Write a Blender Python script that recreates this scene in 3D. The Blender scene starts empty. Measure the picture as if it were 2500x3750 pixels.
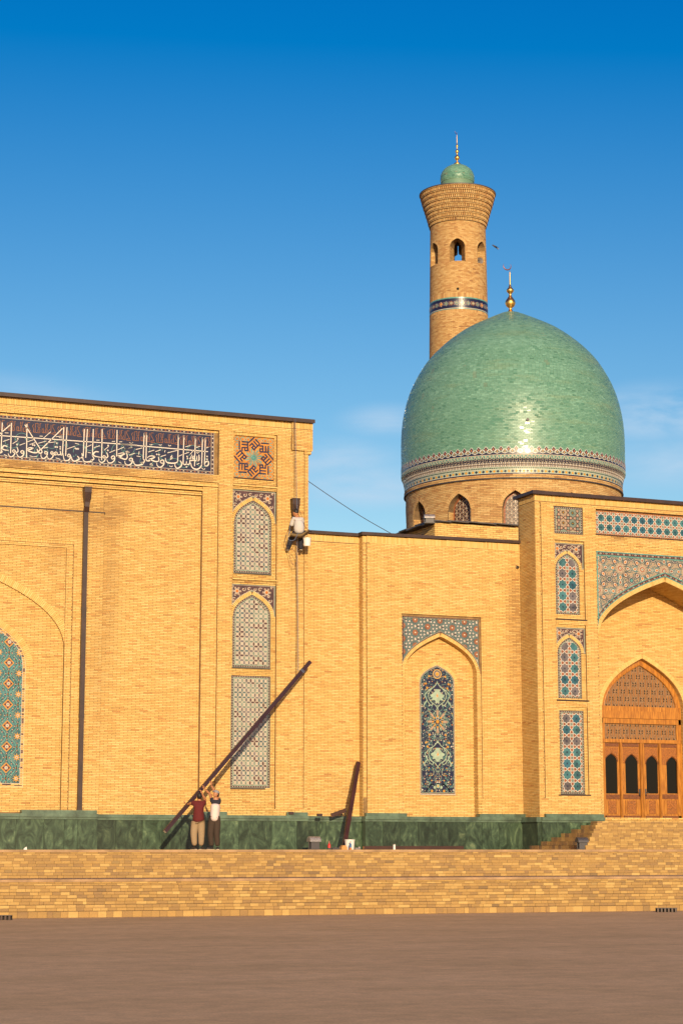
import bpy, bmesh, math, random
from mathutils import Vector, Matrix
from mathutils.geometry import tessellate_polygon
R = math.radians
random.seed(7)
sc = bpy.context.scene
COL = sc.collection

# ------------------------------------------------------------------ camera
PITCH, YAW, LENS, SENS = 9.605, 22.7, 70.0, 24.0
F = LENS / SENS * 2500.0
CAM = Vector((-24.9, -59.5, 0.03))
camd = bpy.data.cameras.new('camera'); cam = bpy.data.objects.new('camera', camd); COL.objects.link(cam)
camd.lens = LENS; camd.sensor_width = SENS; camd.sensor_fit = 'HORIZONTAL'; camd.clip_end = 8000; camd.clip_start = 0.5
cam.location = CAM; cam.rotation_euler = (R(90 + PITCH), 0, R(-YAW)); sc.camera = cam
FW = Vector((math.sin(R(YAW)), math.cos(R(YAW)), 0)); RT = Vector((math.cos(R(YAW)), -math.sin(R(YAW)), 0))

# ------------------------------------------------------------------ sun and sky
SUN_EL, SUN_OFF = 13.5, 8.0
sh = (-FW * math.cos(R(SUN_OFF)) + RT * math.sin(R(SUN_OFF))).normalized()
SUN = (sh * math.cos(R(SUN_EL)) + Vector((0, 0, math.sin(R(SUN_EL))))).normalized()
sl = bpy.data.lights.new('sun', 'SUN'); so = bpy.data.objects.new('sun', sl); COL.objects.link(so)
sl.energy = 5.0; sl.angle = R(0.5); sl.color = (1.0, 0.79, 0.50)
so.rotation_euler = SUN.to_track_quat('Z', 'Y').to_euler(); so.location = (0, -30, 40)
world = bpy.data.worlds.new('World'); sc.world = world; world.use_nodes = True
nt = world.node_tree; nt.nodes.clear()
N, L = nt.nodes.new, nt.links.new
out = N('ShaderNodeOutputWorld'); bg = N('ShaderNodeBackground'); sky = N('ShaderNodeTexSky')
sky.sky_type = 'NISHITA'; sky.sun_disc = False; sky.sun_elevation = R(SUN_EL)
sky.sun_rotation = math.atan2(SUN.x, SUN.y); sky.air_density = 1.0; sky.dust_density = 0.3; sky.ozone_density = 3.0
bg.inputs['Strength'].default_value = 0.115
hs = N('ShaderNodeHueSaturation'); hs.inputs['Saturation'].default_value = 1.22; hs.inputs['Value'].default_value = 1.0
vm = N('ShaderNodeVectorMath'); vm.operation = 'MULTIPLY_ADD'; vm.inputs[1].default_value = (2.08, 1.54, 1.00); vm.inputs[2].default_value = (-.139 / .115, -.172 / .115, .030 / .115)
vx = N('ShaderNodeVectorMath'); vx.operation = 'MAXIMUM'; vx.inputs[1].default_value = (.004, .02, .05)   # a polarised, deep blue sky
L(sky.outputs[0], hs.inputs['Color']); L(hs.outputs[0], vm.inputs[0]); L(vm.outputs[0], vx.inputs[0])
# thin high cloud low in the sky
tc = N('ShaderNodeTexCoord'); mp = N('ShaderNodeMapping'); mp.inputs['Scale'].default_value = (9.0, 9.0, 30.0); mp.inputs['Rotation'].default_value = (R(3), R(2), 0); mp.inputs['Location'].default_value = (1.7, 0.35, 2.6)
no = N('ShaderNodeTexNoise'); no.inputs['Scale'].default_value = 1.3; no.inputs['Detail'].default_value = 7; no.inputs['Roughness'].default_value = 0.55; no.inputs['Distortion'].default_value = 0.4
L(tc.outputs['Generated'], mp.inputs['Vector']); L(mp.outputs[0], no.inputs['Vector'])
mr = N('ShaderNodeMapRange'); mr.inputs['From Min'].default_value = 0.36; mr.inputs['From Max'].default_value = 0.60; L(no.outputs['Fac'], mr.inputs['Value'])
sx = N('ShaderNodeSeparateXYZ'); L(tc.outputs['Generated'], sx.inputs[0])
cs_ = None
for (az, el, wa, we, st) in ((1.3, 12.2, 1.2, .45, .38), (-0.2, 11.1, 1.9, .60, .50), (1.0, 10.4, 2.2, .6, .6), (9.4, 12.3, 2.0, .75, 1.0), (10.5, 10.9, 3.0, .7, .45), (-12, 12.5, 5, .8, .4), (22, 12, 6, 1.0, .6), (40, 16, 9, 2, .5), (-40, 15, 9, 2, .5), (-30, 30, 9, 3, .3)):
    a = R(YAW + az); c = (math.sin(a) * math.cos(R(el)), math.cos(a) * math.cos(R(el)), math.sin(R(el)))
    sb = N('ShaderNodeVectorMath'); sb.operation = 'SUBTRACT'; sb.inputs[1].default_value = c; L(tc.outputs['Generated'], sb.inputs[0])
    sc_ = N('ShaderNodeVectorMath'); sc_.operation = 'MULTIPLY'; sc_.inputs[1].default_value = (1 / R(wa), 1 / R(wa), 1 / R(we)); L(sb.outputs[0], sc_.inputs[0])
    ln = N('ShaderNodeVectorMath'); ln.operation = 'LENGTH'; L(sc_.outputs[0], ln.inputs[0])
    r_ = N('ShaderNodeMapRange'); r_.interpolation_type = 'SMOOTHSTEP'; r_.inputs['From Min'].default_value = 1.5; r_.inputs['From Max'].default_value = 0.0; r_.inputs['To Max'].default_value = min(1, st * 1.5); L(ln.outputs['Value'], r_.inputs['Value'])
    if cs_ is None: cs_ = r_
    else:
        ad = N('ShaderNodeMath'); ad.operation = 'MAXIMUM'; L(cs_.outputs[0], ad.inputs[0]); L(r_.outputs[0], ad.inputs[1]); cs_ = ad
mu2 = N('ShaderNodeMath'); mu2.operation = 'MULTIPLY'; L(mr.outputs[0], mu2.inputs[0]); L(cs_.outputs[0], mu2.inputs[1])
mx = N('ShaderNodeMixRGB'); mx.inputs['Color2'].default_value = (4.3, 5.6, 7.0, 1)
L(mu2.outputs[0], mx.inputs['Fac']); L(vx.outputs[0], mx.inputs['Color1']); L(mx.outputs[0], bg.inputs['Color']); L(bg.outputs[0], out.inputs['Surface'])
sc.view_settings.view_transform = 'Standard'; sc.view_settings.look = 'None'; sc.view_settings.exposure = 0.10; sc.view_settings.gamma = 1.0
sc.view_settings.use_curve_mapping = False

# ------------------------------------------------------------------ surveying: photograph point -> point on a real plane
cp, sp = math.cos(R(PITCH)), math.sin(R(PITCH))
def ray(px, py):
    a = (px - 1250) / F; b = (1875 - py) / F
    return RT * a + FW * (cp - b * sp) + Vector((0, 0, sp + b * cp))
def onY(px, py, Y):
    d = ray(px, py); return CAM + d * ((Y - CAM.y) / d.y)
def onZ(px, py, Z):
    d = ray(px, py); return CAM + d * ((Z - CAM.z) / d.z)
def atD(px, py, dist):
    d = ray(px, py); return CAM + d * (dist / d.dot(FW))
def XZ(px, py, Y):
    p = onY(px, py, Y); return (p.x, p.z)
def X_(px, py, Y): return onY(px, py, Y).x
def Z_(px, py, Y): return onY(px, py, Y).z

# ------------------------------------------------------------------ materials
def newmat(name):
    m = bpy.data.materials.new(name); m.use_nodes = True
    return m, m.node_tree, m.node_tree.nodes['Principled BSDF']
def mat(name, col, rough=0.7, metal=0.0, spec=0.5, var=0.0, vscale=6.0, bump=0.0, bscale=40.0, coat=0.0, stretch=(1, 1, 1), col2=None, lohi=(0.35, 0.65)):
    m, t, b = newmat(name)
    b.inputs['Base Color'].default_value = (*col, 1); b.inputs['Roughness'].default_value = rough
    b.inputs['Metallic'].default_value = metal; b.inputs['Specular IOR Level'].default_value = spec
    if coat: b.inputs['Coat Weight'].default_value = coat; b.inputs['Coat Roughness'].default_value = 0.08
    if var or bump or col2:
        g = t.nodes.new('ShaderNodeNewGeometry'); mp = t.nodes.new('ShaderNodeMapping'); mp.inputs['Scale'].default_value = stretch
        t.links.new(g.outputs['Position'], mp.inputs['Vector'])
    if var or col2:
        n = t.nodes.new('ShaderNodeTexNoise'); n.inputs['Scale'].default_value = vscale; n.inputs['Detail'].default_value = 6; n.inputs['Roughness'].default_value = 0.6
        t.links.new(mp.outputs[0], n.inputs['Vector'])
        r = t.nodes.new('ShaderNodeValToRGB')
        c2 = col2 if col2 else tuple(min(1, c * (1 + var)) for c in col)
        c1 = col if col2 else tuple(c * (1 - var) for c in col)
        r.color_ramp.elements[0].position = lohi[0]; r.color_ramp.elements[1].position = lohi[1]
        r.color_ramp.elements[0].color = (*c1, 1); r.color_ramp.elements[1].color = (*c2, 1)
        t.links.new(n.outputs['Fac'], r.inputs['Fac']); t.links.new(r.outputs[0], b.inputs['Base Color'])
    if bump:
        n = t.nodes.new('ShaderNodeTexNoise'); n.inputs['Scale'].default_value = bscale; n.inputs['Detail'].default_value = 4
        t.links.new(mp.outputs[0], n.inputs['Vector'])
        bp = t.nodes.new('ShaderNodeBump'); bp.inputs['Strength'].default_value = bump; bp.inputs['Distance'].default_value = 0.02
        t.links.new(n.outputs['Fac'], bp.inputs['Height']); t.links.new(bp.outputs[0], b.inputs['Normal'])
    return m

def brickmat(name, stops, orange, dark, rough=0.85, patch=(0.35, 0.35, 2.4), pstr=0.6, spec=0.3, gloss=False):
    """colour by each brick's own tone (mesh or object attribute), patches of redder firing, stains of their own shape"""
    m, t, b = newmat(name)
    NN, LL = t.nodes.new, t.links.new
    def att(n, ty):
        a = NN('ShaderNodeAttribute'); a.attribute_type = ty; a.attribute_name = n; return a
    def add(a, b_):
        x = NN('ShaderNodeMath'); x.operation = 'ADD'; LL(a.outputs['Fac'], x.inputs[0]); LL(b_.outputs['Fac'], x.inputs[1]); return x
    tone = add(att('tone', 'GEOMETRY'), att('tone', 'OBJECT')); stain = add(att('stain', 'GEOMETRY'), att('stain', 'OBJECT'))
    g = NN('ShaderNodeNewGeometry'); mp = NN('ShaderNodeMapping'); mp.inputs['Scale'].default_value = patch; LL(g.outputs['Position'], mp.inputs['Vector'])
    n = NN('ShaderNodeTexNoise'); n.inputs['Scale'].default_value = 1.0; n.inputs['Detail'].default_value = 5; n.inputs['Roughness'].default_value = 0.6; LL(mp.outputs[0], n.inputs['Vector'])
    off = NN('ShaderNodeMath'); off.operation = 'MULTIPLY_ADD'; off.inputs[1].default_value = pstr; LL(n.outputs['Fac'], off.inputs[0])
    sub = NN('ShaderNodeMath'); sub.operation = 'SUBTRACT'; sub.inputs[1].default_value = pstr * 0.5; LL(tone.outputs[0], sub.inputs[0]); LL(sub.outputs[0], off.inputs[2])
    r = NN('ShaderNodeValToRGB'); r.color_ramp.interpolation = 'LINEAR'
    e = r.color_ramp.elements
    while len(e) < len(stops): e.new(0.5)
    for k, (p, c) in enumerate(stops): e[k].position = p; e[k].color = (*c, 1)
    LL(off.outputs[0], r.inputs['Fac'])
    # redder patches
    n2 = NN('ShaderNodeTexNoise'); n2.inputs['Scale'].default_value = 1.3; n2.inputs['Detail'].default_value = 6; n2.inputs['Roughness'].default_value = 0.7; LL(mp.outputs[0], n2.inputs['Vector'])
    mr = NN('ShaderNodeMapRange'); mr.inputs['From Min'].default_value = 0.54; mr.inputs['From Max'].default_value = 0.72; mr.inputs['To Max'].default_value = 0.55; LL(n2.outputs['Fac'], mr.inputs['Value'])
    x1 = NN('ShaderNodeMixRGB'); x1.inputs['Color2'].default_value = (*orange, 1); LL(mr.outputs[0], x1.inputs['Fac']); LL(r.outputs[0], x1.inputs['Color1'])
    x2 = NN('ShaderNodeMixRGB'); x2.inputs['Color2'].default_value = (*dark, 1); LL(stain.outputs[0], x2.inputs['Fac']); LL(x1.outputs[0], x2.inputs['Color1'])
    # fine grain
    n3 = NN('ShaderNodeTexNoise'); n3.inputs['Scale'].default_value = 38; n3.inputs['Detail'].default_value = 3; LL(g.outputs['Position'], n3.inputs['Vector'])
    mr3 = NN('ShaderNodeMapRange'); mr3.inputs['To Min'].default_value = 0.82; mr3.inputs['To Max'].default_value = 1.16; LL(n3.outputs['Fac'], mr3.inputs['Value'])
    x3 = NN('ShaderNodeMixRGB'); x3.blend_type = 'MULTIPLY'; x3.inputs['Fac'].default_value = 1; LL(x2.outputs[0], x3.inputs['Color1']); LL(mr3.outputs[0], x3.inputs['Color2'])
    LL(x3.outputs[0], b.inputs['Base Color'])
    bp = NN('ShaderNodeBump'); bp.inputs['Strength'].default_value = 0.25; bp.inputs['Distance'].default_value = 0.004; LL(n3.outputs['Fac'], bp.inputs['Height']); LL(bp.outputs[0], b.inputs['Normal'])
    b.inputs['Roughness'].default_value = rough; b.inputs['Specular IOR Level'].default_value = spec
    if gloss:      # most glazed tiles are dulled by weather, a few still shine
        g1 = NN('ShaderNodeMapRange'); g1.inputs['From Min'].default_value = .44; g1.inputs['From Max'].default_value = .56; g1.inputs['To Min'].default_value = .40; g1.inputs['To Max'].default_value = .13
        LL(tone.outputs[0], g1.inputs['Value']); LL(g1.outputs[0], b.inputs['Roughness'])
    return m

M = {}
M['brick'] = brickmat('yellow_brick', [(0.0, (.72, .505, .195)), (.35, (.66, .43, .145)), (.62, (.60, .37, .115)), (.85, (.56, .31, .10)), (1.0, (.46, .23, .075))], (.61, .32, .10), (.24, .12, .045))
M['drumbrick'] = brickmat('drum_brick', [(0.0, (.57, .39, .17)), (.4, (.48, .295, .115)), (.75, (.38, .20, .075)), (1.0, (.26, .135, .06))], (.42, .21, .09), (.14, .09, .05))
M['stone'] = brickmat('step_stone', [(0.0, (.54, .36, .13)), (.3, (.41, .25, .085)), (.65, (.33, .20, .075)), (.88, (.26, .16, .075)), (1.0, (.16, .11, .065))], (.40, .24, .10), (.14, .10, .06), patch=(.5, .5, 5.0), pstr=.6)
M['dometile'] = brickmat('green_dome_tile', [(0.0, (.20, .39, .29)), (.4, (.135, .285, .205)), (.75, (.10, .24, .165)), (1.0, (.06, .14, .095))], (.21, .28, .15), (.20, .21, .13), rough=.22, patch=(.25, .25, 1.6), pstr=.55, spec=.40, gloss=True)
M['mortar'] = mat('mortar', (.25, .15, .06), .95, var=.25, vscale=5)
M['mortar2'] = mat('grey_mortar', (.16, .10, .05), .95, var=.25, vscale=5)
M['grout'] = mat('dome_grout', (.13, .24, .16), .6)
M['stepmortar'] = mat('step_mortar', (.26, .16, .07), .95, var=.3, vscale=4)
M['metal'] = mat('brown_sheet_metal', (.042, .022, .018), .45, spec=.5, var=.25, vscale=3)
M['plum'] = mat('dark_plum_paint', (.036, .013, .016), .5, var=.2, vscale=4)
M['rust'] = mat('red_brown_paint', (.046, .014, .008), .5, var=.2, vscale=4)
M['navy'] = mat('navy_glaze', (.011, .013, .045), .35, var=.3, vscale=9)
M['white'] = mat('white_glaze', (.60, .55, .48), .30, var=.08, vscale=9)
M['cream'] = mat('cream_glaze', (.47, .41, .32), .35, var=.12, vscale=9)
M['pink'] = mat('pink_glaze', (.40, .26, .18), .3, var=.15, vscale=9)
M['orange'] = mat('orange_glaze', (.46, .15, .025), .3, var=.25, vscale=9)
M['amber'] = mat('amber_glaze', (.55, .26, .03), .3, var=.2, vscale=9)
M['terra'] = mat('terracotta_glaze', (.27, .09, .04), .35, var=.3, vscale=9)
M['turq'] = mat('turquoise_glaze', (.10, .27, .24), .3, var=.25, vscale=7)
M['teal'] = mat('teal_glaze', (.045, .135, .15), .3, var=.45, vscale=3)
M['blue'] = mat('blue_glaze', (.03, .11, .15), .3, var=.4, vscale=3)
M['greyg'] = mat('grey_green_glaze', (.17, .21, .17), .3, var=.2, vscale=8)
M['sage'] = mat('sage_glaze', (.30, .39, .29), .3, var=.15, vscale=8)
M['maroon'] = mat('maroon_glaze', (.075, .035, .035), .3, var=.3, vscale=8)
M['purple'] = mat('slate_glaze', (.12, .105, .11), .3, var=.5, vscale=3)
M['gold'] = mat('gilded_metal', (.83, .50, .13), .40, metal=1.0, var=.15, vscale=7)
M['copper'] = mat('copper_crescent', (.30, .12, .08), .4, metal=.8)
M['glass'] = mat('dark_glass', (.004, .004, .005), .04, spec=.22)
M['ochre'] = mat('ochre_glaze', (.27, .10, .028), .35, var=.2, vscale=9)
M['gteal'] = mat('grey_teal_glaze', (.085, .125, .125), .3, var=.3, vscale=9)
M['latt'] = mat('weathered_lattice_wood', (.30, .185, .095), .6, var=.25, vscale=20)
M['textw'] = mat('ivory_lettering_glaze', (.66, .60, .52), .4)
M['amber2'] = mat('ochre_ground_glaze', (.50, .20, .022), .35, var=.35, vscale=6)
M['sand'] = mat('sand_glaze', (.33, .25, .17), .35, var=.25, vscale=30)
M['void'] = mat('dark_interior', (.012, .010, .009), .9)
M['skin'] = mat('skin', (.40, .17, .075), .55)
M['hair'] = mat('black_hair', (.012, .009, .008), .6)
M['shirt_red'] = mat('maroon_cloth', (.105, .010, .010), .9, bump=.4, bscale=14)
M['khaki'] = mat('khaki_cloth', (.30, .21, .12), .9, bump=.5, bscale=12)
M['brownc'] = mat('dark_brown_cloth', (.045, .028, .018), .9, bump=.5, bscale=12)
M['vest'] = mat('pale_pink_cloth', (.66, .54, .50), .9, bump=.4, bscale=14)
M['darkc'] = mat('navy_cloth', (.018, .018, .028), .9, bump=.4, bscale=14)
M['cap'] = mat('grey_cloth', (.26, .25, .26), .9)
M['shirt_w'] = mat('pale_grey_shirt', (.50, .47, .45), .9, bump=.5, bscale=14)
M['sling'] = mat('olive_canvas', (.17, .115, .05), .95, bump=.4, bscale=20)
M['shoe'] = mat('black_shoe', (.02, .018, .018), .6)
M['sole'] = mat('pale_sole', (.42, .36, .26), .7)
M['plastic'] = mat('white_plastic', (.74, .70, .66), .45)
M['rope'] = mat('blue_grey_rope', (.11, .14, .22), .85)
M['rope2'] = mat('brown_rope', (.12, .07, .06), .85)
M['steel'] = mat('weathered_steel', (.30, .27, .26), .5, metal=.4, var=.3, vscale=20)
M['steeld'] = mat('dark_steel', (.07, .065, .07), .55, metal=.2)
M['red'] = mat('red_plastic', (.55, .02, .02), .35)
M['bluep'] = mat('blue_plastic', (.03, .12, .30), .35)
M['sponge'] = mat('orange_sponge', (.50, .26, .09), .95)
M['plaza'] = None

def woodmat():
    m, t, b = newmat('carved_oiled_wood')
    NN, LL = t.nodes.new, t.links.new
    g = NN('ShaderNodeNewGeometry'); mp = NN('ShaderNodeMapping'); mp.inputs['Scale'].default_value = (14, 14, 1.6); LL(g.outputs['Position'], mp.inputs['Vector'])
    n = NN('ShaderNodeTexNoise'); n.inputs['Scale'].default_value = 1.6; n.inputs['Detail'].default_value = 7; LL(mp.outputs[0], n.inputs['Vector'])
    r = NN('ShaderNodeValToRGB'); r.color_ramp.elements[0].position = .3; r.color_ramp.elements[1].position = .7
    r.color_ramp.elements[0].color = (.25, .085, .011, 1); r.color_ramp.elements[1].color = (.54, .225, .03, 1)
    LL(n.outputs['Fac'], r.inputs['Fac']); LL(r.outputs[0], b.inputs['Base Color']); b.inputs['Roughness'].default_value = .42
    bp = NN('ShaderNodeBump'); bp.inputs['Strength'].default_value = .3; bp.inputs['Distance'].default_value = .01; LL(n.outputs['Fac'], bp.inputs['Height']); LL(bp.outputs[0], b.inputs['Normal'])
    return m
M['wood'] = woodmat()
M['woodd'] = mat('dark_carved_wood', (.17, .052, .012), .5, var=.35, vscale=22, bump=.8, bscale=60)
M['carved'] = mat('carved_relief_wood', (.30, .10, .014), .5, var=.45, vscale=26, bump=1.0, bscale=45)

def marblemat():
    m, t, b = newmat('green_marble')
    NN, LL = t.nodes.new, t.links.new
    g = NN('ShaderNodeNewGeometry'); oi = NN('ShaderNodeObjectInfo')
    n = NN('ShaderNodeTexNoise'); n.noise_dimensions = '4D'; n.inputs['Scale'].default_value = 1.9; n.inputs['Detail'].default_value = 8; n.inputs['Roughness'].default_value = .62; n.inputs['Distortion'].default_value = 2.2
    mp = NN('ShaderNodeMapping'); mp.inputs['Rotation'].default_value = (0, R(28), 0); mp.inputs['Scale'].default_value = (1.5, 1, .8); LL(g.outputs['Position'], mp.inputs['Vector'])
    w = NN('ShaderNodeMath'); w.operation = 'MULTIPLY'; w.inputs[1].default_value = 30; LL(oi.outputs['Random'], w.inputs[0])
    LL(mp.outputs[0], n.inputs['Vector']); LL(w.outputs[0], n.inputs['W'])
    r = NN('ShaderNodeValToRGB'); e = r.color_ramp.elements
    e[0].position = .36; e[0].color = (.015, .028, .015, 1); e[1].position = .74; e[1].color = (.16, .21, .11, 1)
    k = e.new(.50); k.color = (.034, .060, .034, 1); k = e.new(.60); k.color = (.062, .102, .056, 1)
    LL(n.outputs['Fac'], r.inputs['Fac'])
    hv = NN('ShaderNodeHueSaturation'); mr = NN('ShaderNodeMapRange'); mr.inputs['To Min'].default_value = .55; mr.inputs['To Max'].default_value = 1.35; LL(oi.outputs['Random'], mr.inputs['Value'])
    LL(mr.outputs[0], hv.inputs['Value']); LL(r.outputs[0], hv.inputs['Color']); LL(hv.outputs[0], b.inputs['Base Color'])
    b.inputs['Roughness'].default_value = .32
    return m
M['marble'] = marblemat()
M['marblet'] = mat('pale_green_marble', (.085, .13, .09), .4, var=.4, vscale=2.5, bump=.1)

def plazamat():
    m, t, b = newmat('plaza_paving')
    NN, LL = t.nodes.new, t.links.new
    g = NN('ShaderNodeNewGeometry')
    n = NN('ShaderNodeTexNoise'); n.inputs['Scale'].default_value = .45; n.inputs['Detail'].default_value = 8; n.inputs['Roughness'].default_value = .62
    mp = NN('ShaderNodeMapping'); mp.inputs['Rotation'].default_value = (0, 0, R(18)); mp.inputs['Scale'].default_value = (.7, 1.4, 1); LL(g.outputs['Position'], mp.inputs['Vector']); LL(mp.outputs[0], n.inputs['Vector'])
    r = NN('ShaderNodeValToRGB'); e = r.color_ramp.elements
    e[0].position = .3; e[0].color = (.55, .365, .155, 1); e[1].position = .72; e[1].color = (.70, .47, .215, 1)
    k = e.new(.5); k.color = (.64, .42, .185, 1)
    LL(n.outputs['Fac'], r.inputs['Fac'])
    n2 = NN('ShaderNodeTexNoise'); n2.inputs['Scale'].default_value = 3.4; n2.inputs['Detail'].default_value = 5; n2.inputs['Roughness'].default_value = .7; LL(g.outputs['Position'], n2.inputs['Vector'])
    mr = NN('ShaderNodeMapRange'); mr.inputs['From Min'].default_value = .3; mr.inputs['From Max'].default_value = .7; mr.inputs['To Min'].default_value = .84; mr.inputs['To Max'].default_value = 1.14; LL(n2.outputs['Fac'], mr.inputs['Value'])
    x = NN('ShaderNodeMixRGB'); x.blend_type = 'MULTIPLY'; x.inputs['Fac'].default_value = 1; LL(r.outputs[0], x.inputs['Color1']); LL(mr.outputs[0], x.inputs['Color2'])
    n4 = NN('ShaderNodeTexNoise'); n4.inputs['Scale'].default_value = 30; n4.inputs['Detail'].default_value = 4; LL(g.outputs['Position'], n4.inputs['Vector'])
    mr4 = NN('ShaderNodeMapRange'); mr4.inputs['From Min'].default_value = .3; mr4.inputs['From Max'].default_value = .7; mr4.inputs['To Min'].default_value = .86; mr4.inputs['To Max'].default_value = 1.12; LL(n4.outputs['Fac'], mr4.inputs['Value'])
    x4 = NN('ShaderNodeMixRGB'); x4.blend_type = 'MULTIPLY'; x4.inputs['Fac'].default_value = 1; LL(x.outputs[0], x4.inputs['Color1']); LL(mr4.outputs[0], x4.inputs['Color2'])
    LL(x4.outputs[0], b.inputs['Base Color']); b.inputs['Roughness'].default_value = .9; b.inputs['Specular IOR Level'].default_value = .2
    return m
M['plaza'] = plazamat()
M['terrace'] = mat('terrace_paving', (.36, .225, .12), .9, var=.25, vscale=2)

# ------------------------------------------------------------------ object helpers
def link(name, mesh, parent=None):
    o = bpy.data.objects.new(name, mesh); COL.objects.link(o)
    if parent is not None: o.parent = parent
    return o
def tag(o, label=None, cat=None, group=None, kind=None):
    if label: o['label'] = label
    if cat: o['category'] = cat
    if group: o['group'] = group
    if kind: o['kind'] = kind
    return o
def thing(name, label, cat, group=None):
    return tag(link(name, None), label, cat, group)

class MB:
    """mesh builder: faces with a material slot and, per face, a tone and a stain"""
    def __init__(s): s.v = []; s.f = []; s.m = []; s.t = []; s.s = []; s.mats = []
    def slot(s, m):
        if m not in s.mats: s.mats.append(m)
        return s.mats.index(m)
    def poly(s, pts, m='brick', tone=0.0, stain=0.0):
        b = len(s.v); s.v.extend(tuple(p) for p in pts); s.f.append(tuple(range(b, b + len(pts)))); s.m.append(s.slot(m)); s.t.append(tone); s.s.append(stain)
    def hexa(s, c, m, tone=0, stain=0, faces=(0, 1, 2, 3, 4, 5)):
        """c: 8 corners, 0-3 front (u0v0,u1v0,u1v1,u0v1), 4-7 back"""
        b = len(s.v); s.v.extend(tuple(p) for p in c); k = s.slot(m)
        F6 = ((0, 1, 2, 3), (4, 7, 6, 5), (0, 4, 5, 1), (3, 2, 6, 7), (0, 3, 7, 4), (1, 5, 6, 2))
        for i in faces:
            s.f.append(tuple(b + q for q in F6[i])); s.m.append(k); s.t.append(tone); s.s.append(stain)
    def box(s, x0, x1, y0, y1, z0, z1, m, tone=0, stain=0):
        s.hexa([(x0, y0, z0), (x1, y0, z0), (x1, y0, z1), (x0, y0, z1), (x0, y1, z0), (x1, y1, z0), (x1, y1, z1), (x0, y1, z1)], m, tone, stain)
    def obox(s, c, ax, ay, az, m, tone=0):
        """box with centre c and half-axis vectors"""
        c = Vector(c); ax = Vector(ax); ay = Vector(ay); az = Vector(az)
        s.hexa([c - ax - ay - az, c + ax - ay - az, c + ax - ay + az, c - ax - ay + az, c - ax + ay - az, c + ax + ay - az, c + ax + ay + az, c - ax + ay + az], m, tone)
    def tube(s, pts, r, m, n=8, cap=True):
        pts = [Vector(p) for p in pts]; rings = []
        rr = r if isinstance(r, (list, tuple)) else [r] * len(pts)
        up = None
        for i, p in enumerate(pts):
            d = (pts[min(i + 1, len(pts) - 1)] - pts[max(i - 1, 0)]).normalized()
            if up is None: up = d.orthogonal().normalized()
            up = (up - d * up.dot(d)); up = up.normalized() if up.length > 1e-6 else d.orthogonal().normalized()
            sd = d.cross(up)
            rings.append([p + (up * math.cos(a) + sd * math.sin(a)) * rr[i] for a in [2 * math.pi * k / n for k in range(n)]])
        for a, b in zip(rings, rings[1:]):
            for k in range(n): s.poly([a[k], a[(k + 1) % n], b[(k + 1) % n], b[k]], m)
        if cap: s.poly(rings[0][::-1], m); s.poly(rings[-1], m)
    def lathe(s, c, prof, m, n=24, a0=0, a1=2 * math.pi):
        c = Vector(c); full = abs(a1 - a0 - 2 * math.pi) < 1e-6
        for k in range(n):
            t0, t1 = a0 + (a1 - a0) * k / n, a0 + (a1 - a0) * (k + 1) / n
            for (r0, z0), (r1, z1) in zip(prof, prof[1:]):
                q = [c + Vector((r0 * math.cos(t0), r0 * math.sin(t0), z0)), c + Vector((r0 * math.cos(t1), r0 * math.sin(t1), z0)), c + Vector((r1 * math.cos(t1), r1 * math.sin(t1), z1)), c + Vector((r1 * math.cos(t0), r1 * math.sin(t0), z1))]
                if r0 < 1e-5: q = [q[0], q[2], q[3]]
                elif r1 < 1e-5: q = [q[0], q[1], q[2]]
                s.poly(q, m)
    def build(s, name, parent=None, smooth=False, merge=False):
        me = bpy.data.meshes.new(name); me.from_pydata(s.v, [], s.f)
        for k in s.mats: me.materials.append(M[k])
        me.polygons.foreach_set('material_index', s.m)
        if any(s.t):
            a = me.attributes.new('tone', 'FLOAT', 'FACE'); a.data.foreach_set('value', s.t)
        if any(s.s):
            a = me.attributes.new('stain', 'FLOAT', 'FACE'); a.data.foreach_set('value', s.s)
        if merge or smooth:
            bm = bmesh.new(); bm.from_mesh(me); bmesh.ops.remove_doubles(bm, verts=bm.verts, dist=1e-5); bm.to_mesh(me); bm.free()
        if smooth: me.polygons.foreach_set('use_smooth', [True] * len(me.polygons))
        me.update()
        return link(name, me, parent)

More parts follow.
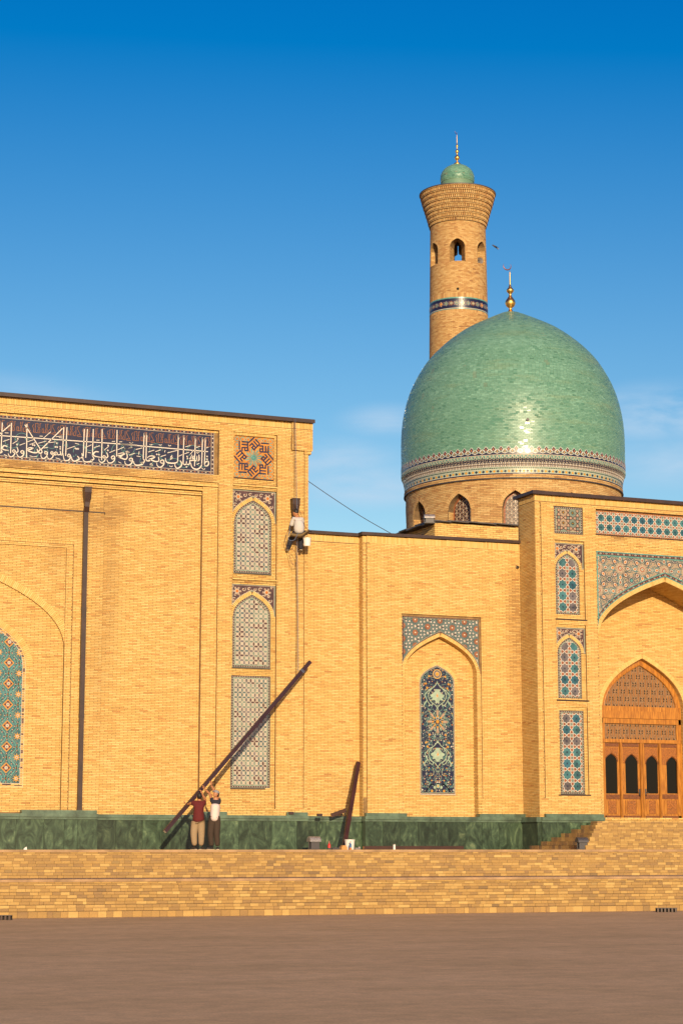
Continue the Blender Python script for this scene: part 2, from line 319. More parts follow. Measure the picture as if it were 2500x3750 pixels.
# ------------------------------------------------------------------ bricks
def rtone():
    t = random.random()
    return 0.05 + 0.62 * t if random.random() < .95 else .62 + .36 * t
class Bricks:
    """collects single bricks; the 300 full ones nearest the camera become objects, the rest one mesh"""
    def __init__(s, m='brick'): s.r = []; s.m = m; s.odd = MB()
    def add(s, o, u, v, n, w, h, d, tone, stain):
        s.r.append((o, u, v, n, w, h, d, tone, stain))      # o: middle of the front face
    def finish(s, parent, name='brick', limit=300):
        big = max(r[4] for r in s.r) if s.r else 0
        pick = sorted(((Vector(r[0]) - CAM).length + 40 * r[8] + (0 if r[4] > .6 * big else 500), i) for i, r in enumerate(s.r))
        pick = [i for _, i in pick[:limit]]; ps = set(pick)
        bx = MB(); bx.hexa([(-.5, 0, -.5), (.5, 0, -.5), (.5, 0, .5), (-.5, 0, .5), (-.5, 1, -.5), (.5, 1, -.5), (.5, 1, .5), (-.5, 1, .5)], s.m)
        me = bpy.data.meshes.new(name); me.from_pydata(bx.v, [], bx.f); me.materials.append(M[s.m])
        for i in pick:
            o, u, v, n, w, h, d, tone, st = s.r[i]
            ob = link(name, me, parent); U, V, Nn = Vector(u) * w, Vector(v) * h, Vector(n) * -d
            ob.matrix_world = Matrix(((U.x, Nn.x, V.x, o[0]), (U.y, Nn.y, V.y, o[1]), (U.z, Nn.z, V.z, o[2]), (0, 0, 0, 1)))
            ob['tone'] = float(tone)
            if st > 0.01: ob['stain'] = float(st)
        b = s.odd
        for i, (o, u, v, n, w, h, d, tone, st) in enumerate(s.r):
            if i in ps: continue
            ox, oy, oz = o; a = w / 2; c = h / 2
            ux, uy, uz = u[0] * a, u[1] * a, u[2] * a; vx, vy, vz = v[0] * c, v[1] * c, v[2] * c; nx, ny, nz = n[0] * d, n[1] * d, n[2] * d
            f = [(ox - ux - vx, oy - uy - vy, oz - uz - vz), (ox + ux - vx, oy + uy - vy, oz + uz - vz), (ox + ux + vx, oy + uy + vy, oz + uz + vz), (ox - ux + vx, oy - uy + vy, oz - uz + vz)]
            b.hexa(f + [(p[0] - nx, p[1] - ny, p[2] - nz) for p in f], s.m, tone, st, (0, 2, 3, 4, 5))
        if b.f: tag(b.build('brickwork' if name == 'brick' else name + '_field', parent), kind='stuff')

PITCHZ, BL, JT = 0.0505, 0.25, 0.014
def crossings(loops, z):
    xs = []
    for lp in loops:
        for (x0, z0), (x1, z1) in zip(lp, lp[1:] + lp[:1]):
            if (z0 <= z < z1) or (z1 <= z < z0): xs.append(x0 + (x1 - x0) * (z - z0) / (z1 - z0))
    xs.sort(); return list(zip(xs[::2], xs[1::2]))
def nostain(x, z): return 0.0
def fill(B, loops, Y, stain=nostain, pitch=PITCHZ, length=BL, proud=0.008, xmin=-12.8, xmax=15.2):
    """running-bond courses over the region (even-odd loops of (x, z)) of the vertical plane y = Y facing -Y"""
    zs = [p[1] for lp in loops for p in lp]; k0 = math.floor(min(zs) / pitch); k1 = math.ceil(max(zs) / pitch)
    u, v, n = (1, 0, 0), (0, 0, 1), (0, -1, 0)
    for k in range(k0, k1):
        z = (k + .5) * pitch
        for a, b in crossings(loops, z):
            a = max(a, xmin); b = min(b, xmax)
            if b - a < .03: continue
            ph = (k % 2) * length / 2 + (k * 7919 % 13) * .002
            j = math.floor((a - ph) / length)
            x = j * length + ph
            while x < b:
                x0, x1 = max(x, a), min(x + length, b)
                if x1 - x0 > .03:
                    w = (length - JT) if (x1 - x0) > length - 1e-6 else x1 - x0 - JT
                    B.add(((x0 + x1) / 2, Y - proud - random.uniform(0, .0025), z), u, v, n, w, pitch - JT * .9, .02, rtone(), stain((x0 + x1) / 2, z))
                x += length
def soldier(B, x0, x1, z0, z1, Y, stain=nostain, w=.052, proud=0.010):
    k = int((x1 - x0) / w)
    for i in range(k):
        xc = x0 + (i + .5) * (x1 - x0) / k
        B.add((xc, Y - proud - random.uniform(0, .003), (z0 + z1) / 2), (1, 0, 0), (0, 0, 1), (0, -1, 0), (x1 - x0) / k - .010, z1 - z0 - .012, .02, rtone() * .8, stain(xc, z0))
def sideface(B, X, y0, y1, z0, z1, nx=-1, pitch=PITCHZ, length=BL, stain=nostain, axis='x'):
    """brick courses on the plane x = X facing -X (nx=-1) or +X"""
    k0, k1 = math.floor(z0 / pitch), math.ceil(z1 / pitch)
    for k in range(k0, k1):
        z = (k + .5) * pitch
        if z < z0 or z > z1: continue
        y = y0 - (k % 2) * length / 2
        while y < y1:
            a, b = max(y, y0), min(y + length, y1)
            if b - a > .03:
                B.add((X + nx * .008, (a + b) / 2, z), (0, -nx, 0) if nx < 0 else (0, 1, 0), (0, 0, 1), (nx, 0, 0), b - a - JT, pitch - JT * .9, .02, rtone(), stain(y, z))
            y += length
def arch(cx, zs, w, h, n=14, k1=.45, k2=(.60, .74)):
    """pointed arch line from left springing over the apex to right springing"""
    P = [(-w, 0), (-w, k1 * h), (-k2[0] * w, k2[1] * h), (0, h)]
    l = []
    for i in range(n + 1):
        t = i / n; a, b, c, d = (1 - t) ** 3, 3 * t * (1 - t) ** 2, 3 * t * t * (1 - t), t ** 3
        l.append((a * P[0][0] + b * P[1][0] + c * P[2][0] + d * P[3][0], a * P[0][1] + b * P[1][1] + c * P[2][1] + d * P[3][1]))
    return [(cx + x, zs + z) for x, z in l] + [(cx - x, zs + z) for x, z in l[-2::-1]]
def archloop(cx, zs, w, h, z0, **k):
    return [(cx - w, z0)] + arch(cx, zs, w, h, **k) + [(cx + w, z0)]
def resample(pts, step):
    pts = [Vector((p[0], p[1])) for p in pts]; L_ = [0]
    for a, b in zip(pts, pts[1:]): L_.append(L_[-1] + (b - a).length)
    n = max(1, round(L_[-1] / step)); o = []; j = 0
    for i in range(n + 1):
        s = L_[-1] * i / n
        while j < len(L_) - 2 and L_[j + 1] < s: j += 1
        f = (s - L_[j]) / max(1e-9, L_[j + 1] - L_[j]); o.append(pts[j].lerp(pts[j + 1], min(1, f)))
    return o
def ring(B, pts, th, Y, step=.054, proud=.012, d=.03, stain=nostain, mid=None):
    """voussoirs: bricks on edge following the arch line, thickness th outwards"""
    half = len(pts) // 2
    for seg in (pts[:half + 1], pts[half:]):
        q = resample(seg, step)
        for a, b in zip(q, q[1:]):
            t = (b - a).normalized(); nrm = Vector((-t.y, t.x)); c = (a + b) / 2 + nrm * th / 2
            B.add((c.x, Y - proud - random.uniform(0, .003), c.y), (t.x, 0, t.y), (nrm.x, 0, nrm.y), (0, -1, 0), (b - a).length - .009, th - .008, d, rtone() * .75, stain(c.x, c.y))
def soffit(B, pts, y0, y1, step=.052, length=BL):
    """bricks lining the under side of an arch between y0 and y1"""
    half = len(pts) // 2; kk = 0
    for seg in (pts[:half + 1], pts[half:]):
        q = resample(seg, step)
        for a, b in zip(q, q[1:]):
            kk += 1; t = (b - a).normalized(); nrm = Vector((t.y, -t.x)); c = (a + b) / 2
            y = y0 - (kk % 2) * length / 2
            while y < y1:
                e0, e1 = max(y, y0), min(y + length, y1)
                if e1 - e0 > .03: B.add((c.x + nrm.x * .006, (e0 + e1) / 2, c.y + nrm.y * .006), (0, -1, 0), (t.x, 0, t.y), (nrm.x, 0, nrm.y), e1 - e0 - JT, (b - a).length - .008, .02, rtone(), 0)
                y += length
def slab(mb, outer, holes, Y0, Y1, m='mortar', back=True):
    """plate between y=Y0 (front) and y=Y1 with holes, its edges closed"""
    loops = [outer] + holes
    vl = [[Vector((x, z, 0)) for x, z in lp] for lp in loops]
    flat = [p for lp in loops for p in lp]
    tris = tessellate_polygon(vl)
    for Yy, fl in ((Y0, 1), (Y1, -1)) if back else ((Y0, 1),):
        for t in tris:
            p = [flat[i] for i in t]
            ar = (p[1][0] - p[0][0]) * (p[2][1] - p[0][1]) - (p[2][0] - p[0][0]) * (p[1][1] - p[0][1])
            if abs(ar) < 1e-9: continue
            if ar * fl < 0: p = p[::-1]
            mb.poly([(x, Yy, z) for x, z in p], m)
    for lp in loops:
        for (xa, za), (xb, zb) in zip(lp, lp[1:] + lp[:1]):
            mb.poly([(xa, Y0, za), (xb, Y0, zb), (xb, Y1, zb), (xa, Y1, za)], m)
def rect(x0, x1, z0, z1): return [(x0, z0), (x1, z0), (x1, z1), (x0, z1)]

# ------------------------------------------------------------------ tile drawing (each glazed piece is its own raised face)
def clipc(poly, clip):
    out_ = poly
    n = len(clip)
    for i in range(n):
        ax, ay = clip[i]; bx, by = clip[(i + 1) % n]; inp = out_; out_ = []
        if not inp: return []
        def side(p): return (bx - ax) * (p[1] - ay) - (by - ay) * (p[0] - ax)
        for j in range(len(inp)):
            p, q = inp[j - 1], inp[j]; sp_, sq = side(p), side(q)
            if (sp_ >= 0) != (sq >= 0):
                t = sp_ / (sp_ - sq); out_.append((p[0] + (q[0] - p[0]) * t, p[1] + (q[1] - p[1]) * t))
            if sq >= 0: out_.append(q)
    return out_
def ccw(p):
    a = sum(p[i - 1][0] * p[i][1] - p[i][0] * p[i - 1][1] for i in range(len(p)))
    return p if a > 0 else p[::-1]
class Pan:
    def __init__(s, Y=None, clips=None, mapf=None, step=.0035):
        s.b = MB(); s.clips = [ccw(c) for c in clips] if clips else None; s.step = step
        s.map = mapf or (lambda u, v, n: (u, Y - n, v))
    def add(s, poly, m, lv=1, raw=False):
        poly = ccw(poly)
        for c in (s.clips if s.clips and not raw else [None]):
            p = clipc(poly, c) if c else poly
            if len(p) < 3: continue
            q = [p[0]]
            for z in p[1:]:
                if abs(z[0] - q[-1][0]) + abs(z[1] - q[-1][1]) > 1e-5: q.append(z)
            if len(q) < 3: continue
            h = lv * s.step
            s.b.poly([s.map(x, y, h) for x, y in q], m)
            for i in range(len(q)):
                a, b = q[i - 1], q[i]; s.b.poly([s.map(a[0], a[1], h), s.map(b[0], b[1], h), s.map(b[0], b[1], h - s.step), s.map(a[0], a[1], h - s.step)][::-1], m)
    def line(s, pts, w, m, lv=2, raw=False, taper=None):
        n = len(pts)
        for i, (a, b) in enumerate(zip(pts, pts[1:])):
            dx, dy = b[0] - a[0], b[1] - a[1]; l = math.hypot(dx, dy)
            if l < 1e-6: continue
            w0 = w if not taper else w * taper(i / (n - 1)); w1 = w if not taper else w * taper((i + 1) / (n - 1))
            ex, ey = dx / l * w * .25, dy / l * w * .25; nx, ny = -dy / l / 2, dx / l / 2
            s.add([(a[0] - ex + nx * w0, a[1] - ey + ny * w0), (a[0] - ex - nx * w0, a[1] - ey - ny * w0), (b[0] + ex - nx * w1, b[1] + ey - ny * w1), (b[0] + ex + nx * w1, b[1] + ey + ny * w1)], m, lv + (i % 2) * .06, raw)
    def star(s, cx, cy, r1, r2, n, m, lv=1, rot=0):
        pts = [(cx + (r1 if k % 2 == 0 else r2) * math.cos(rot + math.pi * k / n), cy + (r1 if k % 2 == 0 else r2) * math.sin(rot + math.pi * k / n)) for k in range(2 * n)]
        for k in range(0, 2 * n, 2): s.add([(cx, cy), pts[k - 1], pts[k], pts[(k + 1) % (2 * n)]], m, lv)
    def disc(s, cx, cy, r, m, lv=1, n=8, rx=1.0, rot=0):
        s.add([(cx + rx * r * math.cos(rot + 2 * math.pi * k / n), cy + r * math.sin(rot + 2 * math.pi * k / n)) for k in range(n)], m, lv)
    def build(s, name, parent): return s.b.build(name, parent)
def spline(pts, k=5):
    o = []
    P = [pts[0]] + list(pts) + [pts[-1]]
    for i in range(1, len(P) - 2):
        p0, p1, p2, p3 = P[i - 1], P[i], P[i + 1], P[i + 2]
        for j in range(k):
            t = j / k
            o.append(tuple(.5 * (2 * p1[c] + (p2[c] - p0[c]) * t + (2 * p0[c] - 5 * p1[c] + 4 * p2[c] - p3[c]) * t * t + (3 * p1[c] - p0[c] - 3 * p2[c] + p3[c]) * t ** 3) for c in (0, 1)))
    o.append(tuple(pts[-1])); return o
def inset_arch(cx, zs, w, h, z0, d, **k): return archloop(cx, zs, w - d, h - d * 1.15, z0 + d, **k)

def border(P, loop, w, base, dot, step, lines=None, lv=2):
    """strip of small diamonds along a closed loop (already the centre line)"""
    n = len(loop)
    P.line(loop + [loop[0]], w, base, lv, raw=True)
    q = resample([*loop, loop[0]], step)
    for a, b in zip(q, q[1:]):
        t = (b - a); l = t.length
        if l < 1e-6: continue
        t /= l; nr = Vector((-t.y, t.x)); c = (a + b) / 2; e = l * .30; g = w * .30
        P.add([tuple(c - t * e), tuple(c - nr * g), tuple(c + t * e), tuple(c + nr * g)], dot, lv + 1, raw=True)
    return

def petal_pattern(P, x0, x1, z0, z1, s=.152):
    nx = round((x1 - x0) / s); nz = round((z1 - z0) / s); sx_, sz = (x1 - x0) / nx, (z1 - z0) / nz
    rnd = random.Random(int(abs(x0 * z0) * 100))
    darks = ['purple', 'greyg', 'purple', 'gteal', 'maroon', 'greyg']
    for i in range(nx + 1):
        for j in range(nz + 1):
            cx, cy = x0 + i * sx_, z0 + j * sz; m = darks[(i // 2 * 5 + j // 2 * 3 + rnd.randint(0, 1)) % 6]
            for ax, ay, l in ((1, 0, sx_), (0, 1, sz)):
                e0, e1, w = l * .08, l * .92, l * .20
                def q(a, b): return (cx + ax * a - ay * b, cy + ay * a + ax * b)
                P.add([q(e0, 0), q(l * .28, -w), q(l * .72, -w), q(e1, 0), q(l * .72, w), q(l * .28, w)], m, 2)
            P.disc(cx, cy, s * .07, 'cream' if (i + j) % 2 else 'terra', 3, 4)
            mx_, my = cx + sx_ / 2, cy + sz / 2
            for dx, dy in ((-1, -1), (1, -1), (1, 1), (-1, 1)): P.disc(mx_ + dx * s * .10, my + dy * s * .10, s * .055, 'purple' if (i * 3 + j) % 3 else 'terra', 2, 4)

def star_pattern(P, x0, z0, nx, nz, s, mline='white', fills=('blue', 'teal', 'purple'), hexm='terra', cornm='greyg', seed=1, parts=None, clipf=None, dark='navy', wl=.020):
    """interlaced bands crossing between eight-pointed stars; the stars themselves are returned as single tiles"""
    rnd = random.Random(seed); d = s * .15; k = s * .26
    for j in range(nz):
        for i in range(nx):
            cx, cy = x0 + (i + .5) * s, z0 + (j + .5) * s
            f = fills[0] if rnd.random() < .2 else fills[1 + rnd.randrange(len(fills) - 1)]
            P.add([(cx - s / 2, cy - s / 2), (cx + s / 2, cy - s / 2), (cx + s / 2, cy + s / 2), (cx - s / 2, cy + s / 2)], f, 2)
            if parts is not None: parts.append((cx, cy, s * .30, f))
    for j in range(nz + 1):
        for i in range(nx + 1):
            cx, cy = x0 + i * s, z0 + j * s
            P.add([(cx - d, cy - d), (cx + d, cy - d), (cx + d, cy + d), (cx - d, cy + d)], cornm, 4)
            for ax, ay, ok in ((1, 0, i < nx), (0, 1, j < nz)):
                if not ok: continue
                def q(a, b): return (cx + ax * a - ay * b, cy + ay * a + ax * b)
                P.add([q(d, -d), q(s / 2 - s * .16, -d), q(s / 2, 0), q(s / 2 - s * .16, d), q(d, d)], hexm, 3)
                P.add([q(s - d, d), q(s / 2 + s * .16, d), q(s / 2, 0), q(s / 2 + s * .16, -d), q(s - d, -d)], hexm, 3)
                for sg in (1, -1):
                    P.line([q(0, sg * d), q(s / 2 - s * .16, sg * d), q(s / 2 + s * .16, -sg * d), q(s, -sg * d)], wl, mline, 5)
def star_tiles(parts, Y, parent, clip=None, dark='navy', lv=.0075):
    meshes = {}
    for cx, cy, r, f in parts:
        if clip and len(clipc([(cx - r, cy - r), (cx + r, cy - r), (cx + r, cy + r), (cx - r, cy + r)], ccw(clip))) != 4: continue
        if f not in meshes:
            P = Pan(mapf=lambda u, v, n: (u, -n, v))
            P.star(0, 0, r, r * .62, 8, f, 1); P.star(0, 0, r * .50, r * .14, 8, dark, 2, math.pi / 8)
            me = bpy.data.meshes.new('star_tile'); me.from_pydata(P.b.v, [], P.b.f)
            for k in P.b.mats: me.materials.append(M[k])
            me.polygons.foreach_set('material_index', P.b.m); meshes[f] = me
        o = link('star_tile', meshes[f], parent); o.location = (cx, Y - lv * .3, cy)
def arabesque(P, x0, x1, z0, z1, cx):
    """scrolls and flowers for the small spandrels"""
    w = x1 - x0; h = z1 - z0
    for sg in (-1, 1):
        ex = cx + sg * w * .36; ez = z1 - h * .20
        P.disc(ex, ez, .085, 'cream', 3, 8); P.disc(ex, ez, .055, 'orange', 4, 8)
        for k in range(6):
            a = k * 1.047; P.disc(ex + .115 * math.cos(a), ez + .115 * math.sin(a), .034, 'cream', 3, 6); P.disc(ex + .115 * math.cos(a), ez + .115 * math.sin(a), .018, 'terra', 4, 6)
        for (fx, fz, r, dr) in ((.20, .13, .075, 1), (.07, .12, .06, -1), (.44, .46, .07, -1), (.45, .68, .055, 1), (.27, .34, .055, 1), (.47, .90, .045, -1), (.14, .26, .05, 1), (.40, .32, .05, -1), (.48, .06, .05, 1)):
            qx, qz = cx + sg * w * fx, z1 - h * fz
            P.line([(qx + r * (1 - t / 13) * math.cos(dr * sg * t * .55 + .6), qz + r * (1 - t / 13) * math.sin(dr * sg * t * .55 + .6)) for t in range(11)], .020, 'cream', 3); P.disc(qx, qz, .026, 'terra', 3, 6)
def spandrel_clips(pts, x0, x1, z1):
    """convex strips between the arch line and the top edge"""
    o = []
    if pts[0][0] > x0 + 1e-4: o.append([(x0, pts[0][1]), (pts[0][0], pts[0][1]), (pts[0][0], z1), (x0, z1)])
    for a, b in zip(pts, pts[1:]):
        if abs(b[0] - a[0]) < 1e-5: continue
        o.append([a, b, (b[0], z1), (a[0], z1)])
    if pts[-1][0] < x1 - 1e-4: o.append([(pts[-1][0], pts[-1][1]), (x1, pts[-1][1]), (x1, z1), (pts[-1][0], z1)])
    return o

# ================================================================== SETTING: plaza, terrace, steps
ZP = -1.6
mb = MB(); mb.poly([(-900, -900, ZP), (900, -900, ZP), (900, 900, ZP), (-900, 900, ZP)], 'plaza'); tag(mb.build('plaza'), kind='structure')
EA = R(-3.0); EU = Vector((math.cos(EA), math.sin(EA), 0)); EN = Vector((math.sin(EA), -math.cos(EA), 0))   # along the steps / towards the viewer
base = onZ(1250, 3351, ZP)
def SP(u, d, z): # u along the steps, d distance back from the lowest riser
    p = base + EU * u - EN * d; return (p.x, p.y, z)
risers = []; z = ZP; d = 0.0
for k in range(6): risers.append((z, z + .1467, d)); z += .1467; d += .30
land_d = d + 1.75; d = land_d
for k in range(5): risers.append((z, z + .144, d)); z += .144; d += .30
mb = MB(); U0, U1 = -16, 30
for i, (z0, z1, dd) in enumerate(risers):
    nd = risers[i + 1][2] if i + 1 < len(risers) else 40
    mb.poly([SP(U0, dd + .03, z0), SP(U1, dd + .03, z0), SP(U1, dd + .03, z1), SP(U0, dd + .03, z1)], 'stepmortar')
    if i + 1 < len(risers): mb.poly([SP(U0, dd + .03, z1 - .004), SP(U1, dd + .03, z1 - .004), SP(U1, nd + .03, z1 - .004), SP(U0, nd + .03, z1 - .004)], 'terrace')
steps = mb.build('stone_steps'); tag(steps, kind='structure')
mb = MB(); zt = -0.004; mb.poly([SP(U0, risers[-1][2] + .03, zt), SP(U1, risers[-1][2] + .03, zt), (40, 60, zt), (-30, 60, zt)], 'terrace'); tag(mb.build('terrace'), kind='structure')
B = Bricks('stone')
rs = random.Random(3)
for i, (z0, z1, dd) in enumerate(risers):
    zc_ = z1 - (.062 if i in (5, 10) else 0); nc = 1 if i == 0 else 2
    for c in range(nc):
        za, zb = z0 + (zc_ - z0) * c / nc, z0 + (zc_ - z0) * (c + 1) / nc; u = -12.5 + rs.random() * .2
        while u < 12.5:
            w = rs.uniform(.18, .27) if rs.random() < .7 else rs.uniform(.08, .34)
            p = SP(u + w / 2, dd - .006 + rs.uniform(0, .012), (za + zb) / 2)
            B.add(p, tuple(EU), (0, 0, 1), tuple(EN), w - .006, zb - za - .005, .28, .05 + .75 * rs.random() ** .9, .5 * rs.random() if rs.random() < .05 else 0); u += w
B.finish(steps, 'step_stone')
# paler coping edges of the two landings
for i, nm in ((5, 'coping'), (10, 'coping')):
    mb = MB(); z0, z1, dd = risers[i]
    p = [SP(-12.5, dd - .02, z1 - .06), SP(12.5, dd - .02, z1 - .06), SP(12.5, dd - .02, z1 + .003), SP(-12.5, dd - .02, z1 + .003), SP(-12.5, dd + .33, z1 - .06), SP(12.5, dd + .33, z1 - .06), SP(12.5, dd + .33, z1 + .003), SP(-12.5, dd + .33, z1 + .003)]
    mb.hexa(p, 'terrace'); mb.build(nm, steps)

# ================================================================== WING (left)
wing = thing('brick_wing', 'tall brick mosque wing with dark calligraphy frieze, left of the white bucket', 'building', 'mosque buildings')
WR = X_(1127, 2400, 0); ZT = 13.83; XL = -18.0
def wing_stain_shade(x, z):
    s = 0
    def blob(cx, cz, rx, rz, a): return a * math.exp(-((x - cx) / rx) ** 2 - ((z - cz) / rz) ** 2)
    s += blob(-7.6, 10.55, .45, .42, .60) + blob(-8.35, 10.2, .55, .8, .45) + blob(-7.72, 8.2, .28, 2.0, .38) + blob(-8.1, 5.6, .35, 2.2, .28)
    s += blob(-9.3, 10.3, .9, .3, .35) + blob(-9.55, 9.0, .30, .8, .30)
    s += .10 / (1 + math.exp((8.2 - z) * 1.2)) * random.random() + (.30 * random.random() if random.random() < .05 else 0)
    if 11.60 < z < 11.90 and x < -4.4: s += .45 * (0.5 + .5 * math.sin(x * 2.3 + 1)) + .25
    if 11.55 < z < 11.66 and -3.8 < x < -2.2: s += .5  # shadow line of the upper lintel, put into the brick colour
    s += blob(-1.62, 8.9, .15, .8, .22)
    return max(0, min(.85, s * random.uniform(.55, 1.15)))
Bw = Bricks('brick'); core = MB()
A1x = X_(798, 2000, 0); A1top = 11.614
B2x = X_(732, 2200, .2); B2top = Z_(728, 1815, .2)
fr_x, fr_t, fr_b = A1x, 13.35, Z_(790, 1741, 0)
cx0, cx1 = X_(848, 2300, 0), X_(1011, 2300, 0)
cz_top = Z_(853, 1580, 0)
front = rect(XL, WR, 1.0, ZT); 
h_fr = rect(XL - 1, fr_x, fr_b, fr_t)
h_b1 = rect(XL - 1, A1x, .2, A1top)
h_col = rect(cx0, cx1, 1.25, cz_top)
zs0, zs1 = X_(1061, 2400, 0), X_(1113, 2400, 0)
h_str = rect(zs0, zs1, 1.25, Z_(1090, 1600, 0))
fr2 = [h_fr, h_b1, h_col, h_str]
# plates as boxes so that every recess has a floor of its own
def plate(mb, x0, x1, z0, z1, Y0, Y1, m='mortar'): mb.box(x0, x1, Y0, Y1, z0, z1, m)
plate(core, fr_x, cx0, 1.0, ZT, 0, .6); plate(core, cx1, zs0, 1.0, ZT, 0, .6); plate(core, zs1, WR, 1.0, ZT, 0, .6)
plate(core, XL, fr_x, fr_t, ZT, 0, .6); plate(core, cx0, cx1, cz_top, ZT, 0, .6); plate(core, zs0, zs1, h_str[2][1], ZT, 0, .6)
plate(core, XL, fr_x, A1top, fr_b, 0, .6)
plate(core, XL, fr_x, fr_b, fr_t, .12, .6)                     # frieze floor
plate(core, zs0, zs1, 1.0, h_str[2][1], .035, .6)
fill(Bw, [rect(XL, WR, 1.06, ZT - .235), h_fr, h_b1, h_col, h_str], 0, wing_stain_shade)
soldier(Bw, -12.8, WR, ZT - .235, ZT - .005, 0, wing_stain_shade)
soldier(Bw, -12.8, fr_x, fr_t - .10, fr_t, .10, nostain)
fill(Bw, [h_str], .035, wing_stain_shade)
# stepped corbel courses above the big recess
yy = 0
for i in range(3):
    zt_ = A1top - i * (A1top - B2top) / 3; zb_ = A1top - (i + 1) * (A1top - B2top) / 3; Yi = .06 + i * .055
    xr = A1x if i == 0 else B2x + (2 - i) * .03
    core.box(XL, xr, Yi, .6, zb_, zt_, 'mortar'); fill(Bw, [rect(XL, xr, zb_ + .05, zt_)], Yi, wing_stain_shade); core.box(XL, xr, Yi - .045, Yi + .01, zb_, zb_ + .048, 'mortar'); soldier(Bw, -12.8, xr, zb_ - .002, zb_ + .05, Yi - .045, wing_stain_shade, w=.25)  # thin projecting lip added below each corbel to cast a shadow line
core.box(B2x, A1x, .06, .6, 1.0, A1top - (A1top - B2top) / 3, 'mortar'); fill(Bw, [rect(B2x, A1x, 1.06, A1top - (A1top - B2top) / 3)], .06, wing_stain_shade)
# the field with nested frames around the great niche
ZF = .20
f3x, f3t = X_(377, 2000, ZF), Z_(374, 1880, .1)
f4x, f4t = X_(271, 2000, .1), Z_(271, 1981, .1)
f5x, f5t = X_(244, 2007, .14), Z_(245, 2007, .14)
nr = X_(235.7, 2387, .18); nw, nh = 2.9, 2.4; ncx = nr - nw; nzs = Z_(235.7, 2387, .18)
npt = arch(ncx, nzs, nw, nh)
NX0 = ncx - nw - 1.0
core.box(XL, B2x, .24, .9, 1.0, B2top, 'mortar'); 
slab(core, rect(f3x, B2x, 1.0, B2top), [], ZF, .24); fill(Bw, [rect(f3x, B2x, 1.06, B2top)], ZF, wing_stain_shade)
slab(core, rect(XL, f3x, f3t, B2top), [], ZF, .24); fill(Bw, [rect(XL, f3x, f3t, B2top)], ZF, wing_stain_shade)
slab(core, [(XL, 1.0), (f3x, 1.0), (f3x, f3t), (XL, f3t)], [rect(XL + .5, f4x, 1.05, f4t)], .11, .235); fill(Bw, [[(XL, 1.06), (f3x, 1.06), (f3x, f3t), (XL, f3t)], rect(XL, f4x, .9, f4t)], .11, wing_stain_shade)
slab(core, rect(XL + .5, f4x, 1.05, f4t), [rect(XL + 1, f5x, 1.1, f5t)], .145, .235); fill(Bw, [rect(XL, f4x, 1.06, f4t - .11), rect(XL, f5x, .9, f5t)], .145, wing_stain_shade); soldier(Bw, -12.8, f4x, f4t - .11, f4t, .14, wing_stain_shade)
NL = archloop(ncx, nzs, nw, nh, 1.12)
slab(core, rect(XL + 1, f5x, 1.1, f5t), [NL], .18, .235); fill(Bw, [rect(XL, f5x, 1.06, f5t), archloop(ncx, nzs, nw + .0, nh, .9), ], .18, wing_stain_shade)
ring(Bw, npt, .23, .165)
# niche floor and its tile panel
fill(Bw, [archloop(ncx, nzs, nw, nh, 1.06)], .24, nostain)
ppr = X_(96, 2433, .24); pw = ppr - ncx; pzs = Z_(96, 2440, .24); ph = 1.6; pz0 = Z_(80, 2884, .24)
ring(Bw, arch(ncx, pzs, pw, ph), .20, .228, proud=.016)
# the recessed column with the four tile panels
YC = .04
core.box(cx0, cx1, YC + .055, .6, 1.0, cz_top, 'mortar')
def small_bay(px_l, px_r, apex_o, apex_i, spring_y, sp_top, lint_y, bottom_y, Yc, Bk, co, stain=nostain, cap=True):
    """arched tile bay set in the recessed column; returns its measures"""
    cx = X_((px_l + px_r) / 2, bottom_y, Yc); w = (X_(px_r, bottom_y, Yc) - X_(px_l, bottom_y, Yc)) / 2
    zs = Z_(px_r, spring_y, Yc); ai = Z_(*apex_i, Yc); ao = Z_(*apex_o, Yc)
    return dict(cx=cx, w=w, zs=zs, h=ai - zs, th=(ao - ai) * .86, zb=Z_((px_l + px_r) / 2, bottom_y, Yc), st=Z_(*sp_top, Yc), lt=Z_((px_l + px_r) / 2, lint_y, Yc))
bays = [small_bay(857, 994, (928, 1816), (928, 1832), 1915, (930, 1794), 1784, 2100, YC, None, None),
        small_bay(852, 991, (926, 2161), (926, 2178), 2260, (930, 2139), 2126, 2446, YC, None, None)]
p3 = dict(x0=X_(846, 2700, YC), x1=X_(990, 2700, YC), z0=Z_(917, 2887, YC), z1=Z_(919, 2474, YC))
p0 = dict(x0=X_(859, 1670, YC), x1=X_(1002, 1670, YC), z0=Z_(930, 1751, YC), z1=Z_(930, 1600, YC))
colholes = []
for b in bays:
    colholes.append([(cx0 - .02, b['zs'] - .02)] + [(cx0 - .02, b['st']), (cx1 + .02, b['st']), (cx1 + .02, b['zs'] - .02)] + [(b['cx'] + b['w'], b['zs'] - .02), (b['cx'] + b['w'], b['zb']), (b['cx'] - b['w'], b['zb']), (b['cx'] - b['w'], b['zs'] - .02)])
colholes.append(rect(p3['x0'], p3['x1'], p3['z0'], p3['z1'])); colholes.append(rect(p0['x0'], p0['x1'], p0['z0'], p0['z1']))
fill(Bw, [rect(cx0, cx1, 1.06, cz_top)] + colholes, YC + .03, wing_stain_shade)
for b in bays:
    fill(Bw, [rect(cx0, cx1, b['st'] + .005, b['lt'])], YC - .01, lambda x, z: .25); core.box(cx0, cx1, -.03, YC + .03, b['lt'], b['lt'] + .045, 'mortar'); soldier(Bw, cx0, cx1, b['lt'] - .002, b['lt'] + .048, -.03, nostain, w=.25)  # lintel courses toned darker; projecting lip added above each to cast a shadow line
soldier(Bw, cx0 + .08, cx1 - .08, cz_top - .10, cz_top, YC, wing_stain_shade)
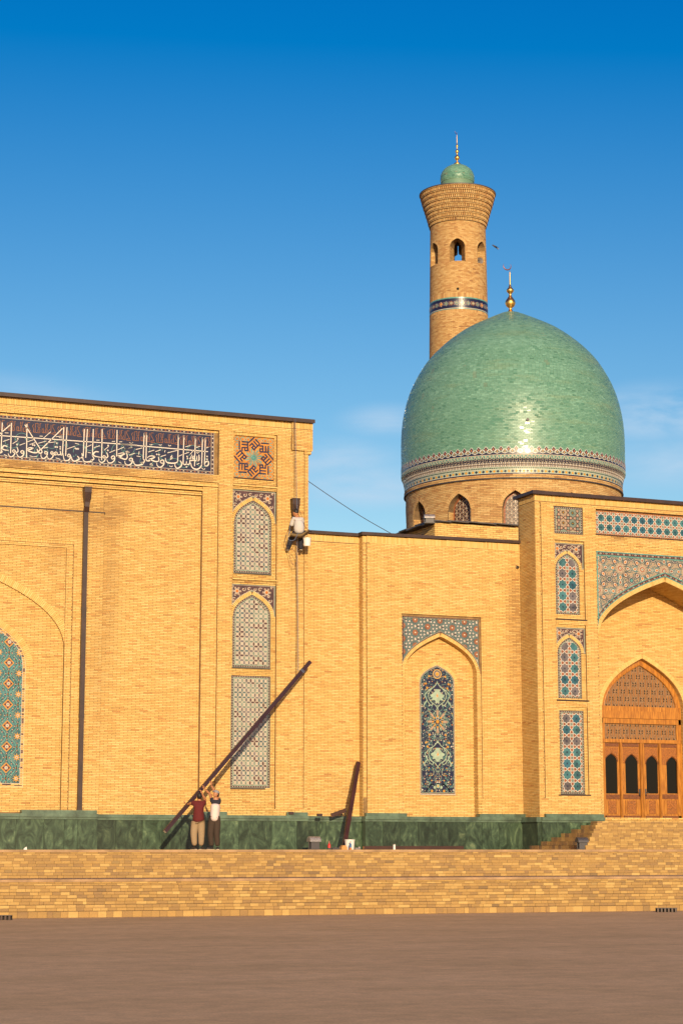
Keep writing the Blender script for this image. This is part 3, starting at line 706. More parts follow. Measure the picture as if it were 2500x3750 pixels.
# cornice block at the top right corner and its bracket
bx0 = zs0 + .02; core.box(bx0, WR + .13, -.06, .5, 12.9, ZT - .01, 'mortar'); fill(Bw, [rect(bx0, WR + .13, 12.9, ZT - .235)], -.06, wing_stain_shade); soldier(Bw, bx0, WR + .13, ZT - .235, ZT - .005, -.06, wing_stain_shade)
core.box(WR - .15, WR + .09, -.03, .4, 12.78, 12.9, 'mortar'); fill(Bw, [rect(WR - .15, WR + .09, 12.79, 12.9)], -.03)
sideface(Bw, WR, .1, 1.2, 1.0, 12.8, nx=1)
core.box(XL, WR - .005, .6, 14, 1.0, ZT - .02, 'mortar')
ck = core.build('wall', wing)
Bw.finish(wing)
# great tile panel inside the niche
P = Pan(.235, clips=[inset_arch(ncx, pzs, pw, ph, pz0, .12)])
lp = archloop(ncx, pzs, pw, ph, pz0)
P.add(lp, 'cream', .5, raw=True); P.add(inset_arch(ncx, pzs, pw, ph, pz0, .035), 'maroon', 1, raw=True); P.add(inset_arch(ncx, pzs, pw, ph, pz0, .10), 'cream', 1.8, raw=True)
P.add(inset_arch(ncx, pzs, pw, ph, pz0, .12), 'teal', 2.6, raw=True)
bl = inset_arch(ncx, pzs, pw, ph, pz0, .067); q = resample(bl, .05)
for a in q: P.disc(a[0], a[1], .014, 'white' if random.random() < .6 else 'pink', 1.6, 4) if False else P.add([(a[0] - .014, a[1]), (a[0], a[1] - .014), (a[0] + .014, a[1]), (a[0], a[1] + .014)], 'pink', 1.6, raw=True)
cs = .315; cz = .635; xo = X_(24, 2735, .24); zo = Z_(24, 2735, .24)
for i in range(-6, 3):
    for j in range(-3, 8):
        x = xo + i * cs; zz = zo + j * cz + (cz / 2 if i % 2 else 0)
        big = i % 2 == 0
        if big:
            P.add([(x - .165, zz), (x, zz - .165), (x + .165, zz), (x, zz + .165)], 'amber', 3)
            P.add([(x - .13, zz), (x, zz - .13), (x + .13, zz), (x, zz + .13)], 'terra', 4)
            for k in range(4): P.disc(x + .085 * math.cos(k * 1.571), zz + .085 * math.sin(k * 1.571), .026, 'navy', 5, 6)
            P.disc(x, zz, .055, 'cream', 5, 8); P.disc(x, zz, .02, 'turq', 6, 6)
        else:
            P.star(x, zz, .13, .055, 8, 'amber', 3); P.disc(x, zz, .045, 'cream', 5, 8); P.disc(x, zz, .02, 'orange', 6, 6)
        for k, (dx, dz) in enumerate(((.16, .12), (-.16, .12), (.16, -.12), (-.16, -.12), (0, .21), (0, -.21), (.09, .30), (-.09, .30))):
            P.disc(x + dx, zz + dz, .042, 'navy', 3.2, 6); P.disc(x + dx, zz + dz, .022, 'pink', 4, 6)
        P.add([(x - .03, zz + cz / 2), (x, zz + cz / 2 - .06), (x + .03, zz + cz / 2), (x, zz + cz / 2 + .06)], 'orange', 3.6)
        for sg in (-1, 1):
            P.line([(x + sg * .05, zz - cz * .5), (x + sg * .05, zz - .22), (x + sg * .19, zz - .04), (x + sg * .19, zz + .04), (x + sg * .05, zz + .22), (x + sg * .05, zz + cz * .5)], .020, 'turq', 4.5)
            P.line([(x, zz + sg * cz / 2), (x + cs, zz + sg * .05), (x + cs, zz - sg * .05)], .018, 'turq', 4.8)
            P.line([(x, zz + sg * .22), (x + cs / 2, zz + sg * .30), (x + cs, zz + sg * .12)], .014, 'greyg', 4.2)
P.build('tile_panel', wing)

def arched_panel(b, Y, parent, kind, bw=.085, seed=1):
    """ring, border and pattern of one small arched bay"""
    cx, w, zs, h, zb = b['cx'], b['w'], b['zs'], b['h'], b['zb']
    inner = inset_arch(cx, zs, w, h, zb, bw)
    P = Pan(Y, clips=[inner])
    P.add(archloop(cx, zs, w, h, zb), 'greyg', 1, raw=True)
    mid = inset_arch(cx, zs, w, h, zb, bw * .5)
    border(P, mid, bw * .62, 'maroon', 'cream', .082)
    P.add(inner, 'cream' if kind == 'petal' else 'blue', 1.6, raw=True); pts = []
    lpn = inner + [inner[0]]; P.line(lpn, .016, 'sage', 3, raw=True)
    if kind == 'petal': petal_pattern(P, cx - w + bw, cx + w - bw, zb + bw, zs + h)
    else: star_pattern(P, cx - (w - bw), zb + bw, 2, int((zs + h - zb) / (w - bw)) + 1, (w - bw), seed=seed, parts=pts)
    o = P.build('tile_panel', parent)
    if pts: star_tiles(pts, Y - .0075, o, inner)
    return o
def small_spandrel(b, x0, x1, Y, parent):
    pts = [(x, z) for x, z in arch(b['cx'], b['zs'] - .02, b['w'] + b['th'] * .9, b['h'] + b['th'])]
    pts = [p for p in pts if x0 <= p[0] <= x1]
    if pts[0][0] > x0: pts = [(x0, pts[0][1] - .03)] + pts
    if pts[-1][0] < x1: pts = pts + [(x1, pts[-1][1] - .03)]
    z1 = b['st']; clips = spandrel_clips(pts, x0, x1, z1)
    P = Pan(Y, clips=clips); P.add(rect(x0, x1, pts[0][1], z1), 'maroon', 1)
    P.line([(x0, z1 - .02), (x1, z1 - .02)], .035, 'greyg', 2); P.line([(x0 + .02, z1), (x0 + .02, 0)], .03, 'greyg', 2); P.line([(x1 - .02, z1), (x1 - .02, 0)], .03, 'greyg', 2)
    P.line([(x0, z1 - .05), (x1, z1 - .05)], .010, 'cream', 3); P.line([(x0 + .045, z1), (x0 + .045, 0)], .010, 'cream', 3); P.line([(x1 - .045, z1), (x1 - .045, 0)], .010, 'cream', 3)
    P.line([(p[0], p[1] + .045) for p in pts], .016, 'cream', 3); P.line([(p[0], p[1] + .015) for p in pts], .03, 'greyg', 2)
    arabesque(P, x0 + .05, x1 - .05, min(p[1] for p in pts), z1 - .04, b['cx'])
    P.build('spandrel_tiles', parent)
def bay_ring(b, Bk, Y): 
    ring(Bk, arch(b['cx'], b['zs'] - .02, b['w'], b['h'] + .02), b['th'], Y, proud=.014)
Br = Bricks('brick')
for b in bays:
    bay_ring(b, Br, YC + .03); small_spandrel(b, cx0 + .005, cx1 - .005, YC + .045, wing); arched_panel(b, YC + .05, wing, 'petal')
def rect_panel(r, Y, parent, kind, bw=.085, **kw):
    x0, x1, z0, z1 = r['x0'], r['x1'], r['z0'], r['z1']
    inner = rect(x0 + bw, x1 - bw, z0 + bw, z1 - bw); P = Pan(Y, clips=[inner])
    P.add(rect(x0, x1, z0, z1), 'greyg', 1, raw=True); border(P, rect(x0 + bw / 2, x1 - bw / 2, z0 + bw / 2, z1 - bw / 2), bw * .62, 'maroon', 'cream', .082)
    P.add(inner, 'cream' if kind == 'petal' else kw.get('basem', 'blue'), 1.6, raw=True); P.line(inner + [inner[0]], .016, 'sage', 3, raw=True); pts = []
    if kind == 'petal': petal_pattern(P, x0 + bw, x1 - bw, z0 + bw, z1 - bw)
    elif kind == 'star':
        s = (x1 - x0 - 2 * bw) / 2; star_pattern(P, x0 + bw, z0 + bw, 2, round((z1 - z0 - 2 * bw) / s), (z1 - z0 - 2 * bw) / round((z1 - z0 - 2 * bw) / s) if abs((z1 - z0 - 2 * bw) / round((z1 - z0 - 2 * bw) / s) - s) < .02 else s, seed=5, parts=pts)
    elif kind == 'plum':
        s = (x1 - x0 - 2 * bw) / 2.6; ox = x0 + bw + s * .3; oz = z0 + bw + s * .3
        star_pattern(P, ox - s, oz - s, 4, 4, s, mline='maroon', fills=('greyg', 'sand', 'greyg'), hexm='pink', cornm='greyg', seed=2, wl=.022)
        for i in range(2):
            for j in range(2): P.star(ox + (i + .5) * s, oz + (j + .5) * s, .09, .03, 8, 'orange', 2); P.disc(ox + (i + .5) * s, oz + (j + .5) * s, .02, 'amber', 3)
    P.b.box(x0 - .01, x1 + .01, Y - .03, Y, z0 - .035, z0 - .002, 'metal')
    o = P.build('tile_panel', parent)
    if pts: star_tiles(pts, Y - .0075, o, inner)
    return o
rect_panel(p3, YC + .05, wing, 'petal')
mb = MB()
for b in bays: mb.box(b['cx'] - b['w'] - .01, b['cx'] + b['w'] + .01, YC + .0, YC + .05, b['zb'] - .035, b['zb'] - .002, 'metal')
mb.build('sill', wing)
# square panel: eight kufic squares round a turquoise star
x0, x1, z0, z1 = p0['x0'], p0['x1'], p0['z0'], p0['z1']
P = Pan(YC + .05, clips=[rect(x0, x1, z0, z1)]); P.add(rect(x0, x1, z0, z1), 'amber2', 1)
W = x1 - x0; H = z1 - z0; cx, cz = (x0 + x1) / 2, (z0 + z1) / 2; sW = W / 12.9; sH = H / 12.9
for i in range(7):
    for j in range(7):
        if i in (0, 6) or j in (0, 6):
            if (i == 3 and j in (0, 6)) or (j == 3 and i in (0, 6)): continue
            x = x0 + W * (.07 + .86 * i / 6); zz = z0 + H * (.07 + .86 * j / 6)
            P.star(x, zz, .088, .072, 8, 'turq', 2); P.disc(x, zz, .058, 'amber', 3, 8); P.disc(x, zz, .04, 'orange', 4, 8)
            P.add([(x + .09, zz), (x + .11, zz - .02), (x + .13, zz), (x + .11, zz + .02)], 'orange', 2)
glyph = ["1100000", "0111011", "0101011", "0101011", "0101011", "0111011", "0011011"]   # placeholder rows replaced below
G = ["#######", "......#", "#.#.#.#", "#.#.#.#", "###.#.#", "#.#.#.#", "#######"]
G = [".######", ".......", "###.#.#", "..#.#.#", "###.#.#", "#.#.#.#", "#######"]
for k in range(8):
    a = k * math.pi / 4; ca, sa = math.cos(a), math.sin(a)
    rr = .395 * W; px_, pz_ = cx + rr * .97 * math.sin(a), cz + rr * math.cos(a)
    if k % 2: px_, pz_ = cx + math.copysign(.265 * W, math.sin(a)), cz + math.copysign(.265 * H, math.cos(a))
    else: px_, pz_ = cx + .345 * W * math.sin(a), cz + .345 * H * math.cos(a)
    S = .245 * W; rot = (-(k // 2) * math.pi / 2) + (math.pi / 4 if k % 2 == 0 else 0) + (0 if k % 2 == 0 else 0)
    c_, s_ = math.cos(rot), math.sin(rot); u = S / 7
    def gq(x, y): return (px_ + x * c_ - y * s_, pz_ + x * s_ + y * c_)
    P.add([gq(-S / 2, -S / 2), gq(S / 2, -S / 2), gq(S / 2, S / 2), gq(-S / 2, S / 2)], 'amber2', 3.1)
    for r_ in range(7):
        c0 = None
        for c in range(8):
            on = c < 7 and G[r_][c] == '#'
            if on and c0 is None: c0 = c
            if not on and c0 is not None:
                xa, xb = -S / 2 + c0 * u, -S / 2 + c * u; ya, yb = S / 2 - r_ * u, S / 2 - (r_ + 1) * u
                P.add([gq(xa, yb), gq(xb, yb), gq(xb, ya), gq(xa, ya)], 'navy', 4); c0 = None
for k in range(16):
    a = k * math.pi / 8
    P.line([(cx, cz), (cx + W * (.22 if k % 2 else .16) * math.sin(a), cz + W * (.22 if k % 2 else .16) * math.cos(a))], .022 if k % 2 else .034, 'turq', 2.6)
    for q_ in (.12, .17): P.line([(cx + W * q_ * math.sin(a + .08), cz + W * q_ * math.cos(a + .08)), (cx + W * (q_ + .10) * math.sin(a + .20), cz + W * (q_ + .10) * math.cos(a + .20))], .018, 'turq' if k % 2 else 'terra', 2.3)
P.disc(cx, cz, .05, 'turq', 3)
P.b.box(x0 - .01, x1 + .01, YC + .01, YC + .05, z0 - .04, z0 - .002, 'metal')
P.build('kufic_tile_panel', wing)

# calligraphy frieze, drawn as strokes
YF = .105
FX1 = X_(784, 1650, YF); FZ0, FZ1 = Z_(700, 1733, YF), Z_(700, 1577, YF)
P = Pan(YF, clips=[rect(-14, FX1, FZ0, FZ1)])
P.add(rect(-14, FX1, FZ0, FZ1), 'maroon', 1); P.add(rect(-14, FX1 - .10, FZ0 + .10, FZ1 - .10), 'navy', 1.8)
for z_ in (FZ0 + .012, FZ0 + .10, FZ1 - .10, FZ1 - .012): P.line([(-14, z_), (FX1, z_)], .014, 'cream', 3)
for x_ in (FX1 - .10, FX1 - .012): P.line([(x_, FZ0), (x_, FZ1)], .014, 'cream', 3)
k = 0; x = FX1 - .15
while x > -13:
    for z_ in (FZ0 + .056, FZ1 - .056):
        P.disc(x, z_, .022, 'cream' if k % 2 else 'terra', 3, 5, rx=1.4); P.disc(x - .06, z_ + .008, .02, 'navy', 3, 5, rx=1.6)
    x -= .125; k += 1
z_ = FZ0 + .14
while z_ < FZ1 - .1: P.disc(FX1 - .056, z_, .024, 'white' if k % 2 else 'navy', 3, 5); z_ += .07; k += 1
def q6(p): return XZ(450 + p[0] / 4.48, 1500 + p[1] / 4.48, YF)
def q7(p): return XZ(p[0] / 3.136, 1400 + p[1] / 3.136, YF)
def stroke(q, pts, w=.045, m='textw', lv=5, sm=True, tp=None):
    s = [q(p) for p in pts]; s = spline(s, 4) if sm and len(s) > 2 else s
    P.line(s, w, m, lv, taper=tp)
fade = lambda t: .35 + .65 * math.sin(math.pi * min(1, .15 + t * .8))
# vines
for kk in range(26):
    x = FX1 - .4 - kk * .31; zz = FZ0 + .45 + .25 * math.sin(kk * 1.7); r_ = .22
    P.line([(x + r_ * math.cos(a / 3), zz + r_ * math.sin(a / 3) * (1 if kk % 2 else -1)) for a in range(0, 11)], .012, 'turq', 2.4)
    P.disc(x + r_ * .5, zz + .05, .03, 'turq', 2.5, 4, rx=.6); P.disc(x - r_ * .6, zz - .12, .026, 'turq', 2.5, 4, rx=.6)
# orange kufic line: repeated phrase built from upright pairs, knots and stepped bows
zk0, zk1 = Z_(700, 1630, YF), Z_(700, 1597, YF); hk = zk1 - zk0; x = FX1 - .13
unit = 0
while x > -13:
    c0 = x
    def kl(pts, w=.015): P.line([(c0 - a * .1, zk0 + b * hk) for a, b in pts], w, 'ochre', 3)
    kl([(0, 0), (0, .35), (.6, .6), (.6, 1), (1.1, 1)]); kl([(.6, 0), (.6, .35), (0, .6), (0, 1), (-.3, 1)]); kl([(0, 0), (2.0, 0)])
    kl([(1.5, 0), (1.5, .95), (1.15, .95)]); kl([(2.0, 0), (2.0, .4), (2.4, .65), (2.0, .85)]); kl([(2.6, -.05), (3.9, -.05), (3.9, .12), (3.0, .12), (4.0, .75), (3.9, 1), (3.2, 1)])
    kl([(4.5, 0), (4.5, .95)]); kl([(4.2, 0), (5.2, 0), (5.2, .3), (4.9, .45)]); kl([(5.7, 0), (5.7, .4), (6.2, .6), (6.2, 1)]); kl([(6.2, 0), (6.2, .4), (5.7, .6), (5.7, 1), (5.3, 1)])
    kl([(6.8, 0), (6.8, .45), (7.3, .45), (7.3, .05), (6.4, .05)])
    x -= .80
# long horizontal stroke and uprights
stroke(q6, [(-40, 567), (1390, 690)], .028, sm=False); stroke(q7, [(-60, 608), (1568, 722)], .028, sm=False)
for a, b in (((1350, 465), (1335, 900)), ((1303, 462), (1290, 900)), ((1187, 452), (1172, 925)), ((998, 430), (985, 885)), ((908, 422), (896, 855)), ((388, 393), (376, 825)), ((347, 392), (330, 810))):
    stroke(q6, [a, b], .030, sm=False)
    stroke(q6, [(a[0], a[1] - 6), (a[0] + 8, a[1] + 55)], .02, sm=False)
for a, b in (((1343, 550), (1338, 850)), ((1172, 540), (1165, 890)), ((1070, 540), (1060, 850)), ((1002, 540), (983, 865)), ((967, 540), (955, 850)), ((768, 518), (752, 842)), ((732, 518), (716, 830)), ((308, 482), (303, 865)), ((130, 468), (120, 812)), ((25, 465), (10, 800)), ((285, 490), (462, 768)), ((715, 530), (470, 772)), ((115, 490), (0, 590))):
    stroke(q7, [a, b], .029, sm=False)
S6 = [[(1338, 895), (1350, 865), (1385, 848), (1402, 872), (1396, 908), (1370, 926), (1342, 918), (1333, 890)],
      [(1292, 895), (1270, 945), (1222, 978), (1165, 972), (1125, 935), (1113, 880)],
      [(1245, 745), (1247, 820), (1228, 838), (1212, 828), (1212, 765)], [(1212, 826), (1190, 840), (1150, 822), (1140, 785), (1160, 768), (1166, 800), (1132, 836), (1100, 822), (1108, 790), (1130, 742)],
      [(1096, 800), (1094, 878), (1070, 900), (1042, 890), (1040, 852)], [(1042, 890), (1010, 903), (985, 885)],
      [(940, 842), (962, 882), (952, 925), (915, 956), (878, 958), (855, 930), (850, 895)],
      [(896, 850), (868, 874), (800, 880), (730, 870), (702, 842), (694, 800)], [(802, 758), (784, 783), (806, 795), (775, 816)],
      [(665, 872), (640, 880), (615, 862), (625, 836), (655, 832), (670, 862), (662, 905), (628, 940), (588, 942), (560, 915), (553, 878)],
      [(580, 780), (588, 828), (568, 850), (530, 852), (470, 832), (430, 818), (478, 802), (520, 778), (480, 760), (430, 766), (402, 790)], [(470, 818), (425, 840), (388, 836), (376, 800)],
      [(330, 805), (352, 838), (335, 868), (300, 872), (330, 885), (292, 905), (230, 913), (188, 896), (172, 850)],
      [(150, 838), (120, 842), (103, 822), (120, 802), (148, 806), (152, 845), (140, 880), (105, 908), (62, 908), (36, 882), (28, 850)]]
for s_ in S6: stroke(q6, s_, .041, tp=fade)
S7 = [[(1452, 808), (1460, 860), (1438, 885), (1395, 872), (1352, 850), (1400, 836), (1430, 820), (1398, 812), (1352, 824)], [(1400, 845), (1365, 858), (1340, 840)],
      [(1310, 872), (1290, 880), (1278, 862), (1295, 847), (1313, 855), (1312, 895), (1280, 924), (1243, 922), (1227, 892)],
      [(1225, 810), (1237, 850), (1215, 870), (1192, 868), (1180, 856), (1195, 845), (1207, 860), (1200, 900), (1168, 922), (1140, 905), (1134, 880)],
      [(1130, 800), (1095, 798), (1070, 825), (1092, 850), (1155, 862)], [(1060, 845), (1077, 880), (1048, 893), (1060, 900), (1020, 913), (980, 914), (955, 895), (950, 850)],
      [(940, 818), (946, 858), (925, 870)], [(888, 850), (906, 872), (888, 896), (850, 906), (825, 886), (820, 858)],
      [(803, 845), (785, 856), (776, 840), (792, 828), (806, 845), (800, 880), (768, 900), (735, 888), (722, 820)],
      [(715, 828), (700, 832), (690, 790)], [(692, 830), (660, 832), (655, 812), (640, 803), (625, 815), (640, 832), (600, 828), (582, 812), (596, 798), (608, 815), (605, 855), (575, 882), (548, 870), (540, 842)],
      [(462, 768), (443, 798), (462, 816), (482, 798), (465, 770)], [(538, 815), (520, 822), (511, 806), (528, 796), (541, 812), (535, 850), (500, 876), (475, 862), (468, 832)],
      [(425, 768), (430, 800), (405, 810), (360, 802), (320, 782), (360, 766), (376, 755), (335, 752), (306, 772)],
      [(268, 808), (250, 815), (238, 798), (256, 786), (270, 802), (264, 840), (233, 860), (205, 848), (190, 818)],
      [(195, 748), (206, 790), (185, 806), (155, 802), (144, 788), (160, 778), (173, 795), (160, 835), (130, 856), (105, 846), (93, 820)],
      [(80, 738), (45, 728), (24, 755), (45, 775), (96, 782)], [(10, 780), (20, 800), (-5, 815)]]
for s_ in S7: stroke(q7, s_, .039, tp=fade)
for a, b in (((1025, 610), (1105, 590)), ((1200, 625), (1260, 600)), ((1365, 630), (1400, 615)), ((1010, 725), (1080, 700)), ((915, 765), (970, 740)), ((730, 710), (885, 670)), ((620, 770), (700, 745)), ((415, 695), (510, 665)), ((530, 690), (620, 660)), ((105, 750), (190, 715)), ((210, 655), (310, 630)), ((20, 650), (150, 620)), ((1210, 900), (1250, 880)), ((440, 570), (457, 582)), ((457, 582), (480, 572)), ((590, 575), (608, 588)), ((608, 588), (632, 576)), ((742, 580), (760, 600)), ((760, 600), (785, 588)), ((108, 540), (130, 556)), ((130, 556), (160, 540)), ((1290, 960), (1320, 985)), ((1320, 985), (1345, 970)), ((225, 762), (285, 772)), ((760, 925), (790, 938)), ((790, 938), (815, 925)), ((690, 670), (680, 700)), ((265, 690), (255, 735)), ((440, 905), (490, 912)), ((445, 890), (470, 885)), ((1100, 735), (1140, 690)), ((1205, 700), (1245, 705))):
    stroke(q6, [a, b], .020, sm=False)
for a, b in (((1350, 775), (1420, 745)), ((1425, 770), (1515, 745)), ((1255, 808), (1320, 780)), ((1195, 780), (1245, 735)), ((1078, 750), (1145, 728)), ((1000, 740), (1050, 718)), ((770, 765), (855, 735)), ((340, 715), (410, 690)), ((440, 700), (530, 675)), ((545, 695), (635, 685)), ((640, 625), (710, 618)), ((145, 705), (200, 670)), ((225, 722), (285, 700)), ((310, 685), (380, 660)), ((35, 680), (105, 655)), ((500, 640), (580, 570)), ((675, 635), (710, 640)), ((1105, 665), (1140, 665)), ((1285, 680), (1318, 678)), ((1368, 685), (1400, 683)), ((1490, 698), (1522, 696)), ((860, 700), (905, 712)), ((455, 618), (490, 620)), ((55, 580), (95, 582)), ((640, 868), (690, 885)), ((340, 845), (380, 855)), ((380, 855), (420, 852)), ((45, 830), (75, 842)), ((1360, 915), (1390, 930)), ((895, 905), (940, 912)), ((1010, 805), (1040, 812)), ((500, 755), (548, 748))):
    stroke(q7, [a, b], .018, sm=False)
for q_, l in ((q6, ((1378, 770), (1378, 815), (555, 735), (590, 740), (70, 690), (92, 700), (1050, 770), (1058, 800), (1040, 940), (1222, 708), (1140, 680))), (q7, ((1450, 800), (1470, 803), (690, 742), (690, 765), (655, 745), (635, 742), (375, 720), (395, 724), (193, 715), (1237, 782), (908, 880), (880, 765), (865, 760), (895, 765), (203, 650), (1240, 725), (650, 700)))):
    for c in l: a = q_(c); P.disc(a[0], a[1], .032, 'white', 5, 4)
P.b.box(-14, FX1 + .02, YF - .05, YF + .01, FZ0 - .045, FZ0 - .004, 'metal')
x = FX1 - .12
P.build('calligraphy_frieze', wing)
Br.finish(wing, 'arch_brick', limit=120)

# roof capping, flashing, downpipe with hopper, drain hopper on the right
mb = MB(); mb.box(XL, WR + .165, -.16, .35, ZT + .0, ZT + .105, 'metal'); mb.box(XL, WR + .165, -.175, -.16, ZT - .02, ZT + .09, 'metal'); mb.build('roof_capping', wing)
mb = MB(); mb.box(XL, f3x + .02, .085, .21, f3t, f3t + .035, 'metal'); mb.build('flashing', wing)
def hopper(X, Y, zt, sc_=1.0, m='metal'):
    b = MB(); w = .112 * sc_
    b.box(X - w, X + w, Y - .25, Y, zt - .17 * sc_, zt, m); b.box(X - w - .012, X + w + .012, Y - .262, Y, zt - .03, zt + .004, m)
    b.hexa([(X - w * .62, Y - .16, zt - .48 * sc_), (X + w * .62, Y - .16, zt - .48 * sc_), (X + w, Y - .25, zt - .17 * sc_), (X - w, Y - .25, zt - .17 * sc_), (X - w * .62, Y - .02, zt - .48 * sc_), (X + w * .62, Y - .02, zt - .48 * sc_), (X + w, Y, zt - .17 * sc_), (X - w, Y, zt - .17 * sc_)], m); return b
px_top = onY(317, 1786, 0.0); pxb = X_(298, 2975, .05)
b = hopper(px_top.x, 0.04, px_top.z, 1.0); zc = px_top.z
b.box(px_top.x - .075, px_top.x + .075, -.13, .0, zc - .62, zc - .47, 'metal')
b.hexa([(px_top.x - .075, .0, zc - .80), (px_top.x + .075, .0, zc - .80), (px_top.x + .075, -.13, zc - .60), (px_top.x - .075, -.13, zc - .60), (px_top.x - .075, .11, zc - .80), (px_top.x + .075, .11, zc - .80), (px_top.x + .075, -.01, zc - .60), (px_top.x - .075, -.01, zc - .60)], 'metal')
dp = b.build('downpipe', wing)
X = px_top.x
for i, (za, zb) in enumerate(((zc - .78, 7.3), (7.3, 4.0), (4.0, 1.12))):
    b = MB(); g = .003 * (i % 2); b.box(X - .070 - g, X + .070 + g, -.035 - g, .09, zb, za, 'metal'); b.box(X - .078, X + .078, -.042, .095, zb - .0, zb + .10, 'metal'); b.build('pipe_section', dp)
hp = onY(1076, 1829, -.02)
b = hopper(hp.x, .0, hp.z, 1.12); b.box(hp.x - .06, hp.x + .06, -.13, -.02, hp.z - .85, hp.z - .5, 'metal'); b.build('rain_hopper', wing)

# ================================================================== green marble plinths
def plinth(parent, x0, x1, Y, ztop, segs=None, raised=(), end=None):
    rp = random.Random(int(x0 * 10) + 5)
    x = x0
    while x < x1 - .05:
        w = min(rp.choice((.42, .62, .62, .85, 1.1)), x1 - x)
        if x1 - x - w < .2: w = x1 - x
        b = MB(); g = rp.uniform(0, .006); b.box(x + .004, x + w - .004, Y - g, Y + .25, 0, ztop - .17, 'marble'); b.build('marble_slab', parent); x += w
    x = x0 - .03
    while x < x1 - .02:
        w = min(rp.uniform(.7, 1.2), x1 + .0 - x); b = MB()
        b.box(x + .002, x + w - .002, Y - .035, Y + .25, ztop - .17, ztop - .10, 'marblet'); b.box(x + .002, x + w - .002, Y - .08, Y + .25, ztop - .10, ztop, 'marblet')
        b.build('plinth_moulding', parent); x += w
    for a, c in raised:
        x = a
        while x < c - .02:
            w = min(rp.uniform(.4, .8), c - x); b = MB(); b.box(x + .002, x + w - .002, Y - .005, Y + .25, ztop, ztop + .105, 'marblet'); b.build('plinth_step', parent); x += w
ZPL = Z_(700, 2985, -.22)
XR3 = X_(354, 2975, -.15)
plinth(wing, -13.2, XR3, -.26, ZPL + .01, raised=((X_(78, 2960, -.2), XR3 - .02),))
plinth(wing, XR3, WR - .02, -.12, ZPL, raised=((X_(745, 2972, -.1), X_(833, 2972, -.1)), (X_(1050, 2972, -.1), WR - .03)))
print('wing done')

# ================================================================== MIDDLE WALL
mid = thing('connecting_wall', 'lower brick wall with one pointed niche between the tall wing and the portal', 'building', 'mosque buildings')
Y1, Y2, YS = .60, .28, .32
c1 = X_(1315, 2400, Y1); c2 = X_(1341, 2400, YS); MR = X_(1911, 2400, Y2) + .12
zl, zr = Z_(1344, 1962, Y2), Z_(1909, 1993, Y2); ZM = zl
def zm(x): return zl + (zr - zl) * (x - c1) / (MR - c1)
Bm = Bricks('brick'); core = MB()
def mst(x, z):
    s = .75 * math.exp(-((x - 6.52) / .33) ** 2) * (1 / (1 + math.exp((z - 9.1) * 3))) * (.30 + .7 / (1 + math.exp((5.9 - z) * 1.6)))
    s += .3 * math.exp(-((x - .2) / 1.0) ** 2 - ((z - 2.0) / .35) ** 2) * random.random()
    return max(0, min(.7, s * random.uniform(.4, 1.3)))
# niche measures
n_l, n_r = X_(1479, 2500, Y2), X_(1747, 2520, Y2); ncx2 = (n_l + n_r) / 2; nw2 = (n_r - n_l) / 2
na = Z_(1612, 2330, Y2); nzs2 = na - nw2 * .95; nh2 = na - nzs2
fz1 = Z_(1615, 2255, Y2); fx0, fx1 = X_(1472, 2300, Y2), X_(1760, 2300, Y2); fzb = Z_(1766, 2924, Y2)
sp0, sp1 = fx0 + .01, X_(1754, 2350, Y2)
niche = archloop(ncx2, nzs2, nw2, nh2, 1.02, n=16)
core.box(WR - .2, c1, Y1, 1.3, 1.0, ZM, 'mortar'); fill(Bm, [rect(WR + .02, c1, 1.06, ZM - .235)], Y1, mst); soldier(Bm, WR + .02, c1, ZM - .235, ZM - .005, Y1)
core.box(c1, c2, YS, 1.3, 1.0, ZM, 'mortar'); fill(Bm, [rect(c1, c2, 1.06, ZM - .235)], YS, nostain); soldier(Bm, c1, c2, ZM - .235, ZM - .005, YS)
sideface(Bm, c1, YS, Y1, 1.06, ZM, -1)
grz = Z_(1343, 2922, Y2)
slab(core, [(c2, 1.0), (MR, 1.0), (MR, zm(MR)), (c2, ZM)], [rect(fx0, fx1, 1.001, fz1)], Y2, 1.3)
slab(core, rect(fx0, fx1, 1.0, fz1), [niche], Y2 + .035, .9)
core.box(ncx2 - nw2 - .3, ncx2 + nw2 + .3, Y2 + .30, 1.25, .95, na + .3, 'mortar')
core.box(c1 + .02, c2, Y2 + .005, YS, 1.0, grz, 'mortar')
fill(Bm, [[(c2, 1.06), (MR, 1.06), (MR, zm(MR) - .22), (c2, ZM - .235)], rect(fx0, fx1, fzb, fz1), archloop(ncx2, nzs2, nw2, nh2, .9)[0:1] + [(ncx2 - nw2, fzb), (ncx2 + nw2, fzb), (ncx2 + nw2, .9)]], Y2, mst)
spz = nzs2 + .10
npts2 = arch(ncx2, nzs2, nw2, nh2, n=16)
fill(Bm, [rect(fx0, fx1, fzb, fz1 - .07), rect(sp0, sp1, spz, fz1 - .07), archloop(ncx2, nzs2, nw2, nh2, .9)[0:1] + [(ncx2 - nw2, nzs2), (ncx2 + nw2, nzs2), (ncx2 + nw2, .9)]] if False else [rect(fx0, ncx2 - nw2 - .0, fzb, nzs2 + .12), rect(ncx2 + nw2, fx1, fzb, nzs2 + .05)], Y2 + .03, mst)
ring(Bm, npts2, .125, Y2 + .03, proud=.016)
k = int((MR - c2) / 1.2)
for i in range(k):
    a, b_ = c2 + (MR - c2) * i / k, c2 + (MR - c2) * (i + 1) / k; zz = (zm(a) + zm(b_)) / 2
    soldier(Bm, a, b_, zz - .235, zz - .005, Y2, mst)
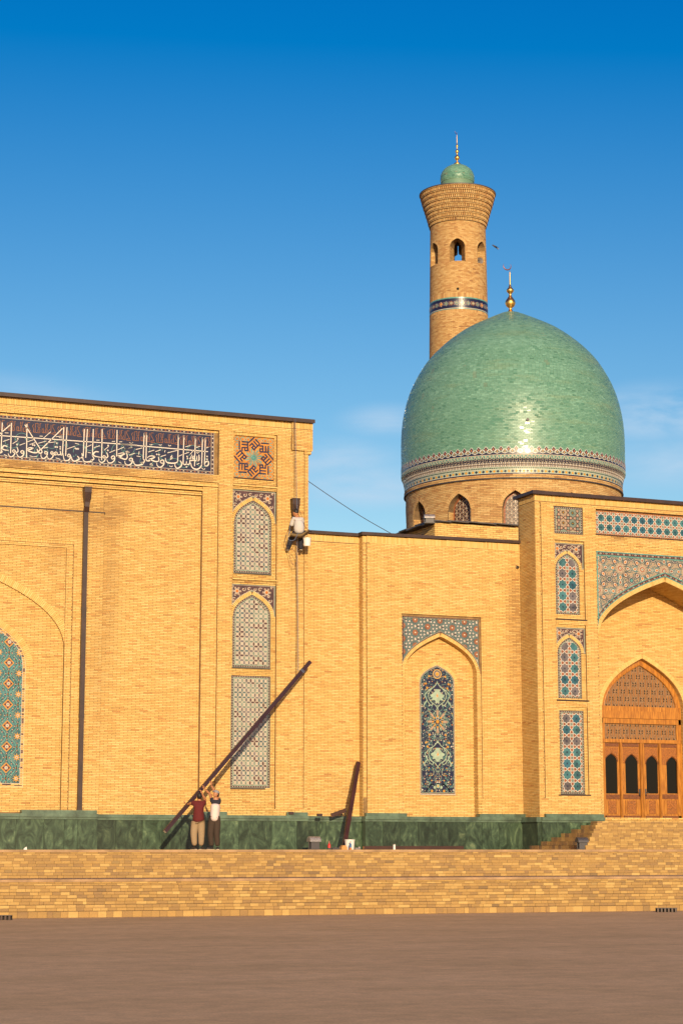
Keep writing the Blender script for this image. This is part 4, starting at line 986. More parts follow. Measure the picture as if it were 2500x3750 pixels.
# niche inside
fill(Bm, [archloop(ncx2, nzs2, nw2, nh2, 1.06)], Y2 + .30, nostain)
sideface(Bm, ncx2 + nw2, Y2, Y2 + .30, 1.06, nzs2, -1); sideface(Bm, ncx2 - nw2 - .0075, Y2, Y2 + .30, 1.06, nzs2, 1); soffit(Bm, npts2, Y2 + .0, Y2 + .30)
core.box(WR - .1, MR + .2, 1.25, 14, .9, ZM - .02, 'mortar')
core.build('wall', mid)
YP = Y2 + .29
mcx = X_(1600, 2600, YP); mw = (X_(1664, 2600, YP) - X_(1536, 2600, YP)) / 2; mzs = Z_(1665, 2503, YP); mh = Z_(1599, 2436, YP) - mzs; mz0 = Z_(1600, 2909, YP)
ring(Bm, arch(mcx, mzs, mw, mh), .125, YP, proud=.012)
Bm.finish(mid)
plinth(mid, WR - .02, c1 + .06, Y1 - .14, ZPL - .005)
plinth(mid, c1, MR - .1, Y2 - .16, ZPL - .0, raised=((c1 + .03, X_(1491, 2985, .1)), (X_(1757, 2985, .1), MR - .12)))
mb = MB(); mb.box(c1 + .02, c1 + .5, Y2 - .02, Y2 + .1, .9, 1.0, 'mortar')
mb = MB()
mb.box(WR + .21, c1 - .04, Y1 - .13, Y1 + .4, ZM, ZM + .10, 'metal')
mb.hexa([(c1 - .08, YS - .14, ZM + .012), (MR - .09, YS - .14, zm(MR) + .012), (MR - .09, YS - .14, zm(MR) + .11), (c1 - .08, YS - .14, ZM + .112), (c1 - .08, 1.0, ZM + .012), (MR - .09, 1.0, zm(MR) + .012), (MR - .09, 1.0, zm(MR) + .11), (c1 - .08, 1.0, ZM + .112)], 'metal')
mb.build('roof_capping', mid)
# spandrel tiles over the niche
po = arch(ncx2, nzs2, nw2 + .105, nh2 + .125, n=16); po = [p for p in po if sp0 <= p[0] <= sp1]
po = [(sp0, po[0][1] - .05)] + po + [(sp1, po[-1][1] - .05)]
cl = spandrel_clips(po, sp0, sp1, fz1 - .07)
P = Pan(Y2 + .03, clips=cl); P.add(rect(sp0, sp1, po[0][1] - .3, fz1 - .07), 'gteal', 1)
oy = Z_(1566, 2295, Y2); ox = X_(1566, 2295, Y2); ax_, az_ = X_(1656, 2299, Y2) - ox, .43
rq = random.Random(4)
for i in range(-4, 8):
    for j in range(-8, 5):
        x = ox + i * ax_ / 2; zz = oy + j * az_ / 2
        if (i + j) % 2: continue
        P.star(x, zz, .115, .08, 10, 'terra', 3); P.star(x, zz, .08, .04, 10, 'ochre', 4); P.disc(x, zz, .026, 'white', 5, 6)
        for k in range(10):
            a = k * math.pi / 5 + .3; qx, qz = x + .215 * math.cos(a), zz + .20 * math.sin(a)
            P.disc(qx, qz, .043, 'navy', 2 + (k % 2) * .1, 6); P.disc(qx, qz, .034, 'white', 3 + (k % 2) * .1, 5); P.disc(qx, qz, .012, 'terra', 4.2, 4)
            P.line([(x + .14 * math.cos(a + .31), zz + .14 * math.sin(a + .31)), (x + .30 * math.cos(a + .31), zz + .30 * math.sin(a + .31))], .014, 'greyg', 2.5)
        P.disc(x + ax_ / 2, zz, .05, 'maroon', 2.7, 6); P.disc(x + ax_ / 2 + .09, zz, .035, 'maroon', 2.7, 4)
P.line([(sp0, fz1 - .09), (sp1, fz1 - .09)], .04, 'maroon', 6); P.line([(sp0 + .02, fz1), (sp0 + .02, 0)], .035, 'maroon', 6); P.line([(sp1 - .02, fz1), (sp1 - .02, 0)], .035, 'maroon', 6); P.line([(p[0], p[1] + .02) for p in po], .04, 'maroon', 6)
P.line([(sp0, fz1 - .12), (sp1, fz1 - .12)], .010, 'sage', 7); P.line([(sp1 - .045, fz1), (sp1 - .045, 0)], .010, 'sage', 7); P.line([(p[0], p[1] + .047) for p in po], .010, 'sage', 7)
for a in resample([(sp0, fz1 - .09), (sp1, fz1 - .09)], .06) + resample([(p[0], p[1] + .02) for p in po], .06): P.disc(a[0], a[1], .012, 'pink', 7, 4)
P.build('spandrel_tiles', mid)
# tall medallion panel
lo = inset_arch(mcx, mzs, mw, mh, mz0, .055)
P = Pan(YP, clips=[lo]); P.add(archloop(mcx, mzs, mw, mh, mz0), 'cream', 1, raw=True); P.add(inset_arch(mcx, mzs, mw, mh, mz0, .014), 'maroon', 2, raw=True)
for a in resample(inset_arch(mcx, mzs, mw, mh, mz0, .026), .05): P.add([(a[0] - .014, a[1]), (a[0], a[1] - .014), (a[0] + .014, a[1]), (a[0], a[1] + .014)], 'pink', 3, raw=True)
P.add(inset_arch(mcx, mzs, mw, mh, mz0, .042), 'sage', 3, raw=True); P.add(lo, 'navy', 4, raw=True)
rq = random.Random(11)
for i in range(700):
    x = rq.uniform(0, mw); zz = rq.uniform(mz0, mzs + mh); a = rq.uniform(0, 3.14); l = rq.uniform(.02, .05); m_ = rq.choice(('turq', 'turq', 'greyg', 'gteal', 'sage'))
    for sg in (-1, 1): P.line([(mcx + sg * (x - l * math.cos(a)), zz - l * math.sin(a)), (mcx + sg * x, zz + .012), (mcx + sg * (x + l * math.cos(a)), zz + l * math.sin(a))], .011, m_, 5 + i * .0004)
for i in range(210):
    x = rq.uniform(.02, mw); zz = rq.uniform(mz0, mzs + mh); m_ = rq.choice(('pink', 'white', 'cream', 'amber', 'orange', 'cream')); r_ = rq.uniform(.014, .026)
    for sg in (-1, 1): P.disc(mcx + sg * x, zz, r_, m_, 5.5, 5)
def both(pts, w, m, lv):
    for sg in (-1, 1): P.line([(mcx + sg * (x - 1600) * kx, z_of(y)) for x, y in spline(pts, 4)], w, m, lv)
kx = mw / 64.0
zt_m, zb_m = mzs + mh, mz0
def z_of(y): return zb_m + (2906 - y) / (2906 - 2436) * (zt_m - zb_m)
def px2(p): return (1530 + p[0] / 9.8, 2430 + p[1] / 9.8)
def conv(l): return [(1600 + abs(px2(p)[0] - 1598.3), px2(p)[1]) for p in l]
for oy_ in (0, 214):
    sh_ = lambda l: [(a, b + oy_) for a, b in conv(l)]
    both(sh_([(670, 640), (700, 740), (820, 880), (960, 960), (1060, 1080), (1120, 1150), (1060, 1290), (1030, 1340)]), .026, 'sage', 6)
    both(sh_([(840, 890), (970, 1060), (985, 1220), (900, 1380), (780, 1470), (680, 1590), (640, 1650)]), .024, 'sage', 6.1)
    both(sh_([(1030, 1340), (1100, 1420), (1150, 1520), (1140, 1570)]), .040, 'sage', 6.2); both(sh_([(1010, 1380), (960, 1460), (880, 1520), (830, 1480), (860, 1420)]), .026, 'sage', 6.3)
    pal = [(670, 930), (740, 930), (760, 1010), (830, 1090), (930, 1150), (900, 1210), (840, 1240), (860, 1340), (760, 1320), (730, 1400), (670, 1420)]
    cc = sh_(pal); pr = [(mcx + (x - 1600) * kx, z_of(y)) for x, y in cc]; pl_ = [(2 * mcx - x, z) for x, z in pr]
    mid_ = (mcx, z_of(2430 + 1180 / 9.8 + oy_))
    for ll in (pr, pl_):
        for a, b in zip(ll, ll[1:]): P.add([mid_, a, b], 'sage', 6.5)
    P.add([(mcx, mid_[1] + .14), (mcx - .055, mid_[1] - .02), (mcx, mid_[1] - .05), (mcx + .055, mid_[1] - .02)], 'cream', 7); P.add([(mcx, mid_[1] + .08), (mcx - .03, mid_[1]), (mcx, mid_[1] - .03), (mcx + .03, mid_[1])], 'amber', 7.6)
    for sg in (-1, 1):
        for (x_, y_) in ((1030, 890), (1075, 740), (960, 470)): q_ = conv([(x_, y_)])[0]; P.star(mcx + sg * (q_[0] - 1600) * kx, z_of(q_[1] + oy_), .05, .025, 6, 'amber', 6)
zc_ = z_of(2430 + 385 / 9.8); P.disc(mcx, zc_, .165, 'amber', 6, 12); P.disc(mcx, zc_, .14, 'sage', 6.6, 16); P.disc(mcx, zc_, .125, 'maroon', 7.2, 16); P.star(mcx, zc_, .115, .06, 14, 'cream', 7.8); P.disc(mcx, zc_, .065, 'amber', 8.4, 10)
zc_ = z_of(2430 + 2095 / 9.8)
for k in range(8):
    a = k * math.pi / 4; r_ = .36 if k % 2 == 0 else .35
    def pp(rr_, da): return (mcx + rr_ * math.sin(a + da) * .93, zc_ + rr_ * math.cos(a + da))
    P.add([pp(.19, 0), pp(.26, -.22), pp(.38, -.13), pp(.46, 0), pp(.38, .13), pp(.26, .22)], 'sage', 6); P.add([pp(.20, 0), pp(.265, -.17), pp(.36, -.12), pp(.43, 0), pp(.36, .12), pp(.265, .17)], 'maroon', 6.6)
    P.add([pp(.16, 0), pp(.27, -.11), pp(.35, -.09), pp(.40, 0), pp(.35, .09), pp(.27, .11)], 'pink', 7.2)
    P.line([pp(.24, .39), pp(.32, .36), pp(.30, .22)], .018, 'sage', 7); P.line([pp(.10, .39), pp(.24, .39)], .016, 'sage', 7); P.disc(*pp(.18, 0), .034, 'amber', 7.8, 6)
P.disc(mcx, zc_, .075, 'maroon', 7.5, 12); P.disc(mcx, zc_, .06, 'amber', 8.2, 8)
for sg in (-1, 1):
    both([(1600, 2868), (1612, 2880), (1622, 2870), (1640, 2890), (1650, 2905)], .03, 'sage', 6); P.disc(mcx + sg * .12, mz0 + .22, .05, 'sage', 6.2, 8); P.disc(mcx + sg * .22, mz0 + .10, .045, 'amber', 6.2, 6)
P.disc(mcx, mz0 + .26, .07, 'sage', 6.2, 8); P.disc(mcx, mz0 + .26, .03, 'amber', 7, 6)
P.b.box(mcx - mw, mcx + mw, YP - .03, YP, mz0 - .03, mz0 - .003, 'cream')
P.build('medallion_tile_panel', mid)
mb = MB(); pc = onY(1891, 2079, Y2); mb.tube([pc + Vector((0, -.10, 0)), pc], .045, 'steel', 10, cap=False); mb.tube([pc + Vector((0, -.09, 0)), pc], .036, 'void', 10); mb.tube([pc + Vector((-.04, -.02, .07)), pc + Vector((.05, -.03, .05))], .01, 'steeld', 6); mb.build('drain_pipe', mid)

# ================================================================== PORTAL (right)
por = thing('entrance_portal', 'brick entrance portal with carved wooden doors and star tile panels at right', 'building', 'mosque buildings')
YR = -.87; RL = X_(1968, 2400, YR) - .02; ZR = 11.872; RX = 15.0
Bp = Bricks('brick'); core = MB()
def pst(x, z):
    s = 0
    for (a, b, c, d, e) in ((9.9, 10.62, .35, .16, .8), (11.2, 10.62, .3, .13, .5), (10.6, 10.7, 1.6, .07, .35)): s += e * math.exp(-((x - a) / c) ** 2 - ((z - b) / d) ** 2)
    return max(0, min(.8, s * random.uniform(.4, 1.3)))
ap = onY(2435, 2130, YR); sl_ = onY(2191, 2400, YR); acx = ap.x; aw = acx - sl_.x; azs = Z_(2192, 2345, YR); ah = ap.z - azs
big = archloop(acx, azs, aw, ah, 1.0, n=20)
pcx0, pcx1 = X_(2036, 2300, YR), X_(2144, 2300, YR)
fz = [Z_(2183, 1864, YR), Z_(2183, 1961, YR)]; fxl = X_(2181, 1900, YR)
sq = dict(x0=X_(2028, 1900, YR), x1=X_(2133, 1900, YR), z0=Z_(2080, 1955, YR), z1=Z_(2080, 1856, YR))
colz1 = Z_(2034, 1978, YR)
spx, spz1 = X_(2183, 2050, YR), Z_(2183, 2017, YR); recz = Z_(2183, 1990, YR)
grx0, grx1, grb = X_(1981, 2400, YR), X_(1988, 2400, YR), Z_(1999, 2923, YR)
D = .10
slab(core, rect(RL, RX, 1.0, ZR), [rect(grx0, grx1, grb, ZR - .3), rect(pcx0, pcx1, Z_(2095, 2913, YR), colz1), rect(fxl, RX - .1, fz[1], fz[0]), rect(sq['x0'], sq['x1'], sq['z0'], sq['z1']), [(spx, azs), (spx, recz), (RX - .1, recz), (RX - .1, azs)] if False else rect(spx, RX - .1, 1.01, recz)], YR, YR + D)
slab(core, rect(RL, RX, 1.0, ZR), [big], YR + D, .34); slab(core, rect(RL + 1.0, RX, 1.0, ZR - .5), [big], .34, YR + 1.44)
slab(core, rect(spx, RX - .1, 1.01, recz), [archloop(acx, azs, aw, ah, 1.011, n=20)], YR + .03, YR + D)
fill(Bp, [rect(RL, RX, 1.06, ZR - .235), rect(grx0, grx1, grb, ZR - .235), rect(pcx0, pcx1, Z_(2095, 2913, YR), colz1), rect(fxl, RX - .1, fz[1], fz[0]), rect(spx, RX - .1, .9, recz), rect(sq['x0'], sq['x1'], sq['z0'], sq['z1'])], YR, pst)
soldier(Bp, RL, RX, ZR - .235, ZR - .005, YR)
sideface(Bp, RL, YR, Y2 + .0, 1.06, ZR - .235, -1, stain=lambda y, z: .25 * math.exp(-((y + .5) / .3) ** 2 - ((z - 8.2) / 1.2) ** 2) * random.random() * 2)
for i in range(20): y = YR + (i + .5) * .0575; Bp.add((RL - .01, y, ZR - .12), (0, 1, 0), (0, 0, 1), (-1, 0, 0), .047, .225, .02, rtone(), 0)
# three bays of the column
bY = YR + .05
def pbay(l, r, ao, ai, spy, stp, lint, bot):
    cx = X_((l + r) / 2, bot, bY); w = (X_(r, bot, bY) - X_(l, bot, bY)) / 2; a = Z_(*ai, bY)
    zs = Z_((l + r) / 2, spy, bY); return dict(cx=cx, w=w, zs=zs, h=a - zs, th=(Z_(*ao, bY) - a) * .95, zb=Z_((l + r) / 2, bot, bY), st=Z_((l + r) / 2, stp, bY), lt=Z_((l + r) / 2, lint, bY), sill=None)
pb = [pbay(2036, 2122, (2078, 2015), (2078, 2027), 2080, 1988, 1978, 2252), pbay(2044, 2130, (2084, 2322), (2084, 2335), 2388, 2298, 2288, 2560)]
r3 = dict(x0=X_(2050, 2750, bY), x1=X_(2138, 2750, bY), z0=Z_(2096, 2909, bY), z1=Z_(2092, 2604, bY))
ledges = [Z_(2090, 2270, YR), Z_(2090, 2288, YR), Z_(2096, 2566, YR), Z_(2096, 2590, YR), Z_(2100, 2913, YR)]
fill(Bp, [rect(pcx0, pcx1, ledges[1], ledges[0]), ], YR + .0, pst); fill(Bp, [rect(pcx0, pcx1, ledges[3], ledges[2])], YR, pst)
core.box(pcx0, pcx1, YR + .01, YR + D, ledges[1], ledges[0], 'mortar'); core.box(pcx0, pcx1, YR + .01, YR + D, ledges[3], ledges[2], 'mortar')
core.box(pcx0 - .0, pcx1, YR + .062, YR + D + .01, ledges[4], colz1, 'mortar')
hol = [rect(b['cx'] - b['w'], b['cx'] + b['w'], b['zb'], b['zs']) for b in pb] + [rect(pcx0 - .1, pcx1 + .1, b['zs'] - .02, b['st']) for b in pb]
fill(Bp, [rect(pcx0, pcx1, ledges[4], colz1), rect(r3['x0'], r3['x1'], r3['z0'], r3['z1']), rect(pcx0 - .1, pcx1 + .1, ledges[1], ledges[0]), rect(pcx0 - .1, pcx1 + .1, ledges[3], ledges[2])] +
     [[(b['cx'] - b['w'], b['zb']), (b['cx'] + b['w'], b['zb']), (b['cx'] + b['w'], b['zs'] - .02), (pcx1 + .1, b['zs'] - .02), (pcx1 + .1, b['st']), (pcx0 - .1, b['st']), (pcx0 - .1, b['zs'] - .02), (b['cx'] - b['w'], b['zs'] - .02)] for b in pb], bY, pst)
fill(Bp, [rect(spx, RX - .1, spz1, recz)], YR + .025, pst)
core.box(grx0, grx1, YR + .035, YR + D, grb, ZR - .3, 'mortar'); fill(Bp, [rect(grx0, grx1, grb, ZR - .3)], YR + .035, nostain)
# big arch ring, jambs, soffit, back wall
bp = arch(acx, azs, aw, ah, n=20); q_ = [p for p in bp]
ring(Bp, bp, .155, YR + .03, proud=.02)
YB = YR + 1.44
sideface(Bp, acx - aw - .0075, YR, YB, 1.06, azs, 1); sideface(Bp, acx + aw, YR, YB, 1.06, azs, -1); soffit(Bp, bp, YR + .02, YB)
dl, dr_ = X_(2202, 2700, YB) - .0, None; dax = X_(2350, 2411, YB); dw = dax - X_(2203, 2600, YB); dzs = Z_(2203, 2600, YB); dh = Z_(2350, 2411, YB) - dzs
door_loop = archloop(dax, dzs, dw, dh, .80, n=18)
slab(core, rect(acx - aw - .2, RX - .3, .90, ap.z + .3), [archloop(dax, dzs, dw, dh, .91, n=18)], YB, YB + .30)
fill(Bp, [archloop(acx, azs, aw, ah, 1.0, n=20), archloop(dax, dzs, dw, dh, .9, n=18)], YB, nostain)
ring(Bp, arch(dax, dzs, dw, dh, n=18), .15, YB, proud=.014)
soffit(Bp, arch(dax, dzs, dw, dh, n=18), YB, YB + .22); sideface(Bp, dax + dw, YB, YB + .2, .9, dzs, -1)
core.box(MR + .3, RX, YB + .35, 14, .8, 10.2, 'mortar')
core.build('wall', por); Bp.finish(por)
mb = MB(); mb.box(RL - .13, RX, YR - .13, .46, ZR, ZR + .105, 'metal'); mb.box(RL - .145, RX, YR - .145, YR - .13, ZR - .02, ZR + .09, 'metal'); mb.build('roof_capping', por)
plinth(por, RL - .0, acx - aw + .0, YR - .14, ZPL - .01, raised=((X_(1991, 2985, YR), acx - aw),))
mb = MB(); mb.box(RL - .14, RL, YR - .10, Y2 - .16, 0, ZPL - .18, 'marble'); mb.box(RL - .20, RL, YR - .15, Y2 - .2, ZPL - .17, ZPL - .01, 'marblet'); mb.build('plinth_return', por)
rect_panel(sq, YR + .04, por, 'plum')
Br = Bricks('brick')
for i, b in enumerate(pb):
    ring(Br, arch(b['cx'], b['zs'] - .02, b['w'], b['h'] + .02), b['th'], bY, proud=.014)
    small_spandrel(b, pcx0 + .005, pcx1 - .005, bY + .01, por); arched_panel(b, bY + .008, por, 'star', bw=.07, seed=3 + i)
Br.finish(por, 'arch_brick', limit=120)
rect_panel(r3, bY + .008, por, 'star', bw=.07)
mb = MB()
for z_ in (ledges[0], ledges[2], ledges[4]): mb.box(pcx0 - .03, pcx1 + .05, YR - .035, YR + .06, z_ - .02, z_ + .015, 'metal')
mb.build('sill', por)
# star frieze
FYr = YR + D - .01; f0, f1 = Z_(2183, 1956, FYr), Z_(2183, 1870, FYr); P = Pan(FYr, clips=[rect(fxl + .035, RX - .1, f0 + .035, f1 - .035)]); P.add(rect(fxl, RX - .1, f0 - .01, f1 + .01), 'terra', 1, raw=True)
for a in resample([(fxl, f1 - .012), (RX - .2, f1 - .012)], .09) + resample([(fxl, f0 + .012), (RX - .2, f0 + .012)], .09): P.add([(a[0] - .03, a[1]), (a[0], a[1] - .012), (a[0] + .03, a[1]), (a[0], a[1] + .012)], 'amber', 2, raw=True)
s = (f1 - f0 - .07) / 2.28; pts = []
star_pattern(P, fxl + .035 + s * .15, f0 + .035 + s * .14, int((RX - fxl - .3) / s), 2, s, parts=pts, seed=8, fills=('teal', 'blue', 'teal'), wl=.024)
o = P.build('tile_frieze', por); star_tiles(pts, FYr - .007, o)
mb = MB(); mb.box(fxl - .02, RX - .1, YR - .03, YR + .08, f0 - .05, f0 - .012, 'metal'); mb.build('ledge', por)
# great spandrel
po = arch(acx, azs, aw + .15, ah + .165, n=20); po = [p for p in po if p[0] >= spx + .005]; po = [(spx + .005, po[0][1] - .25)] + po
po = [p for p in po if p[0] < RX - .4]; cl = spandrel_clips(po, spx + .005, RX - .3, spz1)
P = Pan(YR + .03, clips=cl); P.add(rect(spx, RX, po[0][1] - .5, spz1), 'sand', 1)
zin = spz1 - .17; sx0 = X_(2271, 2081, YR); sz0 = Z_(2271, 2081, YR); da, db = X_(2352, 2087, YR) - sx0, .80
for i in range(-2, 8):
    for j in range(-5, 2):
        x, zz = sx0 + i * da, sz0 + j * db
        P.star(x, zz, .16, .10, 9, 'cream', 3); P.star(x, zz, .13, .075, 9, 'terra', 3.6); P.star(x, zz, .075, .035, 8, 'cream', 4.2); P.disc(x, zz, .025, 'turq', 5, 6)
        for k in range(8):
            a = k * math.pi / 4 + math.pi / 2
            def g(r_, t_): return (x + r_ * math.cos(a) - t_ * math.sin(a), zz + r_ * math.sin(a) * 1.06 + t_ * math.cos(a))
            P.add([g(.19, 0), g(.265, -.098), g(.365, -.07), g(.41, 0), g(.365, .07), g(.265, .098)], 'navy' if k % 2 else 'teal', 3); P.add([g(.212, 0), g(.272, -.068), g(.352, -.047), g(.380, 0), g(.352, .047), g(.272, .068)], 'cream', 3.6)
            P.add([g(.235, 0), g(.30, -.04), g(.345, 0), g(.30, .04)], 'orange' if k % 3 else 'terra', 4.4)
            P.line([g(.17, .09), g(.40, .04)], .020, 'teal', 2.6); P.line([g(.17, -.09), g(.40, -.13)], .020, 'teal', 2.7); P.line([g(.40, -.13), g(.44, 0), g(.40, .13)], .018, 'teal', 2.5)
        x += da / 2; zz += db / 2 
        P.disc(x, zz, .135, 'navy', 3, 12); P.star(x, zz, .125, .095, 12, 'cream', 3.6); P.disc(x, zz, .088, 'navy', 4.2, 12); P.star(x, zz, .075, .04, 8, 'turq' if (i + j) % 2 else 'greyg', 4.8)
        for ex, ez in ((0, db / 2 - .02), (da / 2, 0)): P.star(x + ex, zz + ez, .12, .03, 6, 'cream', 2.2)
def tri_band(line, up):
    P.line([(a, b + up * .14) for a, b in line], .045, 'turq', 6); P.line([(a, b + up * .075) for a, b in line], .10, 'maroon', 6.3); P.line([(a, b + up * .018) for a, b in line], .036, 'turq', 6.6)
    q = resample([(a, b + up * .075) for a, b in line], .115)
    for k, (a, b) in enumerate(zip(q, q[1:])):
        t = (b - a).normalized(); n = Vector((-t.y, t.x)); c = (a + b) / 2
        if k % 2: P.add([tuple(c - t * .05), tuple(c - n * .03), tuple(c + t * .05), tuple(c + n * .03)], 'cream', 7); P.add([tuple(c - t * .025), tuple(c - n * .014), tuple(c + t * .025), tuple(c + n * .014)], 'maroon', 7.6)
        else: P.disc(c.x, c.y, .018, 'orange', 7, 4)
tri_band([(spx, spz1), (RX, spz1)], -1); P.line([(spx + .03, spz1), (spx + .03, 0)], .045, 'turq', 7); 
half = [p for p in po]; tri_band(half, 1)
P.build('spandrel_tiles', por)

# door: arched timber frame, lattices, four glazed leaves
YD = YB + .20
dframe = MB(); t_ = .21
slab(dframe, archloop(dax, dzs, dw - .01, dh - .01, .88, n=18), [[(dax - dw + t_, .93), (dax + dw - t_, .93)] + arch(dax, dzs, dw - t_, dh - .24, n=18)[::-1]], YD, YD + .16, 'wood')
df = dframe.build('door_frame', por)
mb = MB(); q = arch(dax, dzs, dw - t_ + .03, dh - .215, n=18)
for a, b in zip(q, q[1:]): mb.tube([(a[0], YD - .005, a[1]), (b[0], YD - .005, b[1])], .018, 'wood', 6)
mb.build('moulding', df)
XLd, XRd = dax - dw + .03, dax + dw - .03
def zD(y): return Z_(2340, y, YD)
mb = MB(); mb.box(XLd, XRd, YD - .05, YD + .14, zD(2633), zD(2606), 'wood'); mb.box(XLd, XRd, YD - .03, YD + .14, zD(2606), zD(2589), 'wood'); mb.build('transom_beam', por)
mb = MB(); mb.box(XLd, XRd, YD - .02, YD + .12, zD(2652), zD(2634), 'wood'); mb.box(XLd, XRd, YD - .035, YD + .12, zD(2722), zD(2709), 'wood'); mb.box(XLd, XLd + .10, YD - .02, YD + .12, zD(2722), zD(2634), 'wood'); mb.box(XRd - .10, XRd, YD - .02, YD + .12, zD(2722), zD(2634), 'wood'); mb.build('transom_frame', por)
def lattice(clip, name):
    P = Pan(YD + .07, clips=[clip], step=.012); xs = [p[0] for p in clip]; zs_ = [p[1] for p in clip]; x0, x1, z0, z1 = min(xs), max(xs), min(zs_), max(zs_)
    P.add(clip, 'woodd', .5, raw=True); s = .033; k = 0; x = x0
    while x < x1: P.add(rect(x, x + s * .55, z0, z1), 'latt' if k % 3 else 'wood', 1.5); x += s; k += 1
    a, h = .31, .26; i = 0; zz = z0 - h
    while zz < z1 + h:
        x = x0 - a + (a / 2 if i % 2 else 0)
        while x < x1 + a:
            for dx, dz in ((-.045, -.04), (.045, -.04), (-.045, .045), (.045, .045)): P.add([(x + dx - .035, zz + dz - .03), (x + dx + .035, zz + dz - .03), (x + dx + (.02 if dx > 0 else -.02), zz + dz + .035)], 'navy' if False else 'void', 2.0)
            P.line([(x, zz), (x + a / 2, zz + h)], .014, 'latt', 2.2); P.line([(x, zz), (x - a / 2, zz + h)], .014, 'latt', 2.3); x += a
        zz += h; i += 1
    P.build(name, por)
lat_arch = arch(dax, dzs, dw - t_ + .01, dh - .23, n=18); zbt = zD(2589); lat_arch = [p for p in lat_arch if p[1] > zbt]
lattice([(lat_arch[0][0], zbt)] + lat_arch + [(lat_arch[-1][0], zbt)], 'tympanum_lattice')
lattice(rect(XLd + .10, XRd - .10, zD(2709), zD(2652)), 'transom_lattice')
zt_d, zb_d = zD(2722), zD(2999)
zst = zD(3008)
for (pl, pr_, gl, gr, ga, gs, hd) in ((2211, 2270, 2218.5, 2262, 2761, 2790, None), (2280, 2344, 2292, 2337, 2764, 2797, 'r'), (2360, 2413, 2368, 2410, 2769, 2800, 'l'), (2423, 2493, 2443, 2483, 2773, 2803, None)):
    xa, xb = X_(pl, 2850, YD), X_(pr_, 2850, YD); ga_, gb_ = X_(gl, 2850, YD), X_(gr, 2850, YD); gc, gw = (ga_ + gb_) / 2, (gb_ - ga_) / 2
    zap, zsp, zgb = Z_(gl + 20, ga, YD), Z_(gl + 20, gs, YD), Z_(gl + 20, 2907, YD)
    lf = MB(); slab(lf, rect(xa, xb, zb_d, zt_d), [archloop(gc, zsp, gw, zap - zsp, zgb, n=8)], YD + .04, YD + .09, 'wood'); leaf = lf.build('door_leaf', por)
    g_ = MB(); g_.box(gc - gw - .02, gc + gw + .02, YD + .06, YD + .066, zgb - .02, zap + .02, 'glass'); g_.build('glass_pane', leaf)
    m_ = MB(); q = arch(gc, zsp, gw + .012, zap - zsp + .012, n=8)
    for r_, yy_ in ((.012, 0), (.030, -.004)):
        q = arch(gc, zsp, gw + r_, zap - zsp + r_, n=8)
        for a, b in zip(q, q[1:]): m_.tube([(a[0], YD + .036 + yy_, a[1]), (b[0], YD + .036 + yy_, b[1])], .009, 'woodd', 5, cap=False)
    m_.build('arch_moulding', leaf)
    P = Pan(YD + .04, clips=spandrel_clips([(xa + .03, zsp)] + arch(gc, zsp, gw + .05, zap - zsp + .05, n=8) + [(xb - .03, zsp)] if False else [p for p in [(xa + .035, zsp)] + arch(gc, zsp, gw + .05, zap - zsp + .05, n=8) + [(xb - .035, zsp)] if xa + .03 <= p[0] <= xb - .03], xa + .035, xb - .035, zt_d - .17)); P.add(rect(xa, xb, zsp, zt_d), 'carved', 2); P.build('carved_spandrel', leaf)
    for (ya_, z0q, z1q) in ((.02, zt_d - .14, zt_d - .02), (.015, zgb - .19, zgb - .03), (.0, zb_d, zb_d + .10)):
        c_ = MB(); c_.box(xa + .02, xb - .02, YD + ya_, YD + .04, z0q, z1q, 'woodd'); c_.build('rail', leaf)
    c_ = MB(); w4 = (xb - xa); c_.box(xa + w4 * .26, xb - w4 * .26, YD + .025, YD + .04, zb_d + .16, zgb - .24, 'carved')
    c_.box(xa + w4 * .12, xa + w4 * .24, YD + .02, YD + .04, zb_d + .16, zgb - .24, 'wood'); c_.box(xb - w4 * .24, xb - w4 * .12, YD + .02, YD + .04, zb_d + .16, zgb - .24, 'wood'); c_.build('lower_panel', leaf)
    if hd:
        hx = xb - .035 if hd == 'r' else xa + .035; h_ = MB(); h_.box(hx - .025, hx + .025, YD + .015, YD + .04, zgb - .10, zgb + .16, 'steeld'); h_.tube([(hx, YD - .02, zgb + .03), (hx + (-.09 if hd == 'r' else .09), YD - .03, zgb + .03)], .012, 'steeld', 6); h_.build('handle', leaf)
for (a, b) in ((2204, 2211), (2271, 2279), (2345, 2352), (2353, 2359), (2414, 2422), (2494, 2512)):
    m_ = MB(); x0, x1 = X_(a, 2850, YD), X_(b, 2850, YD); m_.box(x0, x1, YD - .01, YD + .10, zst + .01, zt_d, 'wood'); m_.box((x0 + x1) / 2 - .02, (x0 + x1) / 2 + .02, YD - .035, YD - .01, zst + .02, zt_d - .02, 'wood'); m_.build('door_post', por)
mb = MB(); mb.box(acx - aw - .1, RX - .3, YD - .3, YD + .3, .55, zst - .005, 'terrace')
mb.build('threshold', por)
mb = MB(); mb.box(XLd, XRd, YD + .02, YD + .11, zst, zb_d, 'woodd'); mb.build('threshold_board', por)
for i in range(12):
    X = XLd + .12 + i * (XRd - XLd - .2) / 11.5; m_ = MB(); m_.tube([(X - .012, YD + .0, zst + .08), (X + .012, YD - .0, zst + .03)], .014, 'gold', 6); m_.build('brass_stud', por)
mb = MB(); mb.box(XLd, XRd, YD + .12, YD + 3, .8, dzs + dh, 'void'); mb.build('dark_interior', por)

